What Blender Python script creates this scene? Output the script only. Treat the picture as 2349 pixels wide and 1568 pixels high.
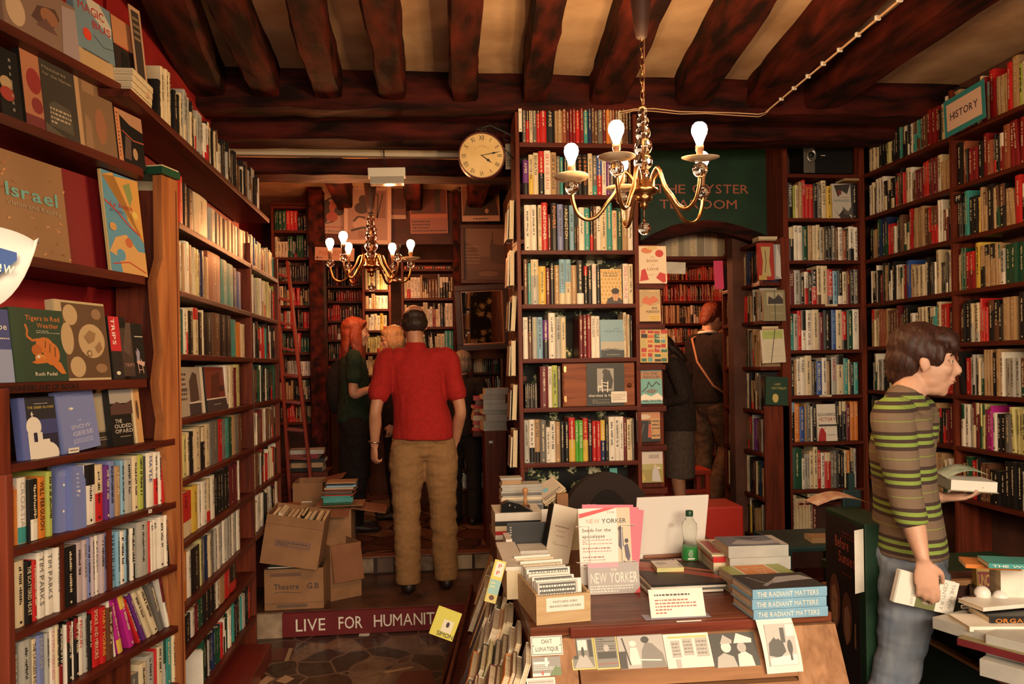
import bpy, bmesh, math, random, re
from mathutils import Vector, Matrix, Quaternion, noise as mnoise
for o in list(bpy.data.objects): bpy.data.objects.remove(o)
SC = bpy.context.scene; NBIG = 300
COL = SC.collection
# ---------------------------------------------------------------- camera
FPX = 1800.0; CX, CY = 1174.5, 784.0
YAW = math.radians(6.15); ROLL = math.radians(0.9); HSH = 55.0
EYE = Vector((0, 0, 1.53))
_f = Vector((math.sin(YAW), math.cos(YAW), 0)); _r0 = Vector((math.cos(YAW), -math.sin(YAW), 0)); _u0 = Vector((0, 0, 1))
_r = _r0*math.cos(ROLL) - _u0*math.sin(ROLL); _u = _r0*math.sin(ROLL) + _u0*math.cos(ROLL)
cd = bpy.data.cameras.new('camera'); cam = bpy.data.objects.new('camera', cd); COL.objects.link(cam)
cd.sensor_width = 36.0; cd.lens = FPX/2349*36.0; cd.shift_y = HSH/2349; cd.clip_start = 0.05
cam.matrix_world = Matrix(((_r.x, _u.x, -_f.x, EYE.x), (_r.y, _u.y, -_f.y, EYE.y), (_r.z, _u.z, -_f.z, EYE.z), (0, 0, 0, 1)))
SC.camera = cam
def ray(u, v):
    return _f + _r*((u-CX)/FPX) + _u*(-(v-CY-HSH)/FPX)
def aY(u, v, Y):
    d = ray(u, v); return EYE + d*((Y-EYE.y)/d.y)
def aX(u, v, X):
    d = ray(u, v); return EYE + d*((X-EYE.x)/d.x)
def aZ(u, v, Z):
    d = ray(u, v); return EYE + d*((Z-EYE.z)/d.z)
def aP(u, v, p, n):
    d = ray(u, v); return EYE + d*((Vector(p)-EYE).dot(n)/d.dot(n))
def proj(p):
    q = Vector(p)-EYE; z = q.dot(_f); return (CX+FPX*q.dot(_r)/z, CY+HSH-FPX*q.dot(_u)/z)
# ---------------------------------------------------------------- world, daylight, exposure
SC.view_settings.view_transform = 'Standard'; SC.view_settings.look = 'None'
SC.view_settings.gamma = 1; SC.view_settings.use_curve_mapping = False
SC.view_settings.exposure = 0.18
W = bpy.data.worlds.new('world'); SC.world = W; W.use_nodes = True
W.node_tree.nodes['Background'].inputs[0].default_value = (0.75, 0.55, 0.4, 1)
W.node_tree.nodes['Background'].inputs[1].default_value = 0.008
def area(name, loc, rot, sx, sy, power, color):
    l = bpy.data.lights.new(name, 'AREA'); l.shape = 'RECTANGLE'; l.size = sx; l.size_y = sy; l.energy = power; l.color = color
    o = bpy.data.objects.new(name, l); o.location = loc; o.rotation_euler = rot; COL.objects.link(o); return o
# daylight entering by the shop window behind the camera
wl = area('window_daylight', (0.9, -1.30, 2.05), (math.radians(52), 0, 0), 3.0, 1.2, 135, (1.0, 0.78, 0.55)); wl.data.spread = math.radians(130)
def point(name, loc, power, color, rad=0.05):
    l = bpy.data.lights.new(name, 'POINT'); l.energy = power; l.color = color; l.shadow_soft_size = rad
    o = bpy.data.objects.new(name, l); o.location = loc; COL.objects.link(o); return o
# ---------------------------------------------------------------- materials
MATS = {}
def pbsdf(name, color, rough=0.6, metal=0.0, spec=0.5, emis=None, es=0):
    m = bpy.data.materials.new(name); m.use_nodes = True
    b = m.node_tree.nodes['Principled BSDF']
    b.inputs['Base Color'].default_value = (*color, 1); b.inputs['Roughness'].default_value = rough
    b.inputs['Metallic'].default_value = metal; b.inputs['Specular IOR Level'].default_value = spec
    if emis: b.inputs['Emission Color'].default_value = (*emis, 1); b.inputs['Emission Strength'].default_value = es
    return m
def noisemat(name, c1, c2, scale=(1, 1, 1), nscale=5.0, detail=6, rough=0.6, bump=0.0, lo=0.35, hi=0.65, kind='NOISE', spec=0.4, dist=0.0):
    """two tone procedural surface"""
    if name in MATS: return MATS[name]
    m = pbsdf(name, c1, rough, spec=spec); nt = m.node_tree; N = nt.nodes; L = nt.links; b = N['Principled BSDF']
    tc = N.new('ShaderNodeTexCoord'); mp = N.new('ShaderNodeMapping'); mp.inputs['Scale'].default_value = scale
    L.new(tc.outputs['Object'], mp.inputs['Vector'])
    if kind == 'WAVE':
        t = N.new('ShaderNodeTexWave'); t.inputs['Scale'].default_value = nscale; t.inputs['Distortion'].default_value = dist or 6; t.inputs['Detail'].default_value = 3
    else:
        t = N.new('ShaderNodeTexNoise'); t.inputs['Scale'].default_value = nscale; t.inputs['Detail'].default_value = detail; t.inputs['Distortion'].default_value = dist
    L.new(mp.outputs[0], t.inputs['Vector'])
    r = N.new('ShaderNodeValToRGB'); r.color_ramp.elements[0].position = lo; r.color_ramp.elements[1].position = hi
    r.color_ramp.elements[0].color = (*c1, 1); r.color_ramp.elements[1].color = (*c2, 1)
    L.new(t.outputs[0], r.inputs[0]); L.new(r.outputs[0], b.inputs['Base Color'])
    if bump:
        bp = N.new('ShaderNodeBump'); bp.inputs['Strength'].default_value = bump; bp.inputs['Distance'].default_value = 0.01
        L.new(t.outputs[0], bp.inputs['Height']); L.new(bp.outputs[0], b.inputs['Normal'])
    MATS[name] = m; return m
def wood(name, c1, c2, axis='Z', rough=0.45, s=1.0, bump=0.15):
    sc = {'Z': (14*s, 14*s, 1.1*s), 'X': (1.1*s, 14*s, 14*s), 'Y': (14*s, 1.1*s, 14*s)}[axis]
    return noisemat(name, c1, c2, scale=sc, nscale=2.2, detail=8, rough=rough, bump=bump, lo=0.3, hi=0.7, dist=0.6, spec=.16)
SHELFW = wood('shelf_wood_dark', (0.055, 0.009, 0.005), (0.15, 0.025, 0.012), 'Y')
SHELFX = wood('shelf_wood_dark_cross', (0.045, 0.009, 0.005), (0.125, 0.023, 0.012), 'X')
POSTW = wood('shelf_wood_upright', (0.065, 0.013, 0.007), (0.18, 0.034, 0.015), 'Z')
PINE = wood('varnished_pine', (0.22, 0.06, 0.02), (0.50, 0.19, 0.065), 'Z', rough=0.35, s=0.7)
BEAM = noisemat('old_beam_wood', (0.012, 0.004, 0.003), (0.13, 0.017, 0.010), scale=(4, 1, 4), nscale=3, rough=0.75, bump=0.9, lo=0.38, hi=0.78, spec=.12)
BEAMX = noisemat('old_cross_beam_wood', (0.010, 0.0035, 0.003), (0.11, 0.015, 0.010), scale=(1, 4, 5), nscale=3, rough=0.75, bump=0.9, lo=0.38, hi=0.8, spec=.12)
PLASTER = noisemat('ceiling_plaster', (0.42, 0.25, 0.14), (0.62, 0.42, 0.27), nscale=3.5, detail=9, rough=0.9, bump=0.3)
REDWALL = noisemat('red_wall_paint', (0.27, 0.010, 0.012), (0.36, 0.016, 0.018), nscale=6, rough=0.55, bump=0.08)
OLDWALL = noisemat('dark_wall', (0.05, 0.018, 0.012), (0.11, 0.04, 0.025), nscale=4, rough=0.85, bump=0.2)
GREENP = noisemat('dark_green_paint', (0.006, 0.028, 0.014), (0.012, 0.044, 0.02), nscale=5, rough=0.45, bump=0.05)
# palette of book cloths and papers
PAL = dict(W=(.80, .74, .64), C=(.70, .58, .38), K=(.012, .011, .011), R=(.52, .018, .018), D=(.22, .012, .014), B=(.035, .09, .34), L=(.22, .42, .58),
           N=(.015, .028, .09), G=(.10, .42, .04), g=(.012, .07, .035), Y=(.68, .46, .07), O=(.64, .20, .03), T=(.05, .30, .28), P=(.13, .03, .20),
           p=(.68, .22, .27), S=(.15, .14, .13), s=(.42, .41, .37), b=(.13, .055, .028), t=(.42, .26, .13), o=(.42, .48, .10), m=(.14, .018, .022),
           v=(.20, .24, .50), M=(.48, .02, .26), j=(.62, .58, .25), z=(.30, .085, .04), A=(.50, .40, .42))
CN = dict(W='white', C='cream', K='black', R='red', D='dark red', B='blue', L='light blue', N='navy', G='bright green', g='dark green', Y='yellow', O='orange',
          T='teal', P='purple', p='pink', S='dark grey', s='pale grey', b='brown', t='tan', o='lime green', m='maroon', v='violet blue', M='magenta', j='straw yellow', z='rust', A='lilac')
def cm(c, rough=0.42):
    k = 'cover_'+CN.get(c, c).replace(' ', '_')
    if k not in MATS:
        a = PAL[c]; MATS[k] = noisemat(k+'_', tuple(x*0.86 for x in a), tuple(min(1, x*1.06) for x in a), nscale=14, detail=3, rough=rough, lo=.3, hi=.7)
    return MATS[k]
def flat(name, c, rough=0.5, **kw):
    if name not in MATS: MATS[name] = pbsdf(name, c, rough, **kw)
    return MATS[name]
PAGES = noisemat('page_edges', (0.50, 0.39, 0.24), (0.74, 0.63, 0.44), scale=(60, 1, 60), nscale=3, detail=2, rough=0.85)
PAPER = noisemat('white_paper', (0.80, 0.75, 0.66), (0.86, 0.82, 0.74), nscale=3, rough=0.7)
BRASS = flat('aged_brass', (0.42, 0.21, 0.09), 0.28, metal=1.0)
GLASS = pbsdf('clear_glass', (1, .97, .93), 0.02); GLASS.node_tree.nodes['Principled BSDF'].inputs['Transmission Weight'].default_value = 1
# ---------------------------------------------------------------- mesh building
class MB:
    """collects verts / faces with material slots, builds ONE mesh"""
    def __init__(s): s.v = []; s.f = []; s.m = []; s.mats = []; s.sm = []
    def mi(s, mat):
        if mat not in s.mats: s.mats.append(mat)
        return s.mats.index(mat)
    def add(s, vs, fs, mat, M=None, smooth=False):
        o = len(s.v); k = s.mi(mat)
        s.v += [(M @ Vector(v))[:] if M else tuple(v) for v in vs]
        for f in fs: s.f.append([i+o for i in f]); s.m.append(k); s.sm.append(smooth)
    def box(s, a, b, mat, M=None):
        x0, y0, z0 = a; x1, y1, z1 = b
        s.add([(x0, y0, z0), (x1, y0, z0), (x1, y1, z0), (x0, y1, z0), (x0, y0, z1), (x1, y0, z1), (x1, y1, z1), (x0, y1, z1)],
              [(0, 3, 2, 1), (4, 5, 6, 7), (0, 1, 5, 4), (1, 2, 6, 5), (2, 3, 7, 6), (3, 0, 4, 7)], mat, M)
    def bbox(s, a, b, mat, M=None, r=0.003):
        """box with chamfered edges"""
        bm = bmesh.new(); bmesh.ops.create_cube(bm, size=1)
        for v in bm.verts: v.co = Vector([(a[i]+b[i])/2+v.co[i]*(b[i]-a[i]) for i in range(3)])
        r = min(r, 0.45*min(abs(b[i]-a[i]) for i in range(3)))
        bmesh.ops.bevel(bm, geom=list(bm.edges), offset=r, segments=2, affect='EDGES', profile=.7)
        s.bm(bm, mat, M)
    def bm(s, bm, mat, M=None, smooth=False):
        bm.verts.index_update()
        s.add([v.co[:] for v in bm.verts], [[v.index for v in f.verts] for f in bm.faces], mat, M, smooth); bm.free()
    def prism(s, poly, d0, d1, mat, M=None, plane='XZ'):
        n = len(poly)
        def q(p, d): return (p[0], d, p[1]) if plane == 'XZ' else ((p[0], p[1], d) if plane == 'XY' else (d, p[0], p[1]))
        vs = [q(p, d0) for p in poly]+[q(p, d1) for p in poly]
        s.add(vs, [list(range(n)), list(range(2*n-1, n-1, -1))]+[(i, i+n, (i+1) % n+n, (i+1) % n) for i in range(n)], mat, M)
    def tube(s, pts, rad, mat, M=None, seg=10, cap=True):
        pts = [Vector(p) for p in pts]; n = len(pts)
        rads = rad if isinstance(rad, (list, tuple)) else [rad]*n
        vs = []; fs = []; ref = None
        for i, p in enumerate(pts):
            t = (pts[min(i+1, n-1)]-pts[max(i-1, 0)]).normalized()
            if ref is None: ref = Vector((0, 0, 1)) if abs(t.z) < .9 else Vector((1, 0, 0))
            a = t.cross(ref).normalized(); b = a.cross(t).normalized(); ref = b
            for k in range(seg):
                w = 2*math.pi*k/seg; vs.append(p+(a*math.cos(w)+b*math.sin(w))*rads[i])
        for i in range(n-1):
            for k in range(seg): fs.append((i*seg+k, i*seg+(k+1) % seg, (i+1)*seg+(k+1) % seg, (i+1)*seg+k))
        if cap: fs += [list(range(seg-1, -1, -1)), [(n-1)*seg+k for k in range(seg)]]
        s.add(vs, fs, mat, M, True)
    def lathe(s, prof, mat, M=None, seg=20, smooth=True):
        vs = []; fs = []; n = len(prof)
        for r, z in prof:
            for k in range(seg): a = 2*math.pi*k/seg; vs.append((r*math.cos(a), r*math.sin(a), z))
        for i in range(n-1):
            for k in range(seg): fs.append((i*seg+k, i*seg+(k+1) % seg, (i+1)*seg+(k+1) % seg, (i+1)*seg+k))
        fs += [list(range(seg-1, -1, -1)), [(n-1)*seg+k for k in range(seg)]]
        s.add(vs, fs, mat, M, smooth)
    def sphere(s, c, r, mat, M=None, seg=14, rings=9):
        c = Vector(c); r = r if hasattr(r, '__len__') else (r, r, r)
        vs = [c+Vector((0, 0, -r[2]))]; fs = []
        for i in range(1, rings):
            ph = -math.pi/2+math.pi*i/rings
            for k in range(seg): a = 2*math.pi*k/seg; vs.append(c+Vector((r[0]*math.cos(ph)*math.cos(a), r[1]*math.cos(ph)*math.sin(a), r[2]*math.sin(ph))))
        vs.append(c+Vector((0, 0, r[2])))
        for k in range(seg):
            fs.append((0, 1+(k+1) % seg, 1+k)); t = 1+(rings-2)*seg; fs.append((len(vs)-1, t+k, t+(k+1) % seg))
            for i in range(rings-2): fs.append((1+i*seg+k, 1+i*seg+(k+1) % seg, 1+(i+1)*seg+(k+1) % seg, 1+(i+1)*seg+k))
        s.add(vs, fs, mat, M, True)
    def build(s, name, parent=None, label=None, cat=None, group=None, kind=None, origin=None, M=None):
        me = bpy.data.meshes.new(name)
        vs = s.v
        if origin is not None: o_ = Vector(origin); vs = [tuple(Vector(v)-o_) for v in vs]
        me.from_pydata(vs, [], s.f)
        for m in s.mats: me.materials.append(m)
        me.polygons.foreach_set('material_index', s.m); me.polygons.foreach_set('use_smooth', s.sm)
        me.update()
        o = bpy.data.objects.new(name, me); COL.objects.link(o)
        if origin is not None: o.location = origin
        if M is not None: o.matrix_world = M
        if parent: o.parent = parent
        tag(o, label, cat, group, kind)
        return o
def tag(o, label=None, cat=None, group=None, kind=None):
    if label: o['label'] = label
    if cat: o['category'] = cat
    if group: o['group'] = group
    if kind: o['kind'] = kind
    return o
def thing(name, label, cat, loc=(0, 0, 0), rotz=0, group=None, M=None):
    o = bpy.data.objects.new(name, None); COL.objects.link(o); o.empty_display_size = .05
    if M is not None: o.matrix_world = M
    else: o.location = loc; o.rotation_euler = (0, 0, rotz)
    return tag(o, label, cat, group)
def frame(p, x, z=(0, 0, 1)):
    """matrix with local x along x, local z along z, origin p; local y points away (x cross ... )"""
    x = Vector(x).normalized(); z = Vector(z).normalized(); y = z.cross(x).normalized(); z = x.cross(y).normalized()
    return Matrix(((x.x, y.x, z.x, p[0]), (x.y, y.y, z.y, p[1]), (x.z, y.z, z.z, p[2]), (0, 0, 0, 1)))
# ---------------------------------------------------------------- lettering
GL = {}
def glyph(ch, bold=0.0):
    if ch in 'MWNVAKwm': bold = 0.0
    k = (ch, bold)
    if k not in GL:
        c = bpy.data.curves.new('glyph', 'FONT'); c.body = ch; c.size = 1; c.offset = bold; c.resolution_u = 2; c.fill_mode = 'BOTH'; c.extrude = 0
        o = bpy.data.objects.new('glyph', c); me = o.to_mesh()
        vs = [v.co.copy() for v in me.vertices]; fs = [list(p.vertices) for p in me.polygons]
        o.to_mesh_clear(); bpy.data.objects.remove(o); bpy.data.curves.remove(c)
        if vs: x0 = min(v.x for v in vs); x1 = max(v.x for v in vs)
        else: x0, x1 = 0, .25
        GL[k] = ([(v.x-x0, v.y, 0) for v in vs], fs, x1-x0)
    return GL[k]
def textdata(s, bold=0.0, track=0.09):
    vs = []; fs = []; x = 0
    for ch in s:
        if ch == ' ': x += .32; continue
        g = glyph(ch, bold); o = len(vs); vs += [(v[0]+x, v[1], 0) for v in g[0]]; fs += [[i+o for i in f] for f in g[1]]; x += g[2]+track
    return vs, fs, max(x-track, .01)
def text(mb, s, M, mat, width=None, height=None, bold=0.0, center=True, cap=0.72, track=0.09):
    """letters in the local XZ plane of M facing -Y, baseline at origin"""
    vs, fs, w = textdata(s, bold, track)
    h = (height or 1)/cap; sx = h
    if width: sx = width/w
    if not height: h = sx
    ox = -w/2 if center else 0
    mb.add([((v[0]+ox)*sx, 0, v[1]*h) for v in vs], fs, mat, M)
# ================================================================ setting
XW, XR, YB = -1.20, 3.13, 8.75          # left wall, right wall, far wall of the back room
def struct(name, mb, **k): return mb.build(name, kind='structure', **k)
def slab(name, a, b, mat):
    m = MB(); m.box(a, b, mat); return struct(name, m)
def paving(name, c1, c2, grout, scale, rough, cr=None):
    m = pbsdf(name, c1, rough); nt = m.node_tree; N = nt.nodes; L = nt.links; b = N['Principled BSDF']
    tc = N.new('ShaderNodeTexCoord'); ns = N.new('ShaderNodeTexNoise'); ns.inputs['Scale'].default_value = 3
    mx = N.new('ShaderNodeMixRGB'); mx.inputs[0].default_value = .13; L.new(tc.outputs['Object'], mx.inputs[1]); L.new(ns.outputs['Color'], mx.inputs[2]); L.new(tc.outputs['Object'], ns.inputs['Vector'])
    v1 = N.new('ShaderNodeTexVoronoi'); v1.inputs['Scale'].default_value = scale; v2 = N.new('ShaderNodeTexVoronoi'); v2.feature = 'DISTANCE_TO_EDGE'; v2.inputs['Scale'].default_value = scale
    L.new(mx.outputs[0], v1.inputs['Vector']); L.new(mx.outputs[0], v2.inputs['Vector'])
    r = N.new('ShaderNodeValToRGB'); e = r.color_ramp.elements; e[0].color = (*c1, 1); e[1].color = (*c2, 1); e[0].position = .3; e[1].position = .8
    if cr: q = e.new(.62); q.color = (*cr, 1)
    sp = N.new('ShaderNodeSeparateColor'); L.new(v1.outputs['Color'], sp.inputs[0]); L.new(sp.outputs[0], r.inputs[0])
    n2 = N.new('ShaderNodeTexNoise'); n2.inputs['Scale'].default_value = 9; n2.inputs['Detail'].default_value = 9; n2.inputs['Distortion'].default_value = 1.5; L.new(tc.outputs['Object'], n2.inputs['Vector'])
    mm = N.new('ShaderNodeMixRGB'); mm.blend_type = 'MULTIPLY'; mm.inputs[0].default_value = .8; L.new(r.outputs[0], mm.inputs[1])
    r3 = N.new('ShaderNodeValToRGB'); r3.color_ramp.elements[0].position = .35; r3.color_ramp.elements[1].position = .65; r3.color_ramp.elements[0].color = (.35, .3, .28, 1); L.new(n2.outputs[0], r3.inputs[0]); L.new(r3.outputs[0], mm.inputs[2])
    g = N.new('ShaderNodeMixRGB'); g.inputs[1].default_value = (*grout, 1); L.new(mm.outputs[0], g.inputs[2])
    r2 = N.new('ShaderNodeMath'); r2.operation = 'GREATER_THAN'; r2.inputs[1].default_value = .035; L.new(v2.outputs[0], r2.inputs[0]); L.new(r2.outputs[0], g.inputs[0])
    L.new(g.outputs[0], b.inputs['Base Color']); return m
FLOORM = paving('marble_crazy_paving', (.05, .035, .025), (.26, .17, .11), (.17, .11, .08), 6.5, .3, (.11, .05, .032))
FLOOR2 = paving('red_stone_paving', (.13, .05, .03), (.30, .17, .11), (.03, .014, .01), 4.0, .5, (.17, .06, .035))
m = MB(); m.box((-2.6, -1.6, -.1), (XR+.2, 4.62, 0), FLOORM); m.box((1.502, 4.62, -.1), (XR+.2, 5.40, 0), FLOORM); struct('floor', m)
INL = flat('inlay_cream', (.42, .28, .17), .5); IND = flat('inlay_red', (.13, .03, .02), .4)
m = MB()
for poly, mt in (([(605, 1516), (617, 1486), (624, 1486), (613, 1516)], INL), ([(652, 1516), (663, 1486), (672, 1486), (662, 1516)], INL), ([(615, 1515), (626, 1487), (661, 1487), (650, 1515)], IND),
                 ([(590, 1568), (612, 1550), (630, 1556), (610, 1570)], INL), ([(632, 1562), (655, 1548), (676, 1556), (655, 1568)], INL), ([(905, 1568), (925, 1540), (990, 1536), (1000, 1568)], IND), ([(880, 1540), (945, 1528), (950, 1531), (886, 1544)], INL)):
    P_ = [aZ(u, v, .0) for u, v in poly]; m.add([(p.x, p.y, z) for z in (.0012, -.02) for p in P_], [tuple(range(len(P_)-1, -1, -1))], mt)
struct('trim_60', m)
m = MB(); P_ = [aZ(u, v, 0) for u, v in ((823, 1458), (846, 1458), (850, 1450), (826, 1449))]; m.prism([(p.x, p.y) for p in P_], .001, .003, PAPER, plane='XY'); m.build('paper_scrap', label='scrap of white paper on the floor before the lettered step', cat='paper')
# raised floors behind the two steps
STONE = noisemat('worn_step_stone', (.10, .055, .035), (.45, .33, .22), nscale=7, rough=.7, bump=.3)
STEPTOP = noisemat('worn_step_top', (.05, .022, .015), (.15, .065, .04), nscale=5, rough=.4, bump=.2)
MAROON = noisemat('maroon_painted_riser', (.13, .008, .012), (.17, .012, .016), nscale=9, rough=.5, bump=.1)
m = MB(); m.box((-1.2, 4.622, -.1), (1.5, 5.40, .14), STEPTOP); struct('floor_2', m)
m = MB(); m.box((-1.75, 5.402, -.1), (XR+.2, 9, .25), FLOOR2); struct('floor_3', m)
# painted board on the riser of the first step, worn stone to its left
m = MB(); m.box((-1.19, 4.595, 0), (-.845, 4.622, .138), STONE); m.box((.35, 4.595, 0), (.5, 4.622, .138), STONE); struct('trim_1', m)
stp = thing('step_board', 'maroon painted step riser lettered LIVE FOR HUMANITY in white', 'step board', (-.845, 4.60, 0))
m = MB(); m.box((0, -.012, .004), (1.19, .02, .136), MAROON); m.build('board', stp)
m = MB(); text(m, 'LIVE', frame((.075, -.0135, .035), (1, 0, 0)), PAPER, width=.165, height=.072, center=False, bold=.005); m.build('lettering', stp); m = MB()
text(m, 'FOR', frame((.315, -.0135, .037), (1, 0, 0)), PAPER, width=.135, height=.072, center=False, bold=.005); m.build('lettering', stp); m = MB()
text(m, 'HUMANITY', frame((.515, -.0135, .039), (1, 0, 0)), PAPER, width=.405, height=.072, center=False, bold=.005); m.build('lettering', stp)
# tiled riser of the second step
m = MB(); m.box((-1.19, 5.375, .14), (1.3, 5.402, .252), flat('step_mortar', (.045, .025, .018), .8))
x = -.62; k = 0
rnd = random.Random(5)
while x < 1.2:
    m.box((x, 5.370, .150), (x+.105, 5.376, .245), [STONE, flat('cream_tile', (.42, .33, .22), .45), flat('brown_tile', (.12, .06, .035), .4)][[1, 0, 2][k % 3]]); x += .125+rnd.random()*.01; k += 1
struct('trim_2', m)
slab('trim_3', (-1.19, 5.36, .252), (1.3, 5.45, .262), flat('step_nosing', (.22, .08, .045), .4))
# walls
D1 = Vector((math.sin(math.radians(15.57)), math.cos(math.radians(15.57)), 0))       # direction of the canted front left unit
PE = Vector((-.962, 3.09, 0)); N1 = Vector((D1.y, -D1.x, 0))
m = MB()
a = PE-N1*.26; b_ = a-D1*4.9
pl = [(b_.x, b_.y), (a.x, a.y), (XW, 3.15), (XW, 5.24), (-1.75, 5.30), (-1.75, 9)]
n = len(pl); vs = [(x, y, z) for z in (0, 3.3) for x, y in pl]+[(x-.2, y+(.1 if k == 3 else 0), z) for z in (0, 3.3) for k, (x, y) in enumerate(pl)]
m.add(vs, [(k, k+n, k+n+1, k+1) for k in range(n-1)]+[(k+2*n, k+2*n+1, k+3*n+1, k+3*n) for k in range(n-1)]+[(k+n, k+3*n, k+3*n+1, k+n+1) for k in range(n-1)]+[(0, 2*n, 3*n, n), (n-1, 2*n-1, 4*n-1, 3*n-1)], REDWALL)
struct('wall_left', m)
slab('wall_right', (XR, -1.6, 0), (XR+.15, 9, 3.3), OLDWALL)
slab('wall_far', (-1.75, YB, .25), (XR, YB+.12, 3.3), OLDWALL)
# back wall between shop and tearoom: pier behind the central bookcase, pier right of the doorway
slab('wall_back', (2.12, 5.26, 0), (XR, 5.36, 3.3), OLDWALL)
slab('wall_back_2', (.70, 5.05, 0), (1.30, 8.75, 3.0), OLDWALL)
# shop front wall behind the viewer, with the window opening that lets the daylight in
m = MB()
for a, b in (((-2.7, -1.6, 0), (-.65, -1.5, 3.3)), ((2.45, -1.6, 0), (XR+.1, -1.5, 3.3)), ((-.65, -1.6, 0), (2.45, -1.5, .78)), ((-.65, -1.6, 2.72), (2.45, -1.5, 3.3))): m.box(a, b, OLDWALL)
struct('wall_front', m)
# ceiling plaster and beams
slab('ceiling', (-2.7, -1.6, 3.14), (XR+.2, 9, 3.3), PLASTER)
def rough_beam(name, p0, p1, w, h, mat, seed, kind='structure'):
    """hand hewn beam: bottom centre line from p0 to p1, width w, height h upward"""
    r = random.Random(seed); p0 = Vector(p0); p1 = Vector(p1); d = (p1-p0); L = d.length; d.normalize(); sd = Vector((d.y, -d.x, 0)); n = max(6, int(L/.12)); mb = MB()
    vs = []; sec = [(-.5, 1), (-.5, .5), (-.49, .12), (-.42, 0), (0, -.02), (.42, 0), (.49, .12), (.5, .5), (.5, 1)]
    for i in range(n+1):
        c = p0+d*(L*i/n); ww = w*(1+.10*mnoise.noise(Vector((i*.45, seed*3.1, 0)))); dx = .012*mnoise.noise(Vector((i*.3, seed*7.7, 5)))
        for k, (a, b) in enumerate(sec):
            j = .010*mnoise.noise(Vector((i*.9, k*1.3, seed)))
            vs.append(c+sd*(a*ww+dx+j)+Vector((0, 0, b*h+(j if 0 < k < 8 else 0))))
    K = len(sec); fs = []
    for i in range(n):
        for k in range(K-1): fs.append((i*K+k, i*K+k+1, (i+1)*K+k+1, (i+1)*K+k))
        fs.append((i*K+K-1, i*K, (i+1)*K, (i+1)*K+K-1))
    fs += [list(range(K)), list(range(n*K+K-1, n*K-1, -1))]
    mb.add(vs, fs, mat); return mb.build(name, kind=kind)
tn = 4
# ceiling joists, running from the shop front to the girder
for uc0, uc1, wd in ((372, 475, .19), (503, 612, .14), (690, 752, .15), (868, 900, .15), (1070, 1064, .145), (1265, 1228, .14), (1490, 1395, .20), (1735, 1585, .20), (1990, 1755, .20), (2240, 1885, .21)):
    q1 = aY(uc1, 225, 4.3); q0 = aZ(uc0, 5, 2.98)
    dd = (q0-q1); dd.z = 0; dd /= abs(dd.y)
    rough_beam('trim_%d' % tn, (q1.x+dd.x*5.7, -1.4, 2.985), (q1.x, 4.3, 2.985), wd, .16, BEAM, tn); tn += 1
rough_beam('trim_%d' % tn, (XW, 4.42, 2.93), (XR, 4.42, 2.96), .24, .22, BEAMX, 91); tn += 1      # girder the joists run into
rough_beam('trim_%d' % tn, (XW, 4.72, 2.85), (.62, 4.72, 2.86), .24, .16, BEAMX, 92); tn += 1
slab('trim_%d' % tn, (XW, 4.93, 2.845), (.64, 4.98, 2.925), flat('white_strip', (.62, .52, .38), .7)); tn += 1
rough_beam('trim_%d' % tn, (XW, 5.1, 2.74), (.7, 5.1, 2.74), .26, .10, BEAMX, 93); tn += 1
rough_beam('trim_%d' % tn, (1.2, 4.72, 2.86), (XR, 4.72, 2.92), .22, .16, BEAMX, 94); tn += 1
for x in (-.7, -.1, .45, 1.0, 1.7, 2.4): rough_beam('trim_%d' % tn, (x, 5.3, 2.95), (x, 8.7, 2.95), .15, .19, BEAM, tn); tn += 1
# ---------------------------------------------------------------- bookcases
BOOKS = []
def shelf_board(w, depth, mat=SHELFX, th=.024, over=.008):
    m = MB(); m.bbox((0, -over, -th), (w, depth, 0), mat, r=.003); return m
def bookcase(name, label, P, D, L, zs, depth, z0, z1, top=True, back=None, sw=.022, mats=(None, None), boards=True, left=True, right=True, over=.008, group=None):
    """open shelving: upright side panels, one board per level. local x along D, y into the shelf"""
    P = Vector(P); M = frame((P.x, P.y, z0), D); t = thing(name, label, 'bookcase', M=M, group=group)
    sm = mats[0] or SHELFX; um = mats[1] or POSTW
    for z in zs:
        o = shelf_board(L, depth, sm, over=over).build('shelf', t); o.location = (0, 0, z-z0)
    for x, on in ((-sw, left), (L, right)):
        if on: m = MB(); m.bbox((x, -.004, 0), (x+sw, depth, z1-z0), um, r=.003); m.build('side_panel', t)
    if back: m = MB(); m.box((-sw, depth, 0), (L+sw, depth+.01, z1-z0), back); m.build('back_panel', t)
    if top: m = MB(); m.bbox((-sw, -.012, z1-z0), (L+sw, depth, z1-z0+.024), sm, r=.003); m.build('top_board', t)
    return t
def parse(spec):
    out = []
    for tok in spec.split(';'):
        tok = tok.strip()
        if not tok: continue
        title = ''; tc = None
        if ':' in tok: tok, title = tok.split(':', 1)
        if '|' in title: title, tc = title.split('|')
        hf = None; c2 = None; lean = 0
        mm_ = re.search(r'/(\w)', tok)
        if mm_: c2 = mm_.group(1); tok = tok.replace(mm_.group(0), '')
        if '^' in tok: tok, l = tok.split('^'); lean = float(l)
        if '~' in tok: tok, h = tok.split('~'); hf = float(h)/100
        out.append((tok[0], float(tok[1:]), hf, c2, title, tc, lean))
    return out
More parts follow.
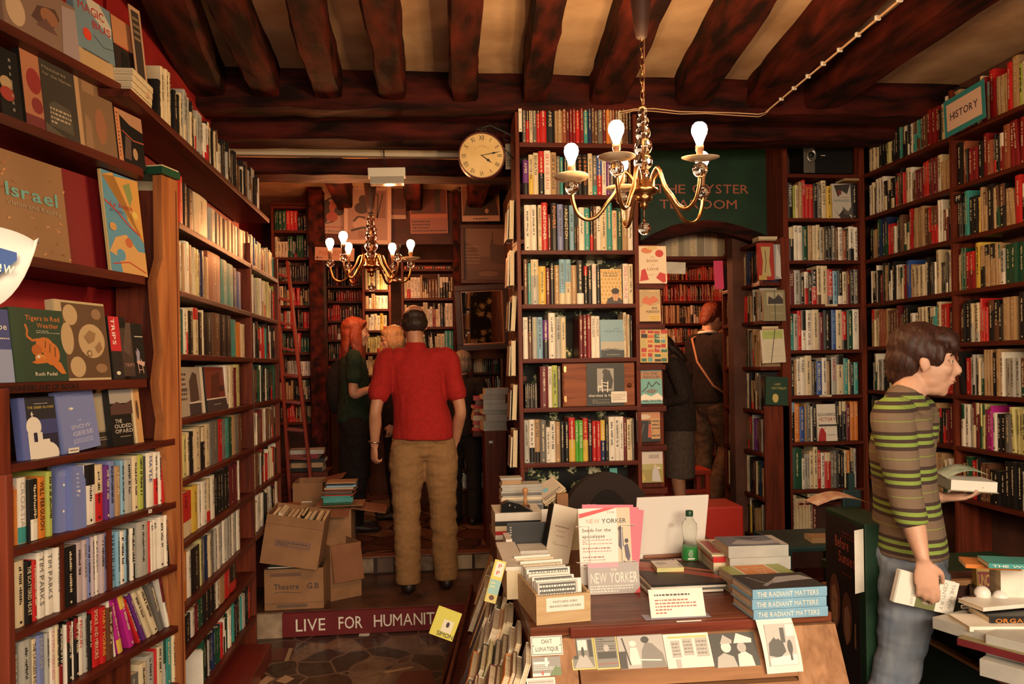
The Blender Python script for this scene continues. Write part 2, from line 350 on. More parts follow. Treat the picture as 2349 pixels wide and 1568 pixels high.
def add_book(P, D, s, w, h, d, z, inset, c, c2, title, tc, case, row, idx, lean=0, style=None, rr=None):
    p = Vector((P[0], P[1], z))+Vector(D)*s; M = frame(p, D) @ Matrix.Translation((0, inset, 0))
    if lean: M = M @ Matrix.Translation((w if lean > 0 else 0, 0, 0)) @ Matrix.Rotation(math.radians(lean), 4, 'Y') @ Matrix.Translation((-w if lean > 0 else 0, 0, 0))
    c0 = M @ Vector((w/2, 0, h/2)); u, v = proj(c0); u0, _ = proj(M @ Vector((0, 0, h/2))); u1, _ = proj(M @ Vector((w, 0, h/2))); _, v0 = proj(M @ Vector((w/2, 0, 0))); _, v1 = proj(M @ Vector((w/2, 0, h)))
    area = abs(u1-u0)*abs(v1-v0)
    if u < -20 or u > 2369 or v < -40 or v > 1610: area = -1 if (u < -700 or u > 3000 or v < -500 or v > 2300) else 1
    BOOKS.append(dict(M=M, w=w, h=h, d=d, c=c, c2=c2, title=title, tc=tc, case=case, row=row, idx=idx, area=area, style=style, uv=(u, v), seed=len(BOOKS)))
def row_spec(case, row, P, D, z, gap, spec, crop, v0, v1=None, depth=.15, inset=.012, hdef=.86, boost=0, start=1):
    """books whose left edges were read off the photo; crop = (x offset, scale) of the reading"""
    v1 = v0 if v1 is None else v1; D = Vector(D); n = Vector((D.y, -D.x, 0)); P = Vector(P)
    T = parse(spec); xs = [crop[0]+t[1]/crop[1] for t in T]; X0, X1 = xs[0], xs[-1]
    ss = []
    for x in xs:
        v = v0+(v1-v0)*((x-X0)/max(1, X1-X0)); q = aP(x, v, (P.x, P.y, 0), n); ss.append((q-P).dot(D) if True else 0)
    r = random.Random(sum(map(ord, case+row))); k = start
    for i in range(len(T)-1):
        c, _, hf, c2, title, tc, lean = T[i]
        if c == '_': continue
        w = max(.006, ss[i+1]-ss[i]-.0008)
        hf = hf or hdef*(.93+.12*r.random())
        add_book(P, D, ss[i], w, gap*min(hf, .97), depth*(.85+.3*r.random()), z+.0005, inset+.008*r.random(), c, c2, title, tc, case, row, k, lean); BOOKS[-1]['boost'] = boost; k += 1
def row_rand(case, row, P, D, z, gap, s0, s1, pal, seed, wmin=.012, wmax=.04, depth=.15, inset=.012, h=(.72, .95), lean=.04, gapp=.03, boost=0, start=1):
    r = random.Random(seed); s = s0; k = start; run = 0
    while s < s1-.008:
        if run <= 0:
            c = r.choice(pal); w0 = r.uniform(wmin, wmax); h0 = r.uniform(*h); c2 = r.choice('WCKRbgs') if r.random() < .22 else None; run = r.choice([1, 1, 1, 1, 1, 2, 3])
        if c2 == c: c2 = None
        run -= 1
        w = min(w0, s1-s-.001)
        if w < .007: break
        lv = 0
        if r.random() < lean and s+w+.05 < s1: lv = r.uniform(3, 9)
        hh = gap*h0
        ex = math.sin(math.radians(lv))*hh if lv else 0
        if lv and s+w+ex > s1: lv = 0; ex = 0
        if lv: s += 0
        add_book(P, D, s, w, hh, depth*r.uniform(.8, 1.1), z+.0005, inset+.012*r.random(), c, c2, '', None, case, row, k, -lv if lv else 0); BOOKS[-1]['boost'] = boost
        if lv: s += ex*.0
        s += w+.0006+(r.uniform(.01, .03) if r.random() < gapp else 0); k += 1
def book_parts(b, full=True):
    """returns (cover MB, pages MB, print MB) in local coordinates"""
    w, h, d = b['w'], b['h'], b['d']; r = random.Random(b['seed']*7+1); t = min(.0025, w*.12); cov = MB(); pg = MB(); pr = MB()
    hard = r.random() < .5; k = .004 if hard else .0006
    if b['c'] != 'paper': m = cm(b['c'])
    cov.prism([(0, .004), (w*.3, 0), (w*.7, 0), (w, .004), (w, d), (w-t, d), (w-t, .007), (t, .007), (t, d), (0, d)], 0, h, m, plane='XY')
    pg.box((t, .0071, k), (w-t, d-.003, h-k), PAGES)
    light = b['c'] in 'WCLpsojYvA'
    tc = b['tc'] or ('K' if light else 'C'); tm = cm(tc); y = -.0007
    def rect(x0, x1, z0, z1, mat): pr.add([(x0, y, z0), (x1, y, z0), (x1, y, z1), (x0, y, z1)], [(0, 1, 2, 3)], mat)
    if b['c2']:
        f = r.choice([.25, .35, .5]); top = r.random() < .5
        z0, z1 = ((1-f)*h, h-.001) if top else (.001, f*h)
        cov.add([(w*.02, .0036, z0), (w*.3, y*.6, z0), (w*.7, y*.6, z0), (w*.98, .0036, z0), (w*.02, .0036, z1), (w*.3, y*.6, z1), (w*.7, y*.6, z1), (w*.98, .0036, z1)], [(0, 1, 5, 4), (1, 2, 6, 5), (2, 3, 7, 6)], cm(b['c2']))
    y = -.0012
    if b['title'] and full:
        vs, fs, tw = textdata(b['title'].replace('_', ' '), .012); H = min(w*.5, .017); L = h*.8; sx = min(L/tw, H/.72*1.25); hh = H/.72
        z1 = h*.93
        pr.add([(w*.5-H*.5+v[1]*hh*1.0, y, z1-v[0]*sx) for v in vs], fs, tm)   # reads top to bottom
    elif w > .009:
        z = h*r.uniform(.86, .94); end = h*r.uniform(.25, .45)
        sz = min(w*r.uniform(.24, .42), .0095); a0 = w*.5-sz/2; a1 = w*.5+sz/2
        while z > end:      # author and title set small down the spine
            L = sz*r.uniform(.25, .6)+.0006
            rect(a0+(sz*.25 if r.random() < .3 else 0), a1 if r.random() < .75 else a1-sz*.3, z-L, z, tm); z -= L+sz*.22
            if r.random() < .16: z -= sz*.7
        if r.random() < .6: rect(w*.5-sz*.4, w*.5+sz*.4, h*.05, h*.05+sz*.8, tm)
    return cov, pg, pr
# ================================================================ left wall, canted front unit
ORD = ['top', 'second', 'third', 'fourth', 'fifth', 'sixth', 'seventh', 'eighth', 'ninth', 'tenth']
FL = 'left front shelving'
def sF(u, v): return (aP(u, v, PE, N1)-PE).dot(D1)
zF = [aP(u, v, PE, N1).z for u, v in ((403, 1004), (409, 1146), (412, 1288), (413, 1428), (413, 1560))]   # lower shelves
sL = sF(20, 1150)-.30
P0 = PE+D1*sL
t = thing('bookcase', 'dark red wooden shelving with pine end post in the left foreground', 'bookcase', M=frame((P0.x, P0.y, 0), D1))
for z in zF+[zF[-1]-.26]:
    o = shelf_board(-sL, .235, SHELFX, over=.01).build('shelf', t); o.location = (0, 0, z)
m = MB(); m.bbox((-sL+.001, .031, .0), (-sL+.028, .235, 1.26), PINE); m.build('side_panel', t)
m = MB(); m.bbox((sF(25, 1150)-sL-.065, -.02, .0), (sF(25, 1150)-sL-.02, .235, 1.49), POSTW); m.build('side_panel', t)
for (u0, v0, z0, z1) in ((148, 1330, zF[2]+.001, zF[1]-.026), (258, 1300, zF[2]+.001, zF[1]-.026), (300, 1540, zF[4]+.001, zF[3]-.026)):
    s = sF(u0, v0)-sL; m = MB(); m.bbox((s-.006, .004, z0), (s+.006, .22, z1), POSTW); m.build('divider', t)
m = MB(); m.box((0, .232, .0), (-sL, .238, 1.49), noisemat('stained_back_board', (.10, .045, .02), (.42, .25, .12), nscale=6, detail=8, rough=.8)); m.build('back_panel', t)
# wide pine post: front board cut back in a curve, between the two units
m = MB(); Mp = frame((PE.x, PE.y, 0), D1)
pw = [(-.005, .6), (-.07, 1.2), (-.095, 1.26), (-.082, 1.35), (-.10, 1.42), (-.11, 1.49), (-.085, 1.60), (-.105, 1.75), (-.115, 1.86), (-.075, 1.95), (-.075, 2.26), (.03, 2.26), (.03, 0), (-.005, 0)]
m.prism([(a+.02, b) for a, b in pw], -.006, .03, PINE)
m.build('pine_post', label='golden brown pine post between the two left shelf units', cat='post', M=Mp)
gb = MB(); gb.bbox((-.07, -.02, 0), (.045, .12, .028), cm('g')); gb.bbox((-.066, -.016, .0282), (.041, .118, .034), PAGES)
gb.build('book', label='dark green book lying flat on top of the pine post', cat='book', M=frame((PE.x, PE.y, 2.262), D1), group='books lying flat')
# upper display shelves with rounded ends
upz = [aP(u, v, PE, N1).z for u, v in ((349, 636), (349, 394), (353, 233), (349, 868))]
nm = ['display_shelf']*4
lab = ['dark red display shelf below the olive leaf book and the map', 'dark red display shelf below the row of dark paintings books', 'topmost dark red display shelf at the upper left corner', 'dark red display shelf lettered A WONDERLAND OF BOOKS']
sE = sF(349, 640)
for i, z in enumerate(upz):
    m = MB(); L = 1.9; poly = [(-L, 0)]+[(sE-.06+.06*math.sin(a), .06-.06*math.cos(a)) for a in [k*math.pi/16 for k in range(9)]]+[(sE, .235), (-L, .235)]
    m.prism([(a, b) for a, b in poly], -.03, 0, SHELFX, plane='XY')
    o = m.build('display_shelf', label=lab[i], cat='shelf', M=frame((PE.x, PE.y, z), D1))
    if i == 3:
        q = MB(); s0 = sF(2, 885); s1 = sF(180, 882); text(q, 'A WONDERLAND OF BOOKS', frame((s0, -.0012, -.024), (1, 0, 0)), cm('K'), width=s1-s0, height=.017, center=False, bold=.012); q.build('lettering', o)
# books in the lower rows
cr = (0, 2.76)
gF = [None]+[zF[i]-zF[i+1]-.026 for i in range(4)]
row_spec(FL, 'second', PE, D1, zF[1], gF[1], "O75~80:THE ROAD TO DAMASCUS|K;O138~75;W155~90/T:CROATIA|s;K212~85;K222~85/W;O275~86:WILL FERGUSON|K;o326~92;_362;W563~92/K;C632~88/R;P692~85;v722~90;t765~80;L800~88;s822~88;C870~92;o905~92;K945~88;W955~93:MAYLE|B;W1002~92/R;W1030~92;R1048~92;W1072~92:TONY;W1092~92;K1108", cr, 1210, 1120, boost=2)
row_spec(FL, 'third', PE, D1, zF[2], gF[2], "K88~88/t;C135~90;K195~85:THE SCATTERED HEART;R242~84;W275~93:TIM PARKS|S;W330~93:TIM PARKS|S;W380~93:TIM PARKS|S;_424;K430~88;A520~90;A560~91:JOHN HARRIS|S;v588~92;A612~92;W635~92;A660~92;v690~92;_715;L728~90:PARALLEL LINES|N;L765~88;W790~86;L822~86;K838~86;W852~86;K872~84;_892;s895~92;R965~88;W978~86:60|K;W1002~88:60|K;W1028~90;W1066~90;K1086~91;K1105~91;K1122~91;K1150", cr, 1370, 1270, boost=2)
row_spec(FL, 'fourth', PE, D1, zF[3], gF[3], "A10~60;_48;t65~93;S120~88;s150~93;C232~88:THE LAWLESS ROADS|K;v270~90:MARSH|s;s320~88;W348~94:FATIMA MERNISSI|p;C382~94;K405~92/D;W438~88;K452~92/D;W485~88;K500~92/D;W530~90:PENGUIN|R;s565~93;K592~86;R618~97:SMOKE AND MIRRORS|C;R665~90:MARY MORRIS|Y;b702~85;_752;K1130", cr, 1500, 1400, boost=2)
row_spec(FL, 'fifth', PE, D1, zF[4], gF[4], "_510;C550~40;t600~45;C660~50;C700~60;C735~60;_752;S830~62;C905~74;s955~80;R1012~85;C1020~86;s1060~95/g;T1075~97;C1118~92;K1135", cr, 1560, 1520, boost=2)
row_rand(FL, 'fifth', PE, D1, zF[4], gF[4], sL+.02, sF(185, 1555), 'CsWKtb', 71, .02, .04)
# leaning books at the right of the fourth row
def leaner(u, v, w, h, lean, c, c2, k):
    s = sF(u, v); add_book(PE, D1, s, w, h, .15, zF[3]+.0006, .015, c, c2, '', None, FL, 'fourth', k, lean); BOOKS[-1]['boost'] = 2
for i, (x, w, h, a, c, c2) in enumerate(((748, .012, .21, -9, 'W', None), (778, .026, .205, -13, 'M', 'Y'), (850, .030, .205, -18, 'M', 'Y'), (905, .012, .19, -24, 'R', None), (935, .018, .20, -25, 'P', None), (965, .022, .205, -26, 'C', None), (1002, .028, .205, -26, 'C', None), (1040, .03, .20, -20, 'S', None), (1085, .016, .205, -14, 'W', 'm'))):
    leaner(x/2.76, 1000+(1360-i*25)/2.76, w, h, a, c, c2, 22+i)
# ================================================================ left wall, straight units
XL = -.95; Z8 = [2.105, 1.842, 1.597, 1.346, 1.108, .868, .622, .44, .20]
Y0, Y1, Y2 = 3.14, 4.385, 5.16
b1 = bookcase('bookcase', 'dark red wooden bookcase against left wall behind the pine post', (XL, Y0, 0), (0, 1, 0), Y1-Y0, Z8, .21, 0, 2.22, top=False, back=POSTW)
b2 = bookcase('bookcase', 'narrower dark red bookcase against left wall nearest the ladder', (XL, Y1+.024, 0), (0, 1, 0), Y2-Y1-.024, Z8[:7], .21, .142, 2.24, top=False, back=POSTW, left=False)
LC = 'left bookcase behind pine post'; LD = 'left bookcase near ladder'
m = MB(); m.bbox((0, -.06, 0), (.75, .2, .09), flat('red_gloss_shelf', (.16, .02, .015), .3)); m.build('bench', label='low red painted plank below the left bookcase', cat='plank', M=frame((XL+.05, 3.5, 0.0), (0, 1, 0)))
PALS = ['RKCbssstRbzCCWK', 'CCtsCKNzTTBbCt', 'ggWKWKKKKbTYKK', 'KWKKWWCWtsmCj', 'WojCKCWKCRSsttb', 'WpKKKKKtmWbC', 'OWKKWCKWsWKsWCK', 'KKWRgKKKTWRRWKWK']
def g(i): return Z8[i-1]-Z8[i]-.026 if i else .19
# readable rows from the photo (crop 0..660 x 600..1100, scale 3.136)
row_spec(LC, 'top', (XL, 0, 0), (0, 1, 0), Z8[0], .21, "C970~92;R990~95;_1020;K1025~88;K1048~86;_1082;C1090~88;_1160;s1168~78;S1195~76;b1215~78;K1240~75;t1262~80;m1282~78;s1300~78;S1320~78;m1345~82;_1362", (0, 2.376), 520, 600, boost=1)
row_spec(LC, 'second', (XL, 0, 0), (0, 1, 0), Z8[1], g(1), "C1285~88;s1320~84;t1345~84;W1362~90;t1395~88;C1420~86;j1440~86;S1465~82;N1475~88;t1500~80;z1530~95:CLASSICS|C;T1620~92;T1660~90;N1705~88;B1735~84;_1765", (0, 3.136), 680, 700, boost=1)
row_spec(LC, 'third', (XL, 0, 0), (0, 1, 0), Z8[2], g(2), "g1285~80;g1315~80;g1345~82;W1350~84;R1380~84/C;K1390~82;C1425~90/R;K1462~84;C1495~90;K1505~86;b1560~90;K1610~90;K1650~92;T1695~86;O1730~82;C1760~80;b1785", (0, 3.136), 812, 818, boost=1)
row_spec(LC, 'fourth', (XL, 0, 0), (0, 1, 0), Z8[3], g(3), "_1655;W1660~93;C1685~92;m1710~88;j1728~95;_1758;j1785", (0, 3.136), 950, 930, boost=1)
row_spec(LC, 'fifth', (XL, 0, 0), (0, 1, 0), Z8[4], g(4), "W1300~82/g;j1338~80;C1375~82;K1400~82;C1425~86;K1475~86/C;C1505~88;S1545~92;R1600~92;S1635~90;T1655~90;g1680~90;t1705~94;S1725~94;b1745~94;z1765", (0, 3.136), 1080, 1055, boost=1)
row_spec(LC, 'sixth', (XL, 0, 0), (0, 1, 0), Z8[5], g(5), "R1165~82/C:LIFE|K;Y1245~88;W1280~85;W1305~88;C1335~88/R;W1360~90;K1385~90;K1402~90;K1420~90;K1440~90;K1458~90;m1480~92;m1510~92;W1535~94;K1545", (0, 2.76), 1225, 1140, boost=1)
row_spec(LC, 'seventh', (XL, 0, 0), (0, 1, 0), Z8[6], g(6), "O1172~88;W1215~84;K1240~82;_1292;j1295~88;S1308~88;N1330~86;C1350~84;S1368~86;s1385~86;W1400~92;s1420~92;W1440~92;s1455~93;s1470~94;W1490~95;s1505~95;W1525~92;K1540", (0, 2.76), 1370, 1250, boost=1)
row_spec(LC, 'eighth', (XL, 0, 0), (0, 1, 0), Z8[7]+.01, .15, "K1195~70;W1240~72;m1265~74;g1290~90;K1315~98;K1345~98;K1370~98;W1395~90;t1420~88;R1450~90;K1480~92/R;K1520", (0, 2.76), 1500, 1380, boost=1)
PALS = [p+'Kb' for p in PALS]
for i in range(8):
    D = (0, 1, 0); pal = PALS[i]
    if i == 0: row_rand(LC, 'top', (XL, 0, 0), D, Z8[0], .20, aX(1362/2.376, 610, XL).y, Y1-.01, pal, 101, h=(.68, .9), start=20)
    if i < 7: row_rand(LD, ORD[i], (XL, 0, 0), D, Z8[i], g(i), Y1+.03, Y2-.01, PALS[(i*3+1) % 8], 120+i, .01, .03, h=(.74, .96), boost=.5)
row_rand(LC, 'lowest', (XL, 0, 0), (0, 1, 0), Z8[8], .2, Y0+.3, Y1-.02, 'KWRgsNCKKT', 140, .015, .03, boost=1)
# long high shelf on the red wall, books on it
m = MB(); m.bbox((0, 0, -.028), (2.35, .20, 0), SHELFX, r=.004)
ZH = 2.49
hs = m.build('wall_shelf', label='long dark shelf high on the red wall above the left bookcases', cat='shelf', M=frame((-.985, 2.78, ZH), (0, 1, 0)))
HSH_ = 'high red wall shelving'
row_rand(HSH_, 'only', (-.985, 0, 0), (0, 1, 0), ZH, .24, 3.13, 4.9, 'KKbKCKsKKWKK', 150, .012, .035, depth=.13, h=(.6, .95), boost=.5)
for k in range(4): add_m = MB(); add_m.bbox((0, 0, 0), (.20, .13, .021), PAGES, r=.002); add_m.bbox((-.002, .128, 0), (.202, .133, .0215), cm('K'), r=.001); add_m.build('book', label='cream book, %s of four stacked at the near end of the high wall shelf' % ['lowest', 'second lowest', 'third', 'topmost'][k], cat='book', M=frame((-1.0+.002*k, 2.83, ZH+.0006+.0222*k), (0, 1, 0)), group='stack on the high wall shelf')
# ================================================================ central bookcase
C0 = aY(1197, 700, 4.30); C1 = aY(1458, 700, 4.30); YC = 4.30
zC = [aY(1200, v, YC).z for v in (327, 446, 574, 698, 823, 936, 1063)]
FLOW = pbsdf('floral_wallpaper', (.01, .01, .01), .8); nt = FLOW.node_tree; N = nt.nodes; L = nt.links; b = N['Principled BSDF']
tc = N.new('ShaderNodeTexCoord'); v = N.new('ShaderNodeTexVoronoi'); v.inputs['Scale'].default_value = 10.5; L.new(tc.outputs['Object'], v.inputs['Vector'])
no = N.new('ShaderNodeTexNoise'); no.inputs['Scale'].default_value = 55; no.inputs['Detail'].default_value = 1; L.new(tc.outputs['Object'], no.inputs['Vector'])
ad = N.new('ShaderNodeMath'); ad.operation = 'MULTIPLY_ADD'; ad.inputs[1].default_value = .9; L.new(no.outputs[0], ad.inputs[0]); L.new(v.outputs['Distance'], ad.inputs[2])
rp = N.new('ShaderNodeValToRGB'); rp.color_ramp.interpolation = 'CONSTANT'; e = rp.color_ramp.elements; e[0].color = (.66, .60, .42, 1); e[1].position = .84; e[1].color = (.008, .008, .008, 1)
q = e.new(.72); q.color = (.34, .30, .12, 1); q = e.new(.76); q.color = (.05, .09, .03, 1)
L.new(ad.outputs[0], rp.inputs[0]); L.new(rp.outputs[0], b.inputs['Base Color'])
CC = 'central bookcase'
cb = bookcase('bookcase', 'tall central bookcase backed with floral wallpaper behind the desk', (C0.x, YC, 0), (1, 0, 0), C1.x-C0.x, zC+[.67, .38, .1], .23, 0, 2.93, top=False, back=FLOW)
c1 = (1150, 3.136)
def gC(i): return (zC[i-1]-zC[i] if i else .305)-.026
PC = (C0.x, YC, 0)
D = (1, 0, 0)
row_spec(CC, 'top', PC, D, zC[0], .262, "S157~92;R181~97/K;C206~88;S230~86;R258~85/K;R285~87;K330~92:IVANHOE|C;_388;t390~78;t409~84;z444~80;m474~74;D496~78;D518~78;R542~84;D571~86;T600~88;N629~80;b656~88;b675~86;S702~80;m736~82;O762~84;t788~84;z806~86;b825~86;C850~75;b878~88;b902~86;K922~85;K944", c1, 325, 331, boost=1)
row_spec(CC, 'second', PC, D, zC[1], gC(1), "P160~74/K:AMIS|C;C202~86/Y;C235~90:BENEATH|K;K272~94/R;W315~95:ORYX AND CRAKE|R;t360~92:ORYX CRAKE|K;S403~84;T430~82;_452;K455~88;s480~86;S500~80;K520~80;K556~88:J G BALLARD|O;K592~88:J G BALLARD|O;C630~90;S662~86/T;B696~88/R;W732~80;P762~76;S790~85;K815~80;C840~85;s862~85;K890~88;b920~88;K944", c1, 446, 450, boost=1)
row_spec(CC, 'third', PC, D, zC[2], gC(2), "W172~90;W216~90;_259;C270~90;R297~95:CHRISTOPHER|W;m340~72;K363~94:POWERS|O;v411~92;K453~90:ARLINGTON|C;L497~90;K531~50;b545~50;W565~86;T605~84;K644~88/R;b668~88;W692~88;C724~84;T766~96;C806~80:BROOKLAND|R;g840~84;t877~86;W920~88;K955", c1, 574, 572, boost=1)
row_spec(CC, 'fourth', PC, D, zC[3], gC(3), "b165~92;T196~84;s219~92/C;Y275~78;m327~75;K357~84:NEVILLE|C;t388~80;L424~92/C;L467~92/C;t509~80;K550~90/W;K600~78/R;K628~78;W660~82:MARIAN|p;K690~80;_722;W884~83:DOUGLAS COUPLAND|R;C922~82;K955", c1, 698, 696, boost=1)
row_spec(CC, 'fifth', PC, D, zC[4], gC(4), "W163~84:ELLIS|S;b198~86/K;s229~84:CUNNING|o;L264~84;P305~78/K;W347~92;s395~84;C436~83;_472;m567~87;m596~88;D624~88:HORSE|C;W654~85:MALCOLM|K;W686~85:MALCOLM|K;_716;C887~92;t910~88;C918~88;K935~86;_953", c1, 822, 820, boost=1)
row_spec(CC, 'sixth', PC, D, zC[5], gC(5), "K175~54;S190~54;K203~54;S217~54;K230~55;S245~55;_262;m285~93;W343~93:EASTMAN|K;o371~95;S411~93:HINTON|C;_434", c1, 936, 935, boost=1)
row_spec(CC, 'seventh', PC, D, zC[6], gC(6), "s172~85;W207~86/K;t247~86/K:OATES|K;S285~84;W330~70;W359~82;t396~80;K432~80;K463~80;R494~88/Y;G540~82:LYNNE TRUSS|W;G564~82:LYNNE TRUSS|W;R596~86/Y:ANNE TYLER|Y;K633~82:JOHN UPDIKE|W;R663~80;R692~80;N722~82/Y;K756~78;W782~88;W826~88;W857~88;m888~86;C912~82;C937~84;S950~84;K965", c1, 1062, 1057, boost=1)
# ================================================================ bookcase in the right corner
YK = 4.95; K0 = aY(1812, 800, YK); K1 = aY(1977, 800, YK)
zK = [aY(1813, v, YK).z for v in (399, 500, 597, 698, 803, 907, 1014, 1123, 1241)]
KC = 'corner bookcase'
bookcase('bookcase', 'tall narrow dark red bookcase in the corner beside the green board', (K0.x, YK, 0), (1, 0, 0), K1.x-K0.x, zK+[.1], .24, 0, 3.05-.02, top=True, back=OLDWALL, sw=.034)
PK = (K0.x, YK, 0); k1 = (1780, 3.016); k2 = (1780, 3.135)
def gK(i): return zK[i-1]-zK[i]-.026
row_spec(KC, 'second', PK, D, zK[1], gK(1), "K92~90:FREEDOMS|W;o128~82;C145~84;t168~92;R192~97:LETTERS|C;R216~86:TRAVEL|Y;R243~86:TRAVEL|Y;K270~88:TRAVELS|C;S297~85;C326~96:LATE CITY|K;Y360~82;_396;K532~90;K578", k1, 500, 500, boost=1)
row_spec(KC, 'third', PK, D, zK[2], gK(2), "K100~88/C;W134~92:US|K;W163~92:US|K;g195~90;t232~92;C263~92:AT THE|s;C290~94;s316~88;t335~88;K350~90;K372~90;S398~92;b424~85;W443~88:A NEW WORLD|K;z471~80;K498~84;W514~90/K;W552~88;K577", k1, 597, 597, boost=1)
row_spec(KC, 'fourth', PK, D, zK[3], gK(3), "m98~84:TESTS|C;s136~86;K180~70;W209~82/R;K236~80;R258~88/K:PUBLIC ENEMIES|W;C295~97/b;C325~98;R370~88/K:PUBLIC ENEMIES|W;L405~84;K440~86/W;C472~82;m503~84:LARGER|Y;K526~84;S550~88;t580", k1, 698, 698, boost=1)
row_spec(KC, 'fifth', PK, D, zK[4], gK(4), "T103~88/g;s138~87;R168~95;W195~95/K;W229~96:THE BEST OF US|m;C273~97;m320~90;K354~95;B412~96:THIRTEEN DAYS|L;C445~96;R490~92/K;g523~94;W564~97:CALLOW|K;K612", k2, 803, 803, boost=1)
row_spec(KC, 'sixth', PK, D, zK[5], gK(5), "K118~84;t142~86;W160~88;W188~92:TALES|K;C222~96;S268~82;K288~86;B303~82:ROBIN HOOD|W;W342~90;t378~82;K402~84;s412~92:HURSTON|R;C450~97/K;T500~88;C532~85;K548~80;T572~78;K604", k2, 907, 907, boost=1)
row_spec(KC, 'seventh', PK, D, zK[6], gK(6), "K105~93/L;O145~90;B181~82;t218~90;S232~92;W261~82:KIDDING|K;K277~88;_303;K443~93;K467~93/C;K487~93/C;m516~86;O546~92:PORTER|C;O575~92:PORTER|C;K602", k2, 1014, 1014, boost=1)
row_spec(KC, 'eighth', PK, D, zK[7], gK(7), "R103~92/C;g130~94;W199~70;s220~80;s238~80;C256~86;C280~96;R312~88:BURY THE CHAINS|W;W336~82;R362~83/C;S405~86;S425~86;K450~86;K480~86;K495~80;C508~86;O527~86;K546~92/t;s570~90;K590", k2, 1122, 1122, boost=1)
row_spec(KC, 'ninth', PK, D, zK[8], gK(8), "C945~96/Y:SUPERPOWER|K;C1002~88:FLINT|R;C1025~88:FLINT|R;C1047~88:FLINT|R;C1070~86:FLINT|R;C1090~86;m1115~70;_1140", (1500, 3.028), 1240, 1240, boost=1)
# two books lying above them
def flatbook(name, lab, M, w, d, th, c, cat='book', group=None, title=None, tc='W', coverprint=None, hard=True):
    """book lying flat: spine along local x at y=0 facing the viewer"""
    t = thing('book', lab, cat, M=M, group=group); b = MB()
    if hard:
        b.bbox((0, 0, th-.0025), (w, d, th), cm(c), r=.001); b.bbox((0, 0, 0), (w, d, .0025), cm(c), r=.001); b.bbox((0, -.003, 0), (w, .003, th), cm(c), r=.0025)
        b.build('cover', t); p = MB(); p.box((.004, .0032, .0026), (w-.004, d-.005, th-.0026), PAGES); p.build('page_block', t)
    else:
        b.bbox((0, 0, th-.001), (w, d, th), cm(c), r=.0004); b.bbox((0, 0, 0), (w, d, .001), cm(c), r=.0004); b.bbox((0, -.001, 0), (w, .001, th), cm(c), r=.0008)
        b.build('cover', t); p = MB(); p.box((.001, .0012, .0011), (w-.001, d-.001, th-.0011), PAGES); p.build('page_block', t)
    if title:
        q = MB(); text(q, title, frame((w*.06, -.0038 if hard else -.0014, th*.25), (1, 0, 0)), cm(tc), width=w*.82, height=th*.5, center=False, bold=.012); q.build('spine_title', t)
    if coverprint:
        q = MB(); coverprint(q, w, d, th+.0006); q.build('cover_print', t)
    return t
zt = zK[7]-.026-.055-.04
flatbook('book', 'cream hardback lying on its side under the eighth shelf of the corner bookcase', frame(aY(1852, 1140, 4.97), D), .215, .14, .023, 'C', title='TWO NATIONS   ANDREW HACK', tc='K')
flatbook('book', 'black hardback with white title lying beneath the cream one, corner bookcase', frame(aY(1848, 1151, 4.97), D), .215, .14, .022, 'K', title='HOUSE OF DECEPTION', tc='W')
m = MB(); m.bbox((0, 0, 0), (.34, .2, .012), SHELFX); m.build('ledge', label='small ledge carrying two lying books in the corner bookcase', cat='shelf', M=frame(aY(1830, 1158, 4.965), D))
flatbook('book', 'tan book lying across the tops of the second row, corner bookcase', frame(aY(1936, 412, 4.955)-Vector((0, 0, .005)), D), .12, .12, .022, 't')
# speaker
sp = thing('speaker', 'black bookshelf loudspeaker with silver panel on the corner bookcase top shelf', 'speaker', M=frame(aY(1843, 398, 4.985)+Vector((0, 0, .004)), D))
SPK = flat('speaker_black', (.008, .008, .009), .35); SIL = flat('silver_plastic', (.30, .28, .26), .3, metal=.7)
m = MB(); m.bbox((0, 0, 0), (.35, .2, .225), SPK, r=.006); m.build('cabinet', sp)
m = MB(); m.bbox((.0, -.008, .0), (.078, -.0005, .225), SIL, r=.003); m.build('front_panel', sp)
m = MB(); m.lathe([(.0, .0), (.034, .0), (.04, .006), (.036, .012), (.026, .012), (.02, .004), (0, .006)], SIL, M=Matrix.Translation((.05, -.008, .118)) @ Matrix.Rotation(math.radians(90), 4, 'X') @ Matrix.Diagonal((.9, 1.35, 1, 1))); m.lathe([(0, .013), (.019, .013), (.012, .017), (0, .02)], flat('driver_black', (.01, .01, .01), .4), M=Matrix.Translation((.05, -.008, .118)) @ Matrix.Rotation(math.radians(90), 4, 'X')); m.build('driver', sp)
m = MB(); m.box((.125, -.0015, .116), (.155, -.0002, .120), PAPER); m.build('badge', sp)
# ================================================================ right wall
XF = aY(1987, 800, 4.95).x; DR = (0, -1, 0)
zR = [2.765, 2.48, 2.195, 1.905, 1.62, 1.335, 1.05, .77]
YA = 4.93; yD = aX(2186, 800, XF).y; yN = 2.9
RA = 'right wall by the corner'; RB = 'right wall under HISTORY sign'
bookcase('bookcase', 'dark wall bookcase on right, section nearest the corner', (XF, YA, 0), DR, YA-yD, zR, .20, 0, 3.02, top=False, left=False, back=OLDWALL)
bookcase('bookcase', 'dark wall bookcase on right, section under the HISTORY sign', (XF, yD-.024, 0), DR, yD-.024-yN, zR, .20, 0, 3.12, top=False, left=False, back=OLDWALL)
bookcase_pal = ['TCKtKjCWKRWCRKTKWKCC', 'KbWtCjKttRRKWKCtKK', 'bsCttKWRNTCRKWbRtC', 'KKWWKgCKWKKtYpBKK', 'KWmRztTWCCKbtCKWRCt', 'KtCWWKRCKsWKCsgK', 'KmtCtCsSWKmCRbt', 'KCRRWgtKKWRWKggC']
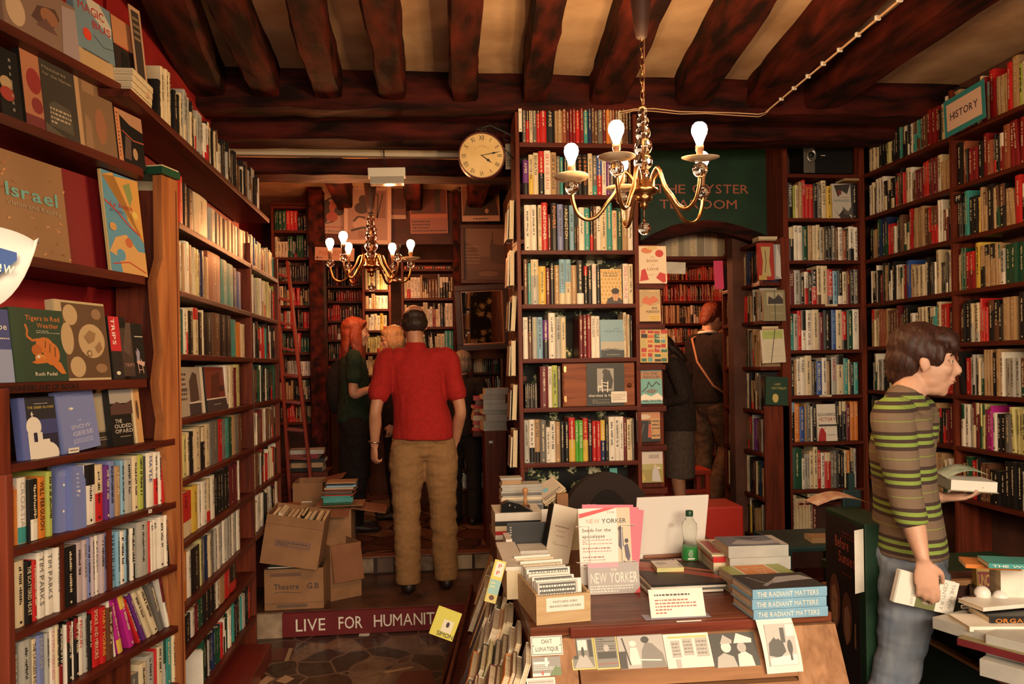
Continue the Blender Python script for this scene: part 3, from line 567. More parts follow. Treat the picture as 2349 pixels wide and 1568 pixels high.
palB = ['RCtRDKWCoRKK', 'KCKKSDWDzzzzDK', 'KbWRbTYKKttzzsK', 'ggttttTgbRYWKWKCs', 'RYRBsKtCKKbbRzKKs', 'bssKWRKbsgNKCW', 'WssCjCsbSRmWMK', 'WKsRKKRTsKRWKggK']
bookcase_pal = [p+'KKbDmt' for p in bookcase_pal]; palB = [p+'KbDt' for p in palB]
for i, z in enumerate(zR):
    gp = (zR[i-1]-z-.026) if i else .27
    row_rand(RA, ORD[i], (XF, YA, 0), DR, z, gp, .01, YA-yD-.005, bookcase_pal[i], 200+i, .012, .040, depth=.14, h=(.66, .97), boost=0)
    gp = (zR[i-1]-z-.026) if i else .28
    row_rand(RB, ORD[i], (XF, yD-.024, 0), DR, z, gp, .01, yD-.024-yN-.01, palB[i], 230+i, .014, .045, depth=.14, h=(.68, .97), boost=1.0)
# ================================================================ unit at the right of the tearoom doorway
XM = aY(1751, 800, 4.93).x; PMc = 'doorway shelf unit'
zM = [aX(1750, v, XM).z for v in (645, 734, 841, 941, 1039, 1141, 1237)]
y_far = aX(1661, 800, XM).y
bookcase('bookcase', 'dark shelf unit lining the right side of the tearoom doorway', (XM, y_far, 0), DR, y_far-4.955, zM+[.35, .1], .17, 0, aX(1745, 560, XM).z, top=True, left=True, right=False, back=OLDWALL)
palM = ['TKRNbRsRtKWWsC', 'NKRRKbbtsRKWsKt', 'KCCSttbmtbCCtKR', 'CKsKLKWbsKtSKKWW', 'KjKRPbbKtCsWTLKs', 'KKsKtKsjNKCWCRW', 'BRKsWKWStKYtmKRgW', 'KRRbKKbb']
for i, z in enumerate(zM+[.35]):
    gp = ((zM+[.35])[i-1]-z-.026) if i else .24
    row_rand(PMc, ORD[i], (XM, y_far, 0), DR, z, gp, .01, y_far-4.955-.005, palM[i], 260+i, .008, .026, depth=.12, h=(.70, .96), lean=.02)
m = MB(); e0 = aY(1754, 900, 4.93); e1 = aY(1797, 900, 4.93); m.bbox((XM+.185, 4.93, 0), (e1.x, 5.2, aY(1780, 545, 4.93).z), POSTW); m.bbox((XM, 4.93, 0), (XM+.174, 4.951, aY(1780, 930, 4.93).z), POSTW)
m.build('post', label='dark upright post beside the tearoom doorway under the dangling green book', cat='post', origin=(e0.x, 4.93, 0))
# ================================================================ printed things
def colm(c, rough=.5):
    if isinstance(c, str): return cm(c)
    k = 'ink_%d_%d_%d' % tuple(int(x*255) for x in c)
    return flat(k, c, rough)
def printed(q, items, w, h, y=-.0008, M=None):
    """flat print in fractions of a w x h rectangle; every later item lies a hair in front"""
    k = 0
    for it in items:
        yy = y-min(.00025, .003/max(1, len(items)))*k; k += 1
        if it[0] == 'r': _, x0, z0, x1, z1, c = it; vs = [(x0*w, yy, z0*h), (x1*w, yy, z0*h), (x1*w, yy, z1*h), (x0*w, yy, z1*h)]; q.add(vs, [(0, 1, 2, 3)], colm(c), M)
        elif it[0] == 'p': q.add([(x*w, yy, z*h) for x, z in it[1]], [list(range(len(it[1])))], colm(it[2]), M)
        elif it[0] == 'e':
            _, cx, cz, rx, rz, c = it; q.add([((cx+rx*math.cos(a*math.pi/10))*w, yy, (cz+rz*math.sin(a*math.pi/10))*h) for a in range(20)], [list(range(20))], colm(c), M)
        elif it[0] == 'l':     # thick line
            _, pts, th, c = it
            for (ax, az), (bx, bz) in zip(pts[:-1], pts[1:]):
                dx, dz = (bx-ax)*w, (bz-az)*h; L = math.hypot(dx, dz) or 1; nx, nz = -dz/L*th*w/2, dx/L*th*w/2
                q.add([(ax*w+nx, yy, az*h+nz), (ax*w-nx, yy, az*h-nz), (bx*w-nx, yy, bz*h-nz), (bx*w+nx, yy, bz*h+nz)], [(0, 1, 2, 3)], colm(c), M)
        elif it[0] == 't':
            _, s, xc, z, wd, c = it[:6]; hh = it[6] if len(it) > 6 else None
            vs, fs, tw = textdata(s, .012); sx = wd*w/tw; sy = (hh*h/.72) if hh else sx
            q.add([(xc*w+(v[0]-tw/2)*sx, yy, z*h+v[1]*sy) for v in vs], fs, colm(c), M)
        elif it[0] == 'x':     # lines of small unreadable print
            _, x0, z0, x1, z1, n, c = it; r = random.Random(int(x0*99+z0*77+n))
            for i in range(n):
                z = z1-(z1-z0)*(i+.5)/n; x = x0
                while x < x1-.02:
                    L = min(r.uniform(.02, .07), x1-x); t = (z1-z0)/n*.22
                    q.add([(x*w, yy, (z-t)*h), ((x+L)*w, yy, (z-t)*h), ((x+L)*w, yy, (z+t)*h), (x*w, yy, (z+t)*h)], [(0, 1, 2, 3)], colm(c), M); x += L+.018
                    if r.random() < .06: break
def faceout(lab, P, D, w, h, items, c='K', th=.025, tilt=8, roll=0, cat='book', group=None, pages=True, name='book', spine=None, M=None):
    """a book shown cover first, leaning back"""
    if M is None: M = frame(P, D) @ Matrix.Rotation(math.radians(-tilt), 4, 'X') @ Matrix.Rotation(math.radians(roll), 4, 'Y')
    t = thing(name, lab, cat, M=M, group=group); b = MB(); m = colm(c)
    b.bbox((0, 0, 0), (w, .0022, h), m, r=.0008); b.bbox((0, th-.0022, 0), (w, th, h), m, r=.0008); b.bbox((-.0022, .0004, 0), (.0004, th-.0004, h), colm(spine or c), r=.0008)
    b.build('cover', t)
    if pages: p = MB(); p.box((.0006, .0023, .003), (w-.003, th-.0023, h-.003), PAGES); p.build('page_block', t)
    q = MB(); printed(q, items, w, h)
    if q.f: q.build('cover_print', t)
    return t
def sheet(name, lab, M, w, h, items, c='W', th=.0008, cat='poster', group=None, curl=0):
    t = thing(name, lab, cat, M=M, group=group); b = MB(); n = 6
    b.box((0, 0, 0), (w, th, h), colm(c) if not hasattr(c, 'node_tree') else c); b.build('sheet', t)
    q = MB(); printed(q, items, w, h)
    if q.f: q.build('print', t)
    return t
# ================================================================ back room on the left
X1 = Vector((1, 0, 0))
def rng_case(name, lab, u0, u1, Y, vs, zb, zt, pals, seed, back=OLDWALL, depth=.2, boost=0, top=True, rowlab=None, wr=(.012, .035)):
    a = aY(u0, 800, Y); b = aY(u1, 800, Y); zs = [aY((u0+u1)/2, v, Y).z for v in vs]
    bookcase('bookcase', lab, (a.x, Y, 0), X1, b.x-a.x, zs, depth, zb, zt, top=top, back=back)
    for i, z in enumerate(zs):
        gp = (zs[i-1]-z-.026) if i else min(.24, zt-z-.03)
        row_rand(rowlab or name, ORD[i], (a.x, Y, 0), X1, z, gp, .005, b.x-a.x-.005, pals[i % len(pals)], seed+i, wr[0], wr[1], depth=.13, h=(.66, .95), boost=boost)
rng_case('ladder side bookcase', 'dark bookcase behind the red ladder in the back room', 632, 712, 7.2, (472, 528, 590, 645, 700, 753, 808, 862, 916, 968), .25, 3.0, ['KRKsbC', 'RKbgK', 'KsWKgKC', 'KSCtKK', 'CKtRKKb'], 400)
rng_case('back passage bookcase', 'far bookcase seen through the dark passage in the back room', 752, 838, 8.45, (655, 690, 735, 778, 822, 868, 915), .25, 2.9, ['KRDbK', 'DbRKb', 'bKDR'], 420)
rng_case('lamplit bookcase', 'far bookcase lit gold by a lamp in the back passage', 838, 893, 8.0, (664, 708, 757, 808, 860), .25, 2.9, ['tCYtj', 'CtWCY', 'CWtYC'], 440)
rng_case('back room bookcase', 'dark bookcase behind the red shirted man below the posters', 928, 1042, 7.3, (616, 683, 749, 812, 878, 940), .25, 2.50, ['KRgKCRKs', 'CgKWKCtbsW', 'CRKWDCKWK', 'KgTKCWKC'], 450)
rng_case('far right bookcase', 'low dark bookcase beneath the leaning mirror in the back room', 1085, 1170, 7.6, (853, 900), .25, 1.75, ['CKWRgCst', 'CRKDWKt'], 470)
rng_case('stair shelves', 'low dark shelf of books on the back room floor right', 1040, 1112, 6.6, (1030, 1075, 1120), .25, 1.25, ['WKDKCK', 'KCKtKR', 'sKWKCt'], 480)
m = MB(); a = aY(712, 800, 7.0); b = aY(745, 800, 7.0); m.bbox((a.x, 7.0, .25), (b.x, 7.16, 3.1), BEAM, r=.01); m.build('post', label='dark wooden post between ladder shelves and the passage', cat='post', origin=(a.x, 7.0, .25))
m = MB(); a = aY(1044, 800, 6.95); b = aY(1056, 800, 6.95); m.bbox((a.x, 6.95, .25), (b.x, 7.05, 3.1), BEAM, r=.01); m.build('post', label='thin dark post left of the framed street picture', cat='post', origin=(a.x, 6.95, .25))
# board carrying the posters
m = MB(); a = aY(700, 390, 7.16); b = aY(1172, 560, 7.16); m.box((a.x, 7.17, aY(900, 560, 7.17).z), (b.x+.03, 7.22, 3.12), noisemat('dark_panel', (.035, .008, .006), (.09, .018, .012), nscale=4)); m.box((a.x+2.0*0+1.32, 7.17, 1.6), (b.x+.03, 7.22, 2.6), OLDWALL); struct('wall_back_3', m)
def posterat(lab, u0, v0, u1, v1, Y, items, c, cat='poster', name='poster', roll=0, group=None, frame_c=None):
    a = aY(u0, v1, Y); b = aY(u1, v0, Y); M = frame(a, X1) @ Matrix.Rotation(math.radians(roll), 4, 'Y'); w, h = b.x-a.x, b.z-a.z
    t = sheet(name, lab, M, w, h, items, c, cat=cat)
    if frame_c:
        f = MB(); s = .045*w+.015
        for x0, z0, x1, z1 in ((-s, -s, w+s, 0), (-s, h, w+s, h+s), (-s, 0, 0, h), (w, 0, w+s, h)): f.bbox((x0, -.025, z0), (x1, .012, z1), colm(frame_c), r=.005)
        f.build('frame', t)
    return t
pt = (.42, .26, .20); pk = (.05, .03, .025)
posterat('faded play poster lettered SHAKESPEARE with dark jester figures', 717, 418, 795, 534, 7.14, [('t', "SHAKESPEARE'S", .5, .90, .86, pk, .05), ('x', .3, .76, .75, .86, 3, (.35, .08, .05)), ('e', .4, .5, .12, .16, pk), ('e', .62, .52, .16, .14, (.35, .08, .05)), ('e', .75, .45, .14, .09, pk), ('e', .35, .3, .08, .09, pk), ('e', .55, .33, .17, .1, (.35, .08, .05)), ('l', [(.3, .62), (.5, .7), (.7, .62)], .04, pk), ('l', [(.2, .25), (.4, .2), (.6, .24)], .03, pk), ('x', .12, .10, .88, .16, 1, (.35, .08, .05)), ('t', 'THIS IS REALISTIC', .5, .03, .85, pk, .035)], pt, roll=2)
posterat('larger pale poster lettered ON THE with drawn figures, behind the chandelier', 789, 410, 895, 558, 7.05, [('r', .08, .06, .92, .94, (.3, .17, .13)), ('r', .10, .84, .90, .93, pt), ('t', 'ON THE QUAY', .5, .86, .7, pk, .055), ('e', .4, .68, .09, .07, pk), ('e', .38, .55, .16, .09, pk), ('r', .55, .4, .88, .82, (.2, .1, .08)), ('l', [(.6, .4), (.62, .8), (.72, .75), (.7, .4), (.82, .78)], .03, pk), ('e', .33, .38, .08, .06, pt), ('e', .35, .3, .17, .08, pt), ('l', [(.2, .34), (.3, .42), (.45, .4)], .04, pk), ('l', [(.15, .2), (.4, .25), (.7, .22)], .05, pk), ('r', .3, .08, .7, .2, (.24, .12, .09))], (.5, .33, .26), roll=1)
posterat('dark red calendar with two standing figures and a grid of dates', 942, 396, 1026, 536, 7.14, [('r', .03, .32, .97, .98, (.12, .03, .025)), ('l', [(.22, .35), (.24, .6), (.22, .72)], .2, pk), ('e', .22, .78, .06, .05, pk), ('l', [(.75, .35), (.73, .6), (.76, .75)], .16, pk), ('e', .76, .8, .06, .05, pk), ('r', .0, .25, 1, .32, (.4, .13, .08)), ('x', .05, .02, .95, .22, 4, pk)], (.28, .10, .075), roll=-1)
posterat('portrait poster of a bearded figure in dark hat and cape', 1060, 402, 1145, 508, 7.0, [('r', .02, .12, .98, .98, (.22, .09, .06)), ('p', [(.05, .13), (.12, .45), (.3, .62), (.62, .62), (.9, .5), (.97, .13)], pk), ('e', .5, .72, .13, .12, (.12, .05, .035)), ('e', .48, .83, .28, .05, pk), ('e', .5, .88, .15, .07, pk), ('e', .66, .22, .05, .05, pt), ('x', .3, .03, .7, .08, 1, pk)], (.5, .33, .26), roll=-1)
posterat('small framed dark print between the two larger posters', 897, 425, 930, 502, 7.12, [('r', .0, .0, 1, .12, pt), ('r', .1, .3, .9, .9, (.07, .02, .015))], (.14, .05, .035))
posterat('long pale paper sign lettered PHILOSOPHY with arrow', 722, 566, 812, 596, 6.95, [('t', 'PHILOSOPHY', .52, .38, .82, (.3, .09, .05), .38), ('l', [(.05, .2), (.2, .2)], .018, pk), ('p', [(.02, .2), (.08, .32), (.08, .08)], pk)], (.40, .2, .13), cat='sign', name='sign', roll=2)
posterat('framed painting of a street of tall houses above the mirror', 1066, 524, 1155, 642, 6.9, [('r', 0, .45, 1, 1, (.16, .09, .06)), ('p', [(0, .2), (0, .75), (.3, .62), (.45, .4), (.45, .25)], (.10, .05, .03)), ('x', .02, .3, .4, .68, 6, (.2, .12, .08)), ('p', [(.65, .35), (.65, .7), (.72, .85), (.75, .7), (1, .66), (1, .3)], (.07, .04, .025)), ('l', [(.72, .8), (.72, .95)], .02, pk), ('r', 0, 0, 1, .2, (.08, .04, .025)), ('e', .6, .12, .25, .05, (.15, .08, .05))], (.11, .055, .035), cat='picture', name='painting', frame_c=(.06, .018, .01))
# leaning mirror
a = aY(1062, 792, 6.8); b = aY(1156, 668, 6.8)
t = thing('mirror', 'dark wooden framed mirror tilted forward below the street painting', 'mirror', M=frame(a, X1) @ Matrix.Rotation(math.radians(6), 4, 'X') @ Matrix.Rotation(math.radians(-2.5), 4, 'Y')); w, h = b.x-a.x, b.z-a.z
m = MB(); m.box((0, 0, 0), (w, .006, h), flat('mirror_glass', (.6, .5, .45), .03, metal=1.0)); m.build('glass', t)
f = MB(); s = .05
for x0, z0, x1, z1 in ((-s, -s, w+s, 0), (-s, h, w+s, h+s), (-s, 0, 0, h), (w, 0, w+s, h)): f.bbox((x0, -.03, z0), (x1, .012, z1), colm((.035, .014, .009)), r=.008)
f.build('frame', t)
f = MB()
for x0, z0, x1, z1 in ((0, 0, w, .012), (0, h-.012, w, h), (0, .012, .012, h-.012), (w-.012, .012, w, h-.012)): f.bbox((x0, -.014, z0), (x1, -.001, z1), colm((.25, .11, .05), .3), r=.003)
f.build('inner_trim', t)
# ladder leaning on the shelves
LADM = flat('red_ladder_wood', (.17, .022, .013), .45)
l0 = aY(728, 1030, 5.75); l1 = aY(645, 592, 6.35); r0_ = aY(690, 1030, 5.75)
t = thing('ladder', 'dark red wooden library ladder leaning at the left of the back room', 'ladder', (l0.x, l0.y, .25))
bL = Vector((aY(671, 1050, 5.75).x, 5.75, .25)); bR = Vector((aY(727, 1050, 5.75).x, 5.75, .25)); tL = aY(632, 596, 6.7); tR = aY(660, 604, 6.7)
O = Vector((l0.x, l0.y, .25))
def beamto(name, p, q, wx, wy, mat, parent, org, side=X1):
    p = Vector(p)-org; q = Vector(q)-org; d = (q-p); L = d.length; d.normalize(); x = (Vector(side)-d*d.dot(Vector(side))).normalized(); y = d.cross(x)
    M = Matrix(((x.x, y.x, d.x, p.x), (x.y, y.y, d.y, p.y), (x.z, y.z, d.z, p.z), (0, 0, 0, 1))); b = MB(); b.bbox((-wx/2, -wy/2, 0), (wx/2, wy/2, L), mat, M, r=.004); return b.build(name, parent)
beamto('side_rail', bL, tL, .022, .09, LADM, t, O); beamto('side_rail', bR, tR, .022, .09, LADM, t, O)
for k in range(1, 11):
    f = k/10.6; p = bL.lerp(tL, f); q = bR.lerp(tR, f); beamto('rung', p+Vector((.012, 0, 0)), q-Vector((.012, 0, 0)), .09, .022, LADM, t, O, side=(0, 1, 0))
# things heaped on the back room floor, small stacks
def stack(lab, P, D, n, w, d, th, cols, seed, group, jit=.012, hard=False):
    r = random.Random(seed); z = P[2]
    for k in range(n):
        tt = th*r.uniform(.7, 1.3); M = frame((P[0]+r.uniform(-jit, jit), P[1]+r.uniform(-jit, jit), z), Matrix.Rotation(r.uniform(-.08, .08), 3, 'Z') @ Vector(D))
        pos = 'bottom' if k == 0 else ('top' if k == n-1 else ordinal(k+1)+' up')
        c = cols[k % len(cols)]
        flatbook('book', '%s book, %s of %s' % (CN[c], pos, lab), M, w*r.uniform(.92, 1.05), d, tt, c, group=group, hard=hard); z += tt+.0006
    return z
def ordinal(n): return ('%d%s' % (n, 'th' if 10 < n % 100 < 20 else {1: 'st', 2: 'nd', 3: 'rd'}.get(n % 10, 'th')))
a = aY(1089, 988, 6.0); stack('tall orange paged stack on the back room ledge', (a.x, 6.0, a.z), X1, 9, .10, .14, .03, 'RtRCDtRb', 31, 'stack on the back room ledge')
b = aY(1112, 988, 5.6); z = stack('grey stack on the wooden post by the central bookcase', (b.x, 5.6, b.z), X1, 8, .17, .2, .037, 's', 32, 'grey stack by the central bookcase')
m = MB(); q0 = aY(1084, 1000, 6.0); q1 = aY(1170, 1000, 6.0); m.bbox((q0.x, 5.95, q0.z-.0), (q1.x, 6.3, aY(1089, 988, 6.0).z-.001), SHELFX); m.build('ledge', label='dark ledge carrying the orange paged stack', cat='shelf', origin=(q0.x, 5.95, q0.z))
m = MB(); q0 = aY(1111, 1000, 5.6); q1 = aY(1160, 1000, 5.6); m.bbox((q0.x, 5.58, .25), (q1.x, 5.83, b.z-.001), POSTW)
m.bbox((q0.x+.03, 5.572, b.z-.09), (q0.x+.06, 5.582, b.z-.07), SIL); m.build('newel_post', label='square dark wooden post with the grey stack of books on top', cat='post', origin=(q0.x, 5.6, .25))
a = aY(660, 1030, 6.1); stack('heap at the foot of the ladder', (a.x, 6.1, .75), X1, 5, .25, .18, .03, 'KtKDs', 33, 'heap at the foot of the ladder')
m = MB(); m.bbox((a.x-.1, 6.05, .252), (a.x+.30, 6.4, .749), SHELFX); m.build('box', label='dark low chest under the heap of books by the ladder', cat='chest', origin=(a.x, 6.0, .25))
# ================================================================ green board with arch, tearoom behind
YG = 5.20
g0 = aY(1470, 500, YG); g1 = aY(1797, 500, YG)
gx0, gx1 = g0.x, g1.x; ztop = aY(1600, 262, YG).z
arch = []
for u, v in ((1470, 552), (1500, 535), (1540, 518), (1580, 509), (1620, 506), (1660, 510), (1700, 520), (1740, 534), (1797, 560)): p = aY(u, v, YG); arch.append((p.x, p.z))
m = MB(); m.prism([(gx0, ztop)]+arch+[(gx1, ztop)], YG, YG+.035, GREENP)
board = thing('sign_board', 'dark green board with arched bottom lettered THE OYSTER TEAROOM', 'sign', (gx0, YG, ztop))
m.v = [(x-gx0, y-YG, z-ztop) for x, y, z in m.v]; m.build('board', board)
def lettering(s, u0, u1, v, h, Y, par, mat, bold=.0):
    p = aY(u0, v, Y); q = aY(u1, v, Y); q_ = MB(); text(q_, s, frame((p.x-gx0, -.002, p.z-ztop), X1), mat, width=q.x-p.x, height=h*Y/FPX, center=False, bold=bold); q_.build('lettering', par)
LT = flat('salmon_lettering', (.42, .12, .07), .5)
lettering('THE', 1503, 1572, 443, 22, YG, board, LT); lettering('OYSTER', 1588, 1717, 443, 22, YG, board, LT); lettering('TEAROOM', 1513, 1690, 478, 22, YG, board, LT)
m = MB(); arch2 = []
for i, (x, z) in enumerate(arch): k = 1-abs(i-4)/4.6; arch2.append((x, z-.035-.055*(1-k*.3)))
m.prism(arch+arch2[::-1], YG-.02, YG+.06, BEAMX); m.build('arch_board', label='dark wooden arch strip under the green board', cat='arch', origin=(gx0, YG, arch[4][1]))
m = MB(); m.box((gx0, YG+.001, ztop+.0), (2.9, YG+.05, 3.13), OLDWALL); struct('wall_back_4', m)
# cream paged books seen over the doorway
a = aY(1478, 588, 5.55); b = aY(1668, 588, 5.55)
m = MB(); m.bbox((0, -.01, -.024), (b.x-a.x, .2, 0), SHELFX); m.build('shelf', label='shelf of cream page edges seen through the arch', cat='shelf', M=frame((a.x, 5.55, a.z), X1))
r = random.Random(8); x = .01; k = 1
while x < b.x-a.x-.05:
    w = r.uniform(.028, .06); t = thing('book', 'pale book, fore edge outward, %s from left on shelf through the arch' % ordinal(k), 'book', M=frame((a.x+x, 5.56, a.z+.0006), X1), group='fore edges through the arch'); h = .19+.02*r.random()
    p = MB(); p.box((.002, 0, .001), (w-.002, .14, h-.001), [PAGES, colm((.30, .25, .17)), colm((.45, .38, .27))][k % 3]); p.build('page_block', t)
    p = MB(); c = cm(r.choice('WCstW')); p.box((0, -.001, 0), (.0019, .141, h), c); p.box((w-.0019, -.001, 0), (w, .141, h), c); p.box((0, .141, 0), (w, .143, h), c); p.build('cover', t); x += w+.001; k += 1
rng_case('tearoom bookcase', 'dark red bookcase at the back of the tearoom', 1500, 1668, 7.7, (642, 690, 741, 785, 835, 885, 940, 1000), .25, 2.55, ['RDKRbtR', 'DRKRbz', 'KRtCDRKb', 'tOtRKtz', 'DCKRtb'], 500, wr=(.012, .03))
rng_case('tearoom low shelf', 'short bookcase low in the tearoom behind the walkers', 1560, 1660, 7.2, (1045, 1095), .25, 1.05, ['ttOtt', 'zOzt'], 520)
# paper pinned at the doorway and red stool
posterat('blank white paper sheet hanging in the tearoom doorway', 1528, 600, 1572, 627, 5.5, [], 'W', cat='paper', name='paper_sheet', roll=2)
posterat('bright pink paper strip hanging in the tearoom doorway', 1640, 598, 1660, 663, 5.3, [], (.75, .05, .16), cat='paper', name='paper_strip', roll=-2)
st = aY(1578, 1160, 6.4); t = thing('stool', 'small red wooden stool on the tearoom floor', 'stool', (st.x, 6.4, .25)); RS = flat('stool_red', (.45, .045, .02), .45)
m = MB(); m.bbox((-.16, -.14, .36), (.16, .14, .40), RS, r=.008); m.build('seat', t)
for sx in (-1, 1):
    for sy in (-1, 1): m = MB(); m.bbox((sx*.13-.018, sy*.11-.018, 0), (sx*.13+.018, sy*.11+.018, .36), RS); m.build('leg', t)
m = MB(); [m.bbox((-.112, sy*.11-.01, .20), (.112, sy*.11+.01, .24), RS) for sy in (-1,)]; m.build('stretcher', t)
# ================================================================ white metal bracket, fluorescent box lamp
a = aY(1190, 300, 4.28); m = MB(); m.box((0, -.002, -.005), (.018, .001, .12), flat('white_metal', (.8, .74, .62), .5)); m.box((0, -.002, .12), (.018, .03, .122), MATS['white_metal']); m.box((.006, -.003, .005), (.011, -.002, .010), cm('K')); m.box((.006, -.003, .10), (.011, -.002, .105), cm('K'))
m.build('bracket', label='bent white metal strip at the top left of central bookcase', cat='bracket', M=frame(a, X1))
a = aY(845, 422, 4.86); w = aY(931, 422, 4.86).x-a.x
t = thing('wall_light', 'white box emergency light hanging under the old beam', 'light', M=frame(a, X1) @ Matrix.Rotation(math.radians(-1.5), 4, 'Y'))
m = MB(); m.bbox((0, 0, .045), (w, .07, .10), flat('white_metal', (.8, .74, .62), .5), r=.004); m.build('housing', t)
m = MB(); m.bbox((.01, -.004, .0), (w-.01, .066, .044), flat('frosted_diffuser', (.45, .40, .35), .15, ), r=.004); m.build('diffuser', t)
m = MB(); m.tube([(w*.45, .03, .10), (w*.44, .03, .2), (w*.44, .03, .215)], .004, cm('K')); m.build('cable', t)
# ================================================================ chandeliers
BULB = pbsdf('lit_bulb', (1, .8, .5), .3, emis=(1.0, .60, .26), es=420)
BULB2 = pbsdf('lit_bulb_back', (1, .7, .45), .3, emis=(1.0, .38, .13), es=210)
CERAM = noisemat('glass_drip_tray', (.55, .38, .22), (.75, .58, .38), nscale=30, rough=.15)
def chandelier(lab, P, R, arms, tiers, zc, bulbmat, trays, chain_to, lit):
    """P = centre of the brass hub; arms = list of angles"""
    s = R/.31; t = thing('chandelier', lab, 'chandelier', P)
    m = MB(); m.lathe([(0, -.075*s), (.012*s, -.07*s), (.018*s, -.055*s), (.012*s, -.045*s), (.03*s, -.04*s), (.036*s, -.025*s), (.028*s, -.018*s), (.055*s, -.008*s), (.062*s, .004*s), (.058*s, .012*s), (.046*s, .016*s), (.046*s, .045*s), (.02*s, .05*s), (0, .05*s)], BRASS, seg=24); m.build('hub', t)
    m = MB(); z = .055*s
    for k_, r in enumerate(tiers):
        z += (r*.8)*s; m.sphere((0, 0, z), r*s, GLASS, seg=16, rings=10); z += (r*.8)*s
    m.build('glass_balls', t); ztop = z
    m = MB(); m.tube([(0, 0, .04*s), (0, 0, z+.01)], .004*s, BRASS, seg=8); m.lathe([(0, z), (.016*s, z), (.016*s, z+.012*s), (0, z+.014*s)], BRASS); m.build('stem', t)
    m = MB(); m.sphere((0, 0, -.155*s), .027*s, GLASS, seg=16, rings=10); m.build('glass_drop', t); m = MB(); m.tube([(0, 0, -.126*s), (0, 0, -.07*s)], .0015*s, BRASS, seg=6); m.lathe([(0, -.128*s), (.008*s, -.126*s), (.005*s, -.118*s), (0, -.116*s)], BRASS); m.build('drop_link', t)
    for k, (ang, rr, dz) in enumerate(arms):
        c, s_ = math.cos(ang), math.sin(ang); pts = []
        for r, z in ((.04, .03), (.055, .065), (.085, .085), (.12, .07), (.16, .02), (.20, -.03), (.245, -.045), (.285, -.02), (.305, .03), (.31, .065)):
            pts.append(Vector((c*r*s*rr, s_*r*s*rr, (z+dz)*s if r > .1 else z*s)))
        # smooth
        sp = []
        for i in range(len(pts)-1):
            p0, p1, p2, p3 = pts[max(0, i-1)], pts[i], pts[i+1], pts[min(len(pts)-1, i+2)]
            for q in range(4):
                u = q/4; sp.append(.5*((2*p1)+(p2-p0)*u+(2*p0-5*p1+4*p2-p3)*u*u+(3*p1-p0-3*p2+p3)*u**3))
        sp.append(pts[-1])
        m = MB(); m.tube(sp, .0085*s, BRASS, seg=10); am = m.build('arm', t)
        e = pts[-1]; T = Matrix.Translation(e)
        m = MB(); m.sphere((0, 0, .030*s), .030*s, GLASS, T, seg=16, rings=10); m.build('glass_cup', am)
        if trays[k]: m = MB(); m.lathe([(.012*s, .060*s), (.04*s, .064*s), (.072*s, .074*s), (.074*s, .078*s), (.04*s, .069*s), (.012*s, .066*s)], CERAM, T @ Matrix.Rotation(.12*math.sin(k*2.1), 4, 'X'), seg=28); m.build('drip_tray', am)
        m = MB(); m.lathe([(.0, .062*s), (.012*s, .062*s), (.013*s, .10*s), (.016*s, .105*s), (.016*s, .125*s), (0, .125*s)], flat('lamp_socket', (.10, .05, .03), .4), T, seg=14); m.build('socket', am)
        if lit[k]:
            h = .124*s; m = MB(); m.lathe([(0, h), (.012*s, h), (.014*s, h+.012*s), (.021*s, h+.030*s), (.029*s, h+.047*s), (.031*s, h+.062*s), (.027*s, h+.079*s), (.016*s, h+.090*s), (0, h+.093*s)], bulbmat, T, seg=18); m.build('bulb', am)
    # chain and rose
    m = MB(); zt = chain_to-P[2]; n = int((zt-ztop-.02)/.03)
    for i in range(n):
        zz = ztop+.02+i*.03; ring = [(.007*math.cos(a), 0, .019*math.sin(a)+zz) if i % 2 else (0, .007*math.cos(a), .019*math.sin(a)+zz) for a in [j*math.pi/5 for j in range(11)]]
        m.tube(ring, .0022, BRASS, seg=5, cap=False)
    m.tube([(0, 0, ztop+n*.03), (0, 0, zt-.28)], .003, BRASS, seg=6); m.tube([(.004, 0, ztop), (.012, .004, (ztop+zt)/2), (.003, 0, zt)], .0022, cm('b'), seg=6)
    m.build('chain', t)
    m = MB(); m.lathe([(.008, zt-.30), (.02, zt-.29), (.028, zt-.24), (.042, zt-.12), (.05, zt-.01), (.05, zt)], flat('dark_rose', (.03, .009, .006), .6), seg=18); m.build('ceiling_rose', t)
    return t
P1 = aY(1477, 440, 2.72)
A = [(math.radians(a), r, -.065) for a, r in ((235.5, 1.03), (300, .98), (169, .98), (96, .85), (26, 1.12))]
c1_ = chandelier('large brass chandelier with clear glass balls hanging over the desk', P1, .26, A, (.025, .040, .039, .033, .027, .021), 0, BULB, [1, 1, 1, 1, 0], 2.98, [1, 1, 1, 1, 1])
P2 = aY(852, 612, 5.75)
A2 = [(math.radians(a), 1, -.06) for a in (172, 128, 200+35, 20, 62, 312)]
chandelier('smaller brass chandelier with bare lit bulbs in the back room', P2, .30, A2, (.040, .050, .045, .036, .030, .024, .02), 0, BULB2, [0, 0, 0, 1, 0, 0], 2.94, [1, 1, 1, 1, 1, 0])
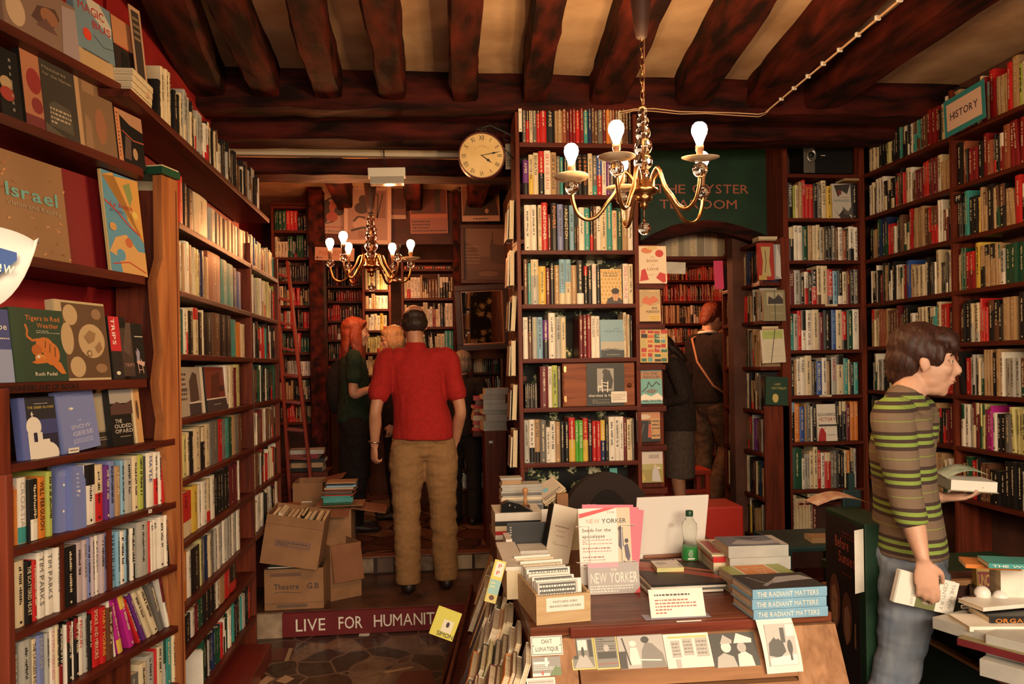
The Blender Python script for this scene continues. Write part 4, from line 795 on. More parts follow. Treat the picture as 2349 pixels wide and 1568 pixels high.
# lamp in the far passage and in the tearoom, both hung behind the wall tops
def pendant(lab, P, power, col, zt=2.95):
    t = thing('pendant_lamp', lab, 'lamp', P); m = MB(); m.lathe([(.02, .0), (.09, -.08), (.10, -.11), (.095, -.11), (.02, -.01)], colm((.05, .02, .015)), seg=20); m.build('lamp_shade', t)
    m = MB(); m.sphere((0, 0, -.07), .03, BULB2); m.build('bulb', t); m = MB(); m.tube([(0, 0, 0), (0, 0, zt-P[2])], .003, cm('K'), seg=6); m.build('cord', t)
    l = point('lamp_light', (P[0], P[1], P[2]-.14), power, col, .05); return t
pendant('shaded lamp lighting the far gold shelf', aY(905, 640, 7.75)+Vector((0.05, 0, .1)), 11, (1, .60, .28))
pendant('shaded lamp hanging inside the tearoom', (1.75, 6.5, 2.5), 45, (1, .34, .14))
# ================================================================ cardboard boxes on the step
CARD = noisemat('cardboard', (.26, .13, .06), (.34, .175, .085), nscale=6, rough=.85)
CARD2 = noisemat('cardboard_inside', (.22, .09, .045), (.28, .12, .06), nscale=6, rough=.85)
def openbox(lab, M, w, d, h, flaps=(), marks=None, tape=True):
    t = thing('cardboard_box', lab, 'box', M=M); m = MB(); e = .004
    m.box((0, 0, 0), (w, e, h), CARD); m.box((0, d-e, 0), (w, d, h), CARD); m.box((0, e, 0), (e, d-e, h), CARD); m.box((w-e, e, 0), (w, d-e, h), CARD); m.box((e, e, 0), (w-e, d-e, e), CARD)
    m.build('body', t)
    for side, ang, L in flaps:
        m = MB(); a = math.radians(ang)
        if side == 'F': F = Matrix.Translation((0, 0, h)) @ Matrix.Rotation(a, 4, 'X'); m.box((.004, -L, 0), (w-.004, 0, .004), CARD2, F)
        if side == 'B': F = Matrix.Translation((0, d, h)) @ Matrix.Rotation(-a, 4, 'X'); m.box((.004, 0, 0), (w-.004, L, .004), CARD2, F)
        if side == 'L': F = Matrix.Translation((0, 0, h)) @ Matrix.Rotation(-a, 4, 'Y'); m.box((-L, .004, 0), (0, d-.004, .004), CARD2, F)
        if side == 'R': F = Matrix.Translation((w, 0, h)) @ Matrix.Rotation(a, 4, 'Y'); m.box((0, .004, 0), (L, d-.004, .004), CARD2, F)
        m.build('flap', t)
    if marks: q = MB(); printed(q, marks, w, h, y=-.001); q.build('print', t)
    return t
ink = (.05, .04, .045)
bx = aZ(614, 1390, .14); bx.y = 4.66
openbox('lower cardboard box with Theatre GB handwritten on its front', frame((bx.x, 4.66, .1405), X1), .335, .30, .235, (),
        [('t', 'Theatre', .37, .50, .42, ink, .14), ('t', 'G.B', .82, .50, .20, ink, .14), ('l', [(.15, .42), (.3, .44), (.62, .40)], .008, ink), ('r', .2, .05, .72, .13, (.15, .09, .06)), ('r', .1, .82, .62, .9, (.17, .08, .05)), ('l', [(0, .16), (1, .16)], .005, ink)])
for k, (c, zz) in enumerate((('W', 0), ('K', .008), ('g', .014), ('S', .022))): flatbook('book', '%s magazine lying flat in the top of the Theatre box, layer %d' % (CN[c], k+1), frame((bx.x+.02+.005*k, 4.675, .379+zz), X1), .20, .24, .006, c, group='magazines topping the Theatre box')
openbox('tilted cardboard box packed with worn paperbacks, on the Theatre box', frame((bx.x-.012, 4.60, .432), X1) @ Matrix.Rotation(math.radians(10), 4, 'Y') @ Matrix.Rotation(math.radians(3), 4, 'X'), .325, .30, .285, (), [('r', .2, .38, .82, .52, (.19, .11, .10)), ('r', .22, .40, .80, .50, (.24, .12, .07)), ('x', .25, .41, .78, .49, 2, ink), ('l', [(0, .82), (1, .82)], .006, (.18, .07, .04))])
Mb = frame((bx.x-.012, 4.60, .432), X1) @ Matrix.Rotation(math.radians(10), 4, 'Y') @ Matrix.Rotation(math.radians(3), 4, 'X')
r = random.Random(12); x = .012; k = 1
while x < .29:
    w = r.uniform(.012, .026); c = r.choice('CtbCWtKRCs')
    M = Mb @ Matrix.Translation((x, .02+.02*r.random(), .10)) @ Matrix.Rotation(math.radians(r.uniform(2, 10)), 4, 'Y'); t = thing('book', '%s worn paperback, %s from left in the tilted cardboard box' % (CN[c], ordinal(k)), 'book', M=M, group='paperbacks in the tilted box')
    b = dict(w=w, h=.175+.02*r.random(), d=.22, c=c, c2=None, title='', tc=None, seed=900+k); cv, pg, pr = book_parts(b); cv.build('cover', t); pg.build('page_block', t); x += w+.006; k += 1
openbox('open cardboard box with spread flaps standing behind the tilted one', frame((aY(672, 1200, 5.06).x, 5.06, .141), X1), .36, .30, .50, (('F', 8, .16), ('L', 0, .18), ('R', 10, .22)))
openbox('tall dark cardboard box with white label behind the open one', frame((-.93, 5.50, .2505), X1), .20, .28, .50, (('R', -12, .14),), [('r', .3, .35, .65, .75, PAL['W']), ('r', .36, .4, .6, .48, ink), ('x', .36, .55, .6, .7, 2, ink)])
openbox('sloping cardboard box with a hanging flap at the right of the pile', frame((aY(752, 1300, 4.9).x+.03, 4.78, .1405), Vector((.86, .5, 0))) @ Matrix.Rotation(math.radians(0), 4, 'Y'), .20, .24, .33, (('F', 78, .22),), None)
for k, (c, th) in enumerate((('g', .013), ('T', .03), ('T', .012), ('R', .006), ('g', .006), ('b', .016), ('m', .01), ('C', .005), ('t', .006), ('L', .012), ('K', .01), ('t', .007))):
    p = aY(740, 1097, 5.15); zz = .662+sum([.013, .03, .012, .006, .006, .016, .01, .005, .006, .012, .01, .007][:k])*1.02+.0006*k
    flatbook('book', '%s thin book, %s up in the pile on the open cardboard box' % (CN[c], ordinal(k+1)), frame((p.x+.008*math.sin(k*2.3)+.012*k/5, 5.10, zz), Matrix.Rotation(.06*math.sin(k*1.7), 3, 'Z') @ X1), .185, .16, th, c, group='teal pile on the open cardboard box', hard=False)
m = MB(); m.box((0, 0, 0), (.30, .22, .004), CARD); m.build('cardboard_sheet', label='loose cardboard lid under the teal pile of thin books', cat='cardboard', M=frame((aY(722, 1097, 5.08).x, 5.08, .655), X1))
# ================================================================ desk
DX0, DX1, DZ = .285, 1.205, .77
DESKT = wood('desk_top_wood', (.09, .024, .012), (.22, .065, .03), 'X', rough=.28)
DESKE = wood('desk_edge_wood', (.12, .025, .014), (.24, .055, .03), 'X', rough=.35)
TAN = wood('worn_tan_wood', (.22, .10, .045), (.42, .21, .10), 'X', rough=.6)
TANZ = wood('worn_tan_wood_upright', (.24, .11, .05), (.46, .24, .12), 'Z', rough=.6)
desk = thing('desk', 'large wooden shop desk with sloping tan front covered in photographs', 'desk', (DX0, 2.3, 0))
def dk(name, mb): mb.v = [(x-DX0, y-2.3, z) for x, y, z in mb.v]; return mb.build(name, desk)
yf = aZ(1560, 1442, DZ-.028).y-.004
m = MB(); m.bbox((DX0, yf, DZ-.028), (DX1, 3.78, DZ), DESKT, r=.003); dk('top', m)
m = MB(); m.bbox((.40, yf-.018, DZ-.032), (1.0, yf-.0005, DZ-.002), DESKE, r=.004); dk('front_strip', m)
zb = .615; yb = yf-.075
m = MB(); m.prism([(yf+.01, DZ-.034), (yb, zb), (yb+.02, zb-.0), (yf+.06, DZ-.034)], .42, DX1-.145, TAN, plane='YZ'); dk('front_panel', m)
m = MB(); m.prism([(yf-.004, DZ-.034), (yb-.135, .33), (yb-.1, .33), (yf+.06, DZ-.034)], DX0-.002, .415, TANZ, plane='YZ'); dk('left_flank', m)
m = MB(); m.prism([(yf-.004, DZ-.034), (yb-.135, .33), (yb-.1, .33), (yf+.06, DZ-.034)], DX1-.142, DX1+.008, TANZ, plane='YZ'); dk('right_flank', m)
m = MB(); m.prism([(yb-.005, zb-.012), (yb-.10, .33), (yb-.02, .33), (yb+.03, zb-.012)], .42, DX1-.145, TAN, plane='YZ'); dk('lower_panel', m)
m = MB(); m.box((DX0, yf+.062, 0), (DX0+.03, 3.75, DZ-.03), POSTW); m.box((DX1-.03, yf+.062, 0), (DX1, 3.75, DZ-.03), POSTW); m.box((DX0+.031, yf+.2, 0), (DX1-.031, yf+.23, DZ-.03), POSTW); m.box((DX0+.031, 3.72, 0), (DX1-.031, 3.75, DZ-.03), POSTW); dk('carcass', m)
# plane of the sloping front
nF = Vector((0, -(DZ-.034-zb), (yf+.01)-yb)).normalized(); nF = Vector((0, -(DZ-.034-zb), ((yf+.01)-yb)));  nF.normalize(); pF = Vector((0, yb, zb))+nF*.001
upF = Vector((0, (yf+.01)-yb, DZ-.034-zb)).normalized()
def onfront(lab, u0, v0, u1, v1, items, c='W', cat='photograph', name='photograph', group=None, lift=.001, th=.0012, skew=0):
    a = aP(u0, v1, pF, nF); b = aP(u1, v1, pF, nF); c_ = aP(u0, v0, pF, nF); w = b.x-a.x; h = (c_-a).length
    M = frame(a+nF*lift, (1, 0, 0), upF) @ Matrix.Translation((0, -.001, 0)); return sheet(name, lab, M, w, h, items, c, th=th, cat=cat, group=group)
g1 = (.10, .095, .085); g2 = (.28, .26, .23); g3 = (.52, .49, .44); g4 = (.80, .77, .70); yel = (.72, .60, .22)
onfront('sepia photograph of the shop interior, left one of the yellow framed pair', 1314, 1458, 1369, 1537, [('r', .05, .04, .95, .96, g2), ('r', .3, .55, .7, .85, g4), ('r', .1, .3, .28, .9, g1), ('r', .75, .35, .92, .85, g1), ('p', [(.1, .05), (.35, .4), (.65, .4), (.9, .05)], g3), ('e', .5, .5, .06, .15, g1)], yel)
onfront('sepia photograph of a crowded bookroom, right one of the yellow framed pair', 1370, 1457, 1424, 1536, [('r', .05, .04, .95, .96, g2), ('x', .1, .55, .9, .9, 5, g1), ('r', .1, .3, .9, .5, g1), ('e', .5, .6, .12, .1, g3), ('x', .1, .12, .9, .18, 1, (.5, .12, .1))], yel)
onfront('grey photograph of a seated bearded man beside standing visitors', 1425, 1457, 1532, 1535, [('r', 0, 0, 1, 1, g3), ('p', [(.45, .0), (.5, .5), (.6, .75), (.75, .7), (.95, .4), (1, 0)], g2), ('e', .6, .82, .09, .1, g1), ('e', .32, .72, .08, .09, g4), ('p', [(.2, .1), (.25, .6), (.4, .6), (.45, .1)], g4), ('l', [(.1, .9), (.22, .1)], .03, g1), ('l', [(.3, .25), (.9, .2)], .03, g4), ('r', .0, .0, .15, .5, g1)])
onfront('bright photograph of the shop front with tall windows', 1533, 1456, 1640, 1534, [('r', 0, 0, 1, 1, g4), ('r', .14, .3, .34, .8, g3), ('x', .16, .35, .32, .75, 4, g2), ('r', .4, .35, .62, .85, g3), ('x', .42, .4, .6, .8, 4, g2), ('r', .68, .3, .95, .85, g3), ('x', .7, .35, .93, .8, 4, g2), ('r', .1, .86, .95, .92, yel), ('r', .2, .0, .3, .25, g3)])
onfront('grey photograph of two people in caps, one whispering', 1641, 1455, 1747, 1532, [('r', 0, 0, 1, 1, g1), ('p', [(.05, 0), (.1, .3), (.25, .42), (.45, .3), (.5, 0)], g3), ('e', .32, .58, .11, .16, g4), ('p', [(.2, .68), (.3, .95), (.48, .78), (.46, .68)], g3), ('p', [(.52, 0), (.55, .35), (.7, .45), (.85, .3), (.88, 0)], g4), ('e', .66, .55, .1, .15, g3), ('p', [(.5, .68), (.6, .98), (.92, .8), (.9, .68)], g4)])
w = aP(1748, 1540, pF, nF); 
t = thing('photograph', 'white bordered photograph of a man writing, hanging over the desk edge', 'photograph', M=frame(aP(1757, 1548, pF, nF)+nF*.012, (1, 0, .02), (0, .35, 1)))
wd = aP(1841, 1548, pF, nF).x-aP(1757, 1548, pF, nF).x; m = MB(); n = 8; hh = .165; vs = []; 
for i in range(n+1): f = i/n; vs += [(0-.012*f*f, -.004*math.sin(f*3.1), hh*f), (wd-.012*f*f, -.006*math.sin(f*3.1), hh*f), (0-.012*f*f, .0008-.004*math.sin(f*3.1), hh*f), (wd-.012*f*f, .0008-.006*math.sin(f*3.1), hh*f)]
m.add(vs, [(i*4, i*4+1, i*4+5, i*4+4) for i in range(n)]+[(i*4+3, i*4+2, i*4+6, i*4+7) for i in range(n)]+[(i*4+2, i*4, i*4+4, i*4+6) for i in range(n)]+[(i*4+1, i*4+3, i*4+7, i*4+5) for i in range(n)], PAPER); m.build('sheet', t)
q = MB(); printed(q, [('r', .1, .12, .9, .82, g3), ('p', [(.12, .3), (.15, .5), (.35, .62), (.55, .5), (.6, .35), (.4, .25)], g1), ('e', .38, .64, .07, .08, g3), ('r', .5, .5, .62, .75, g1), ('p', [(.12, .13), (.88, .13), (.88, .3), (.12, .25)], g4), ('e', .72, .42, .07, .12, g1), ('l', [(.72, .2), (.72, .4)], .06, g1), ('r', .65, .6, .88, .8, g4)], wd, hh, y=-.0068); q.build('print', t)
kp, kn, ku = pF, nF, upF; upF = Vector((0, yf-.004-(yb-.135), DZ-.034-.33)).normalized(); nF = Vector((0, -upF.z, upF.y)); pF = Vector((0, yb-.135, .33))+nF*.001
onfront('small enamel sign reading CHAT LUNATIQUE on the desk flank', 1219, 1460, 1292, 1505, [('r', .03, .05, .97, .95, ink), ('r', .045, .08, .955, .92, PAL['W']), ('t', 'CHAT', .5, .60, .34, ink, .22), ('t', 'LUNATIQUE', .5, .22, .72, ink, .22), ('e', .08, .5, .02, .03, ink), ('e', .92, .5, .02, .03, ink)], cat='sign', name='sign', lift=.004)
onfront('photo postcard of the shop facade below the enamel sign', 1222, 1508, 1288, 1552, [('r', 0, 0, 1, 1, g2), ('r', .05, .62, .6, .75, g4), ('x', .05, .3, .95, .6, 3, g4), ('r', .45, .5, .55, .95, g4), ('p', [(.6, .0), (1, 0), (1, .4), (.8, .5)], (.14, .2, .08)), ('r', 0, 0, .6, .15, g4), ('e', .35, .15, .04, .12, (.5, .1, .08))], cat='postcard', name='postcard', lift=.004)
onfront('lowest postcard on the desk flank, half below the picture', 1210, 1556, 1276, 1600, [('r', .05, .1, .95, .9, g3), ('x', .05, .4, .95, .85, 3, g2)], cat='postcard', name='postcard', lift=.004)
pF, nF, upF = kp, kn, ku
# price list sheet on the desk top and under the magazines
def onZ(u0, v0, u1, v1, z):
    a = aZ(u0, v1, z); b = aZ(u1, v1, z); c = aZ(u0, v0, z); return a, b.x-a.x, c.y-a.y
a, w, h = onZ(1494, 1366, 1626, 1417, DZ+.002)
sheet('price_list', 'white typed sheet taped to the desk below the glossy magazines', frame(a+Vector((0, .0, .0)), (1, -.02, 0)) @ Matrix.Rotation(math.radians(-24), 4, 'X'), w, .082, [('x', .1, .72, .75, .86, 1, ink), ('x', .1, .1, .85, .66, 5, (.4, .12, .08))], 'W', cat='paper')
a, w, h = onZ(1480, 1410, 1640, 1422, DZ+.001)
m = MB(); m.box((0, 0, 0), (w, h, .001), colm((.35, .33, .42))); m.build('tape_strip', label='translucent tape strip at the foot of the typed sheet', cat='tape', M=frame(a, X1))
# postcard boxes
BOXW = noisemat('raw_pine_box', (.48, .31, .15), (.58, .40, .21), scale=(1, 8, 8), nscale=6, rough=.6)
a = aZ(1231, 1434, DZ+.001); b = aZ(1363, 1434, DZ+.001); wB = b.x-a.x; dB = .40; hB = .088
t = thing('postcard_box', 'long raw wood box of postcards with paper price label', 'box', M=frame((a.x, a.y, DZ+.001), (1, 0, 0)) @ Matrix.Rotation(math.radians(6), 4, 'Z'))
m = MB(); e = .009; m.box((0, 0, 0), (wB, e, hB*.96), BOXW); m.box((0, dB-e, 0), (wB, dB, hB), BOXW); m.box((0, e, 0), (e, dB-e, hB), BOXW); m.box((wB-e, e, 0), (wB, dB-e, hB), BOXW); m.box((e, e, 0), (wB-e, dB-e, e), BOXW); m.build('body', t)
q = MB(); printed(q, [('r', .18, .42, .88, .88, PAL['W']), ('t', 'POSTCARDS 1 EURO', .53, .70, .44, ink, .07), ('t', 'MINI POSTCARDS 0,50 EURO', .53, .55, .58, ink, .07)], wB, hB); q.build('price_label', t)
Mx = t.matrix_basis.copy(); r = random.Random(3); y = .016; k = 1
while y < dB-.05:
    th = r.uniform(.004, .012); hh = hB+r.uniform(.005, .03); c = r.choice([PAL['W'], g4, g3, PAL['C'], g4, g2, (.6, .5, .2)])
    w2 = wB-.024-r.uniform(0, .02); m = MB(); m.box((0, 0, 0), (w2, th, hh), colm(c) if c != g2 else PAGES)
    if k % 3 == 1: printed(m, [('r', .05, .55, .95, .97, g1), ('x', .05, .6, .95, .95, 3, g4)], w2, hh)
    m.build('postcards', label='%s bundle of postcards from the front in the raw wood box' % ordinal(k), cat='postcards', group='postcard bundles in the wood box', M=Mx @ Matrix.Translation((.011, y, .010)) @ Matrix.Rotation(math.radians(-7), 4, 'X')); y += th+.014; k += 1
a = aZ(1163, 1398, DZ-.05); a = aY(1163, 1375, 2.52)
t = thing('paper_box', 'cream cardboard postcard box at the left corner of the desk', 'box', M=frame(a, (1, 0, 0))); m = MB(); m.bbox((0, 0, 0), (.062, .36, .094), cm('C'), r=.002); m.build('body', t); q = MB(); q.bbox((-.004, -.004, .094), (.066, .36, .106), cm('W'), r=.002); q.build('lid', t)
print('paperbox', a)
# magazines in a wire rack
a = aZ(1352, 1364, DZ+.001); t = faceout('magazine standing lowest in the rack, grey cover lettered NEW YORKER', a, X1, .172, .10, [('r', 0, 0, 1, 1, (.42, .38, .36)), ('r', 0, .86, .6, 1, (.75, .35, .42)), ('t', 'THE', .5, .74, .12, PAL['W'], .08), ('t', 'NEW YORKER', .5, .36, .92, PAL['W'], .34), ('x', .02, .05, .9, .3, 3, g4), ('p', [(.88, 0), (1, 0), (1, .2)], (.6, .05, .06))], (.42, .38, .36), th=.006, tilt=10, cat='magazine', group='desk rack magazines', name='magazine', pages=False)
a2 = aZ(1336, 1352, DZ+.001)+Vector((0, .012, .012)); hM = .255; wM = .178
nyk = [('r', 0, 0, .74, 1, (.84, .78, .70)), ('r', .74, 0, 1, 1, (.66, .55, .38)), ('t', 'THE', .62, .93, .16, (.45, .3, .2), .025), ('t', 'NEW', .27, .80, .26, (.55, .35, .25), .06), ('t', 'YORKER', .68, .80, .48, ink, .06),
       ('p', [(0, .87), (0, .93), (.50, 1), (.74, 1)], (.66, .06, .06)), ('t', 'Seeds for the', .33, .69, .56, (.12, .07, .06), .045), ('t', 'apocalypse', .27, .61, .44, (.12, .07, .06), .045), ('x', .05, .52, .64, .59, 3, (.5, .22, .18)),
       ('x', .05, .455, .62, .49, 1, (.35, .12, .1)), ('x', .05, .42, .6, .445, 1, (.5, .22, .18)), ('x', .05, .34, .6, .375, 1, (.35, .12, .1)), ('x', .05, .31, .5, .33, 1, (.5, .22, .18)), ('x', .05, .24, .35, .275, 1, (.35, .12, .1)), ('x', .05, .20, .5, .22, 1, (.5, .22, .18)), ('x', .2, .08, .6, .15, 2, (.35, .12, .1)),
       ('e', .80, .72, .045, .035, ink), ('p', [(.77, .7), (.75, .5), (.8, .44), (.85, .5), (.84, .7)], (.1, .08, .12)), ('p', [(.86, .5), (.88, .35), (.94, .28), (.97, .36), (.93, .52)], (.1, .08, .12)), ('e', .91, .56, .035, .03, ink), ('l', [(.84, .3), (.92, .22), (1, .2)], .02, ink), ('p', [(.74, 0), (.74, .2), (.86, .24), (1, .1), (1, 0)], (.5, .5, .28)), ('e', .82, .1, .05, .03, ink), ('l', [(.8, .1), (.75, .28)], .025, ink)]
t = faceout('white magazine reading Seeds for the apocalypse standing in the wire rack', a2, (1, -.02, 0), wM, hM, nyk, PAL['W'], th=.006, tilt=9, cat='magazine', group='desk rack magazines', name='magazine', pages=False)
for k in range(3): faceout('pink magazine fanned behind the white one in rack, %s layer' % ['first', 'second', 'third'][k], a2+Vector((.008+.006*k, .013+.008*k, 0)), (1, -.02-.02*k, 0), wM, hM+.012, [('r', 0, 0, 1, 1, (.62, .14, .20))], (.62, .14, .20), th=.004, tilt=9, roll=2+3*k, cat='magazine', group='pink magazines in the rack', name='magazine', pages=False)
m = MB()
for sx, x0 in ((1, -.012), (-1, wM+.012)):
    m.tube([(x0, .02, .075), (x0, -.006, .075), (x0+sx*.045, -.006, .075), (x0+sx*.045, -.006, .195), (x0, -.006, .195), (x0, .02, .195)], .0018, flat('white_wire', (.85, .8, .72), .35), seg=6)
rk = m.build('wire_rack', label='white wire magazine rack around the white magazine', cat='rack', M=frame(a2, (1, -.02, 0)) @ Matrix.Rotation(math.radians(-9), 4, 'X'))
# leaning cream proof and the folder behind
faceout('tall cream book with printed back cover leaning right against the rack', aZ(1246, 1298, DZ+.001), (1, .25, 0), .10, .24, [('r', 0, 0, 1, 1, (.80, .70, .54)), ('t', 'of Walt Disney', .45, .66, .6, (.3, .2, .15), .03) if False else ('x', .2, .64, .8, .68, 1, (.3, .2, .15)), ('x', .3, .58, .6, .6, 1, (.3, .2, .15)), ('x', .3, .5, .65, .52, 1, (.3, .2, .15)), ('x', .2, .36, .85, .42, 2, (.45, .35, .25)), ('l', [(.3, .1), (.34, .15), (.38, .1)], .015, (.3, .2, .15))], (.80, .70, .54), th=.05, tilt=12, roll=17, spine='K')
m = MB(); m.box((0, 0, 0), (.20, .003, .165), colm((.36, .25, .10))); m.build('folder', label='buff card folder standing behind the rack magazines', cat='folder', M=frame(aZ(1285, 1262, DZ+.001), (1, -.05, 0)) @ Matrix.Rotation(math.radians(-10), 4, 'X'))
m = MB(); m.box((0, 0, 0), (.07, .003, .15), PAPER); m.build('paper_sheet', label='plain white sheet standing left of the buff folder', cat='paper', M=frame(aZ(1245, 1250, DZ+.001), (1, -.05, 0)) @ Matrix.Rotation(math.radians(-12), 4, 'X'))
# notebooks at the left
zz = DZ+.001; a = aZ(1162, 1310, zz)
flatbook('book', 'large grey book lying flat under the black notebook on the desk', frame(a, X1), .17, .20, .02, 's'); zg = zz+.0206
faceout('black notebook standing upright on the grey book', frame(a, X1) @ Vector((.022, .15, .021)), X1, .15, .125, [('t', 'NOTES', .09, .5, .01, PAL['W'], .01) if False else ('x', .06, .6, .1, .9, 4, g3)], 'K', th=.012, tilt=4)
for k in range(6): flatbook('book', 'small white book with dark edge, %s of six stacked left of the notebook' % ordinal(k+1), frame(a, X1) @ Matrix.Translation((.001, .02, .021+.0155*k)), .024, .12, .015, 'W', hard=False, group='white pile left of the notebook')
for k in range(4): flatbook('book', 'white pocket book, %s of four stacked before the black notebook' % ordinal(k+1), frame(a, X1) @ Matrix.Translation((.05+.003*(k % 2), .012, .021+.0125*k)), .105, .12, .0115, 'W', hard=False, group='white pile before the notebook')
# heap at the back left corner of the desk
Z = DZ; Yh = 3.42; a = aY(1134, 1215, Yh)
seq = [('W', .20, .02, 'white book at the bottom of the heap behind the notebook'), ('R', .17, .016, 'red book second in the heap behind the notebook'), ('C', .22, .022, 'long cream book third in the heap behind the notebook'), ('K', .20, .02, 'black book fourth in the heap behind the notebook'), ('W', .21, .035, 'thick white book under the black hole punch')]
z = DZ+.001
for c, w, th, lab in seq: flatbook('book', lab, frame((a.x+.004, Yh, z), X1), w, .22, th, c, hard=False, group='heap behind the notebook'); z += th+.0006
t = thing('hole_punch', 'black metal desk punch lying on the thick white book', 'punch', M=frame((a.x+.03, Yh+.01, z+.001), (1, 0, -.14))); m = MB(); m.prism([(0, 0), (.0, .035), (.03, .052), (.08, .045), (.16, .012), (.165, 0)], .0, .055, flat('black_gloss', (.01, .01, .01), .2)); m.build('body', t); m = MB(); m.sphere((.035, -.002, .035), .006, SIL); m.sphere((.06, -.002, .03), .004, SIL); m.build('rivet', t)
zp = aY(1145, 1158, 3.6).z; p = aY(1150, 1158, 3.66)
zz = DZ+.001; th0 = (p.z-zz)/3
for k in range(3): flatbook('book', 'heavy dark book, %s of three carrying the grey magazines' % ordinal(k+1), frame((p.x, 3.66, zz+th0*k), X1), .20, .09, th0-.0006, 'SKS'[k], group='dark books under the grey magazines')
z = p.z
for k in range(9): th = [.006, .012, .007, .01, .007, .012, .009, .016, .012][k]; flatbook('book', '%s magazine, %s up in the pile beside the wooden stamp' % (CN['sSsCsSsss'[k]], ordinal(k+1)), frame((p.x+.004*math.sin(k*2), 3.64, z), X1), .19, .11, th, 'sSsCsSsss'[k], hard=False, group='grey magazines beside the stamp'); z += th+.0006
flatbook('book', 'small peach card box topping the grey magazine pile', frame((p.x+.004, 3.65, z), X1), .09, .08, .020, 't', hard=False); flatbook('book', 'pale blue case lying on the peach box', frame((p.x-.002, 3.65, z+.0207), X1), .10, .08, .010, 's', hard=False)
q = aY(1207, 1155, 3.5); t = thing('rubber_stamp', 'turned wooden handled rubber stamp standing before the magazine pile', 'stamp', (q.x, 3.53, q.z)); m = MB(); m.lathe([(.010, -.01), (.009, .015), (.006, .03), (.012, .045), (.014, .055), (.010, .066), (0, .068)], flat('stamp_wood', (.5, .24, .10), .3), seg=16); m.build('handle', t); m = MB(); m.bbox((-.02, -.012, -.025), (.02, .012, -.0101), SHELFX); m.build('base', t)
faceout('tilted pale book leaning beside the magazines at the desk back', aY(1250, 1155, 3.75), Vector((.8, .2, .5)), .13, .11, [('r', .05, .05, .95, .95, (.5, .42, .34)), ('e', .4, .6, .12, .12, (.2, .45, .6)), ('x', .1, .1, .9, .3, 2, ink)], 'C', th=.02, tilt=60)
m = MB(); m.bbox((0, 0, 0), (.055, .05, .11), CARD); m.build('pen_box', label='small brown card box holding pens at the back of the desk', cat='box', M=frame(aY(1278, 1166, 3.74)-Vector((0, 0, .04)), X1))
# laptop
a = aZ(1452, 1275, DZ+.02); b = aZ(1614, 1266, DZ+.02); wL = (b-a).length; LAPW = pbsdf('laptop_white', (.82, .76, .69), .35)
Ml = frame((a.x, a.y, DZ+.002), Vector((b.x-a.x, b.y-a.y, 0)))
t = thing('laptop', 'open white laptop seen from behind on the desk', 'laptop', M=Ml); m = MB(); m.bbox((0, .0, .004), (wL, .22, .026), LAPW, r=.005); m.build('base', t)
m = MB(); m.bbox((.04, -.016, .008), (wL-.04, -.001, .022), flat('laptop_hinge', (.25, .10, .05), .4), r=.004); m.build('hinge', t)
Mlid = Matrix.Translation((0, .004, .026)) @ Matrix.Rotation(math.radians(14), 4, 'X'); m = MB(); hL = .235
m.bbox((0, -.009, 0), (wL, 0, hL), LAPW, Mlid, r=.004); lid = m.build('lid', t); q = MB(); AP = flat('laptop_emblem', (.68, .60, .53), .3)
printed(q, [('e', .487, .50, .032, .042, (.68, .60, .53)), ('e', .513, .50, .032, .042, (.68, .60, .53)), ('e', .553, .52, .016, .022, PAL['W']), ('p', [(.505, .56), (.515, .585), (.525, .59), (.52, .57)], (.68, .60, .53))], wL, hL, y=-.0095, M=Mlid); q.build('emblem', lid)
# red surface of seat behind laptop, chair
CH = flat('chair_fabric', (.022, .012, .010), .9)
t = thing('office_chair', 'black fabric swivel chair with rounded back behind the desk', 'chair', M=frame((aY(1392, 1100, 3.98).x, 4.02, 0), X1)); m = MB()
Mc = Matrix.Rotation(0, 4, 'Z'); ztc = aY(1392, 1085, 3.98).z; prof = [(.235*math.cos(a*math.pi/24)*(1 if True else 1), ztc-.30+.30*max(0, math.sin(a*math.pi/24))**.8) for a in range(0, 25)]
m.prism([(x, z) for x, z in prof]+[(-.22, ztc-.55), (.22, ztc-.55)], -.05, .03, CH); m.build('backrest', t)
m = MB(); m.bbox((-.24, -.22, .42), (.24, .05, .50), CH, r=.03); m.build('seat', t); m = MB(); m.tube([(0, -.0, .10), (0, -.0, .42)], .025, flat('black_gloss', (.01, .01, .01), .2)); m.build('column', t)
m = MB(); [m.tube([(0, -.0, .11), (.22*math.cos(k*1.2566), .22*math.sin(k*1.2566), .05)], .017, MATS['black_gloss']) for k in range(5)]; m.build('base', t)
m = MB(); m.tube([(-.1, .035, .40), (-.1, .05, .6)], .02, MATS['black_gloss']); m.build('bracket', t)
m = MB(); m.prism([(.12*math.cos(a*math.pi/12), ztc-.30+.22*math.sin(a*math.pi/12)) for a in range(13)], -.062, -.0501, flat('chair_pad', (.008, .006, .006), .95)); m.build('back_pad', t)
m = MB(); m.bbox((0, 0, 0), (.22, .25, .42), flat('red_lacquer', (.38, .02, .012), .4), r=.01); m.build('red_box', label='red lacquered box standing behind the laptop beside doorway shelves', cat='box', M=frame((aY(1612, 1200, 3.95).x, 3.95, .36), X1))
m = MB(); m.bbox((0, 0, 0), (.24, .27, .358), SHELFX); m.build('stand', label='dark stand carrying the red lacquered box', cat='stand', M=frame((aY(1610, 1200, 3.94).x, 3.94, 0), X1))
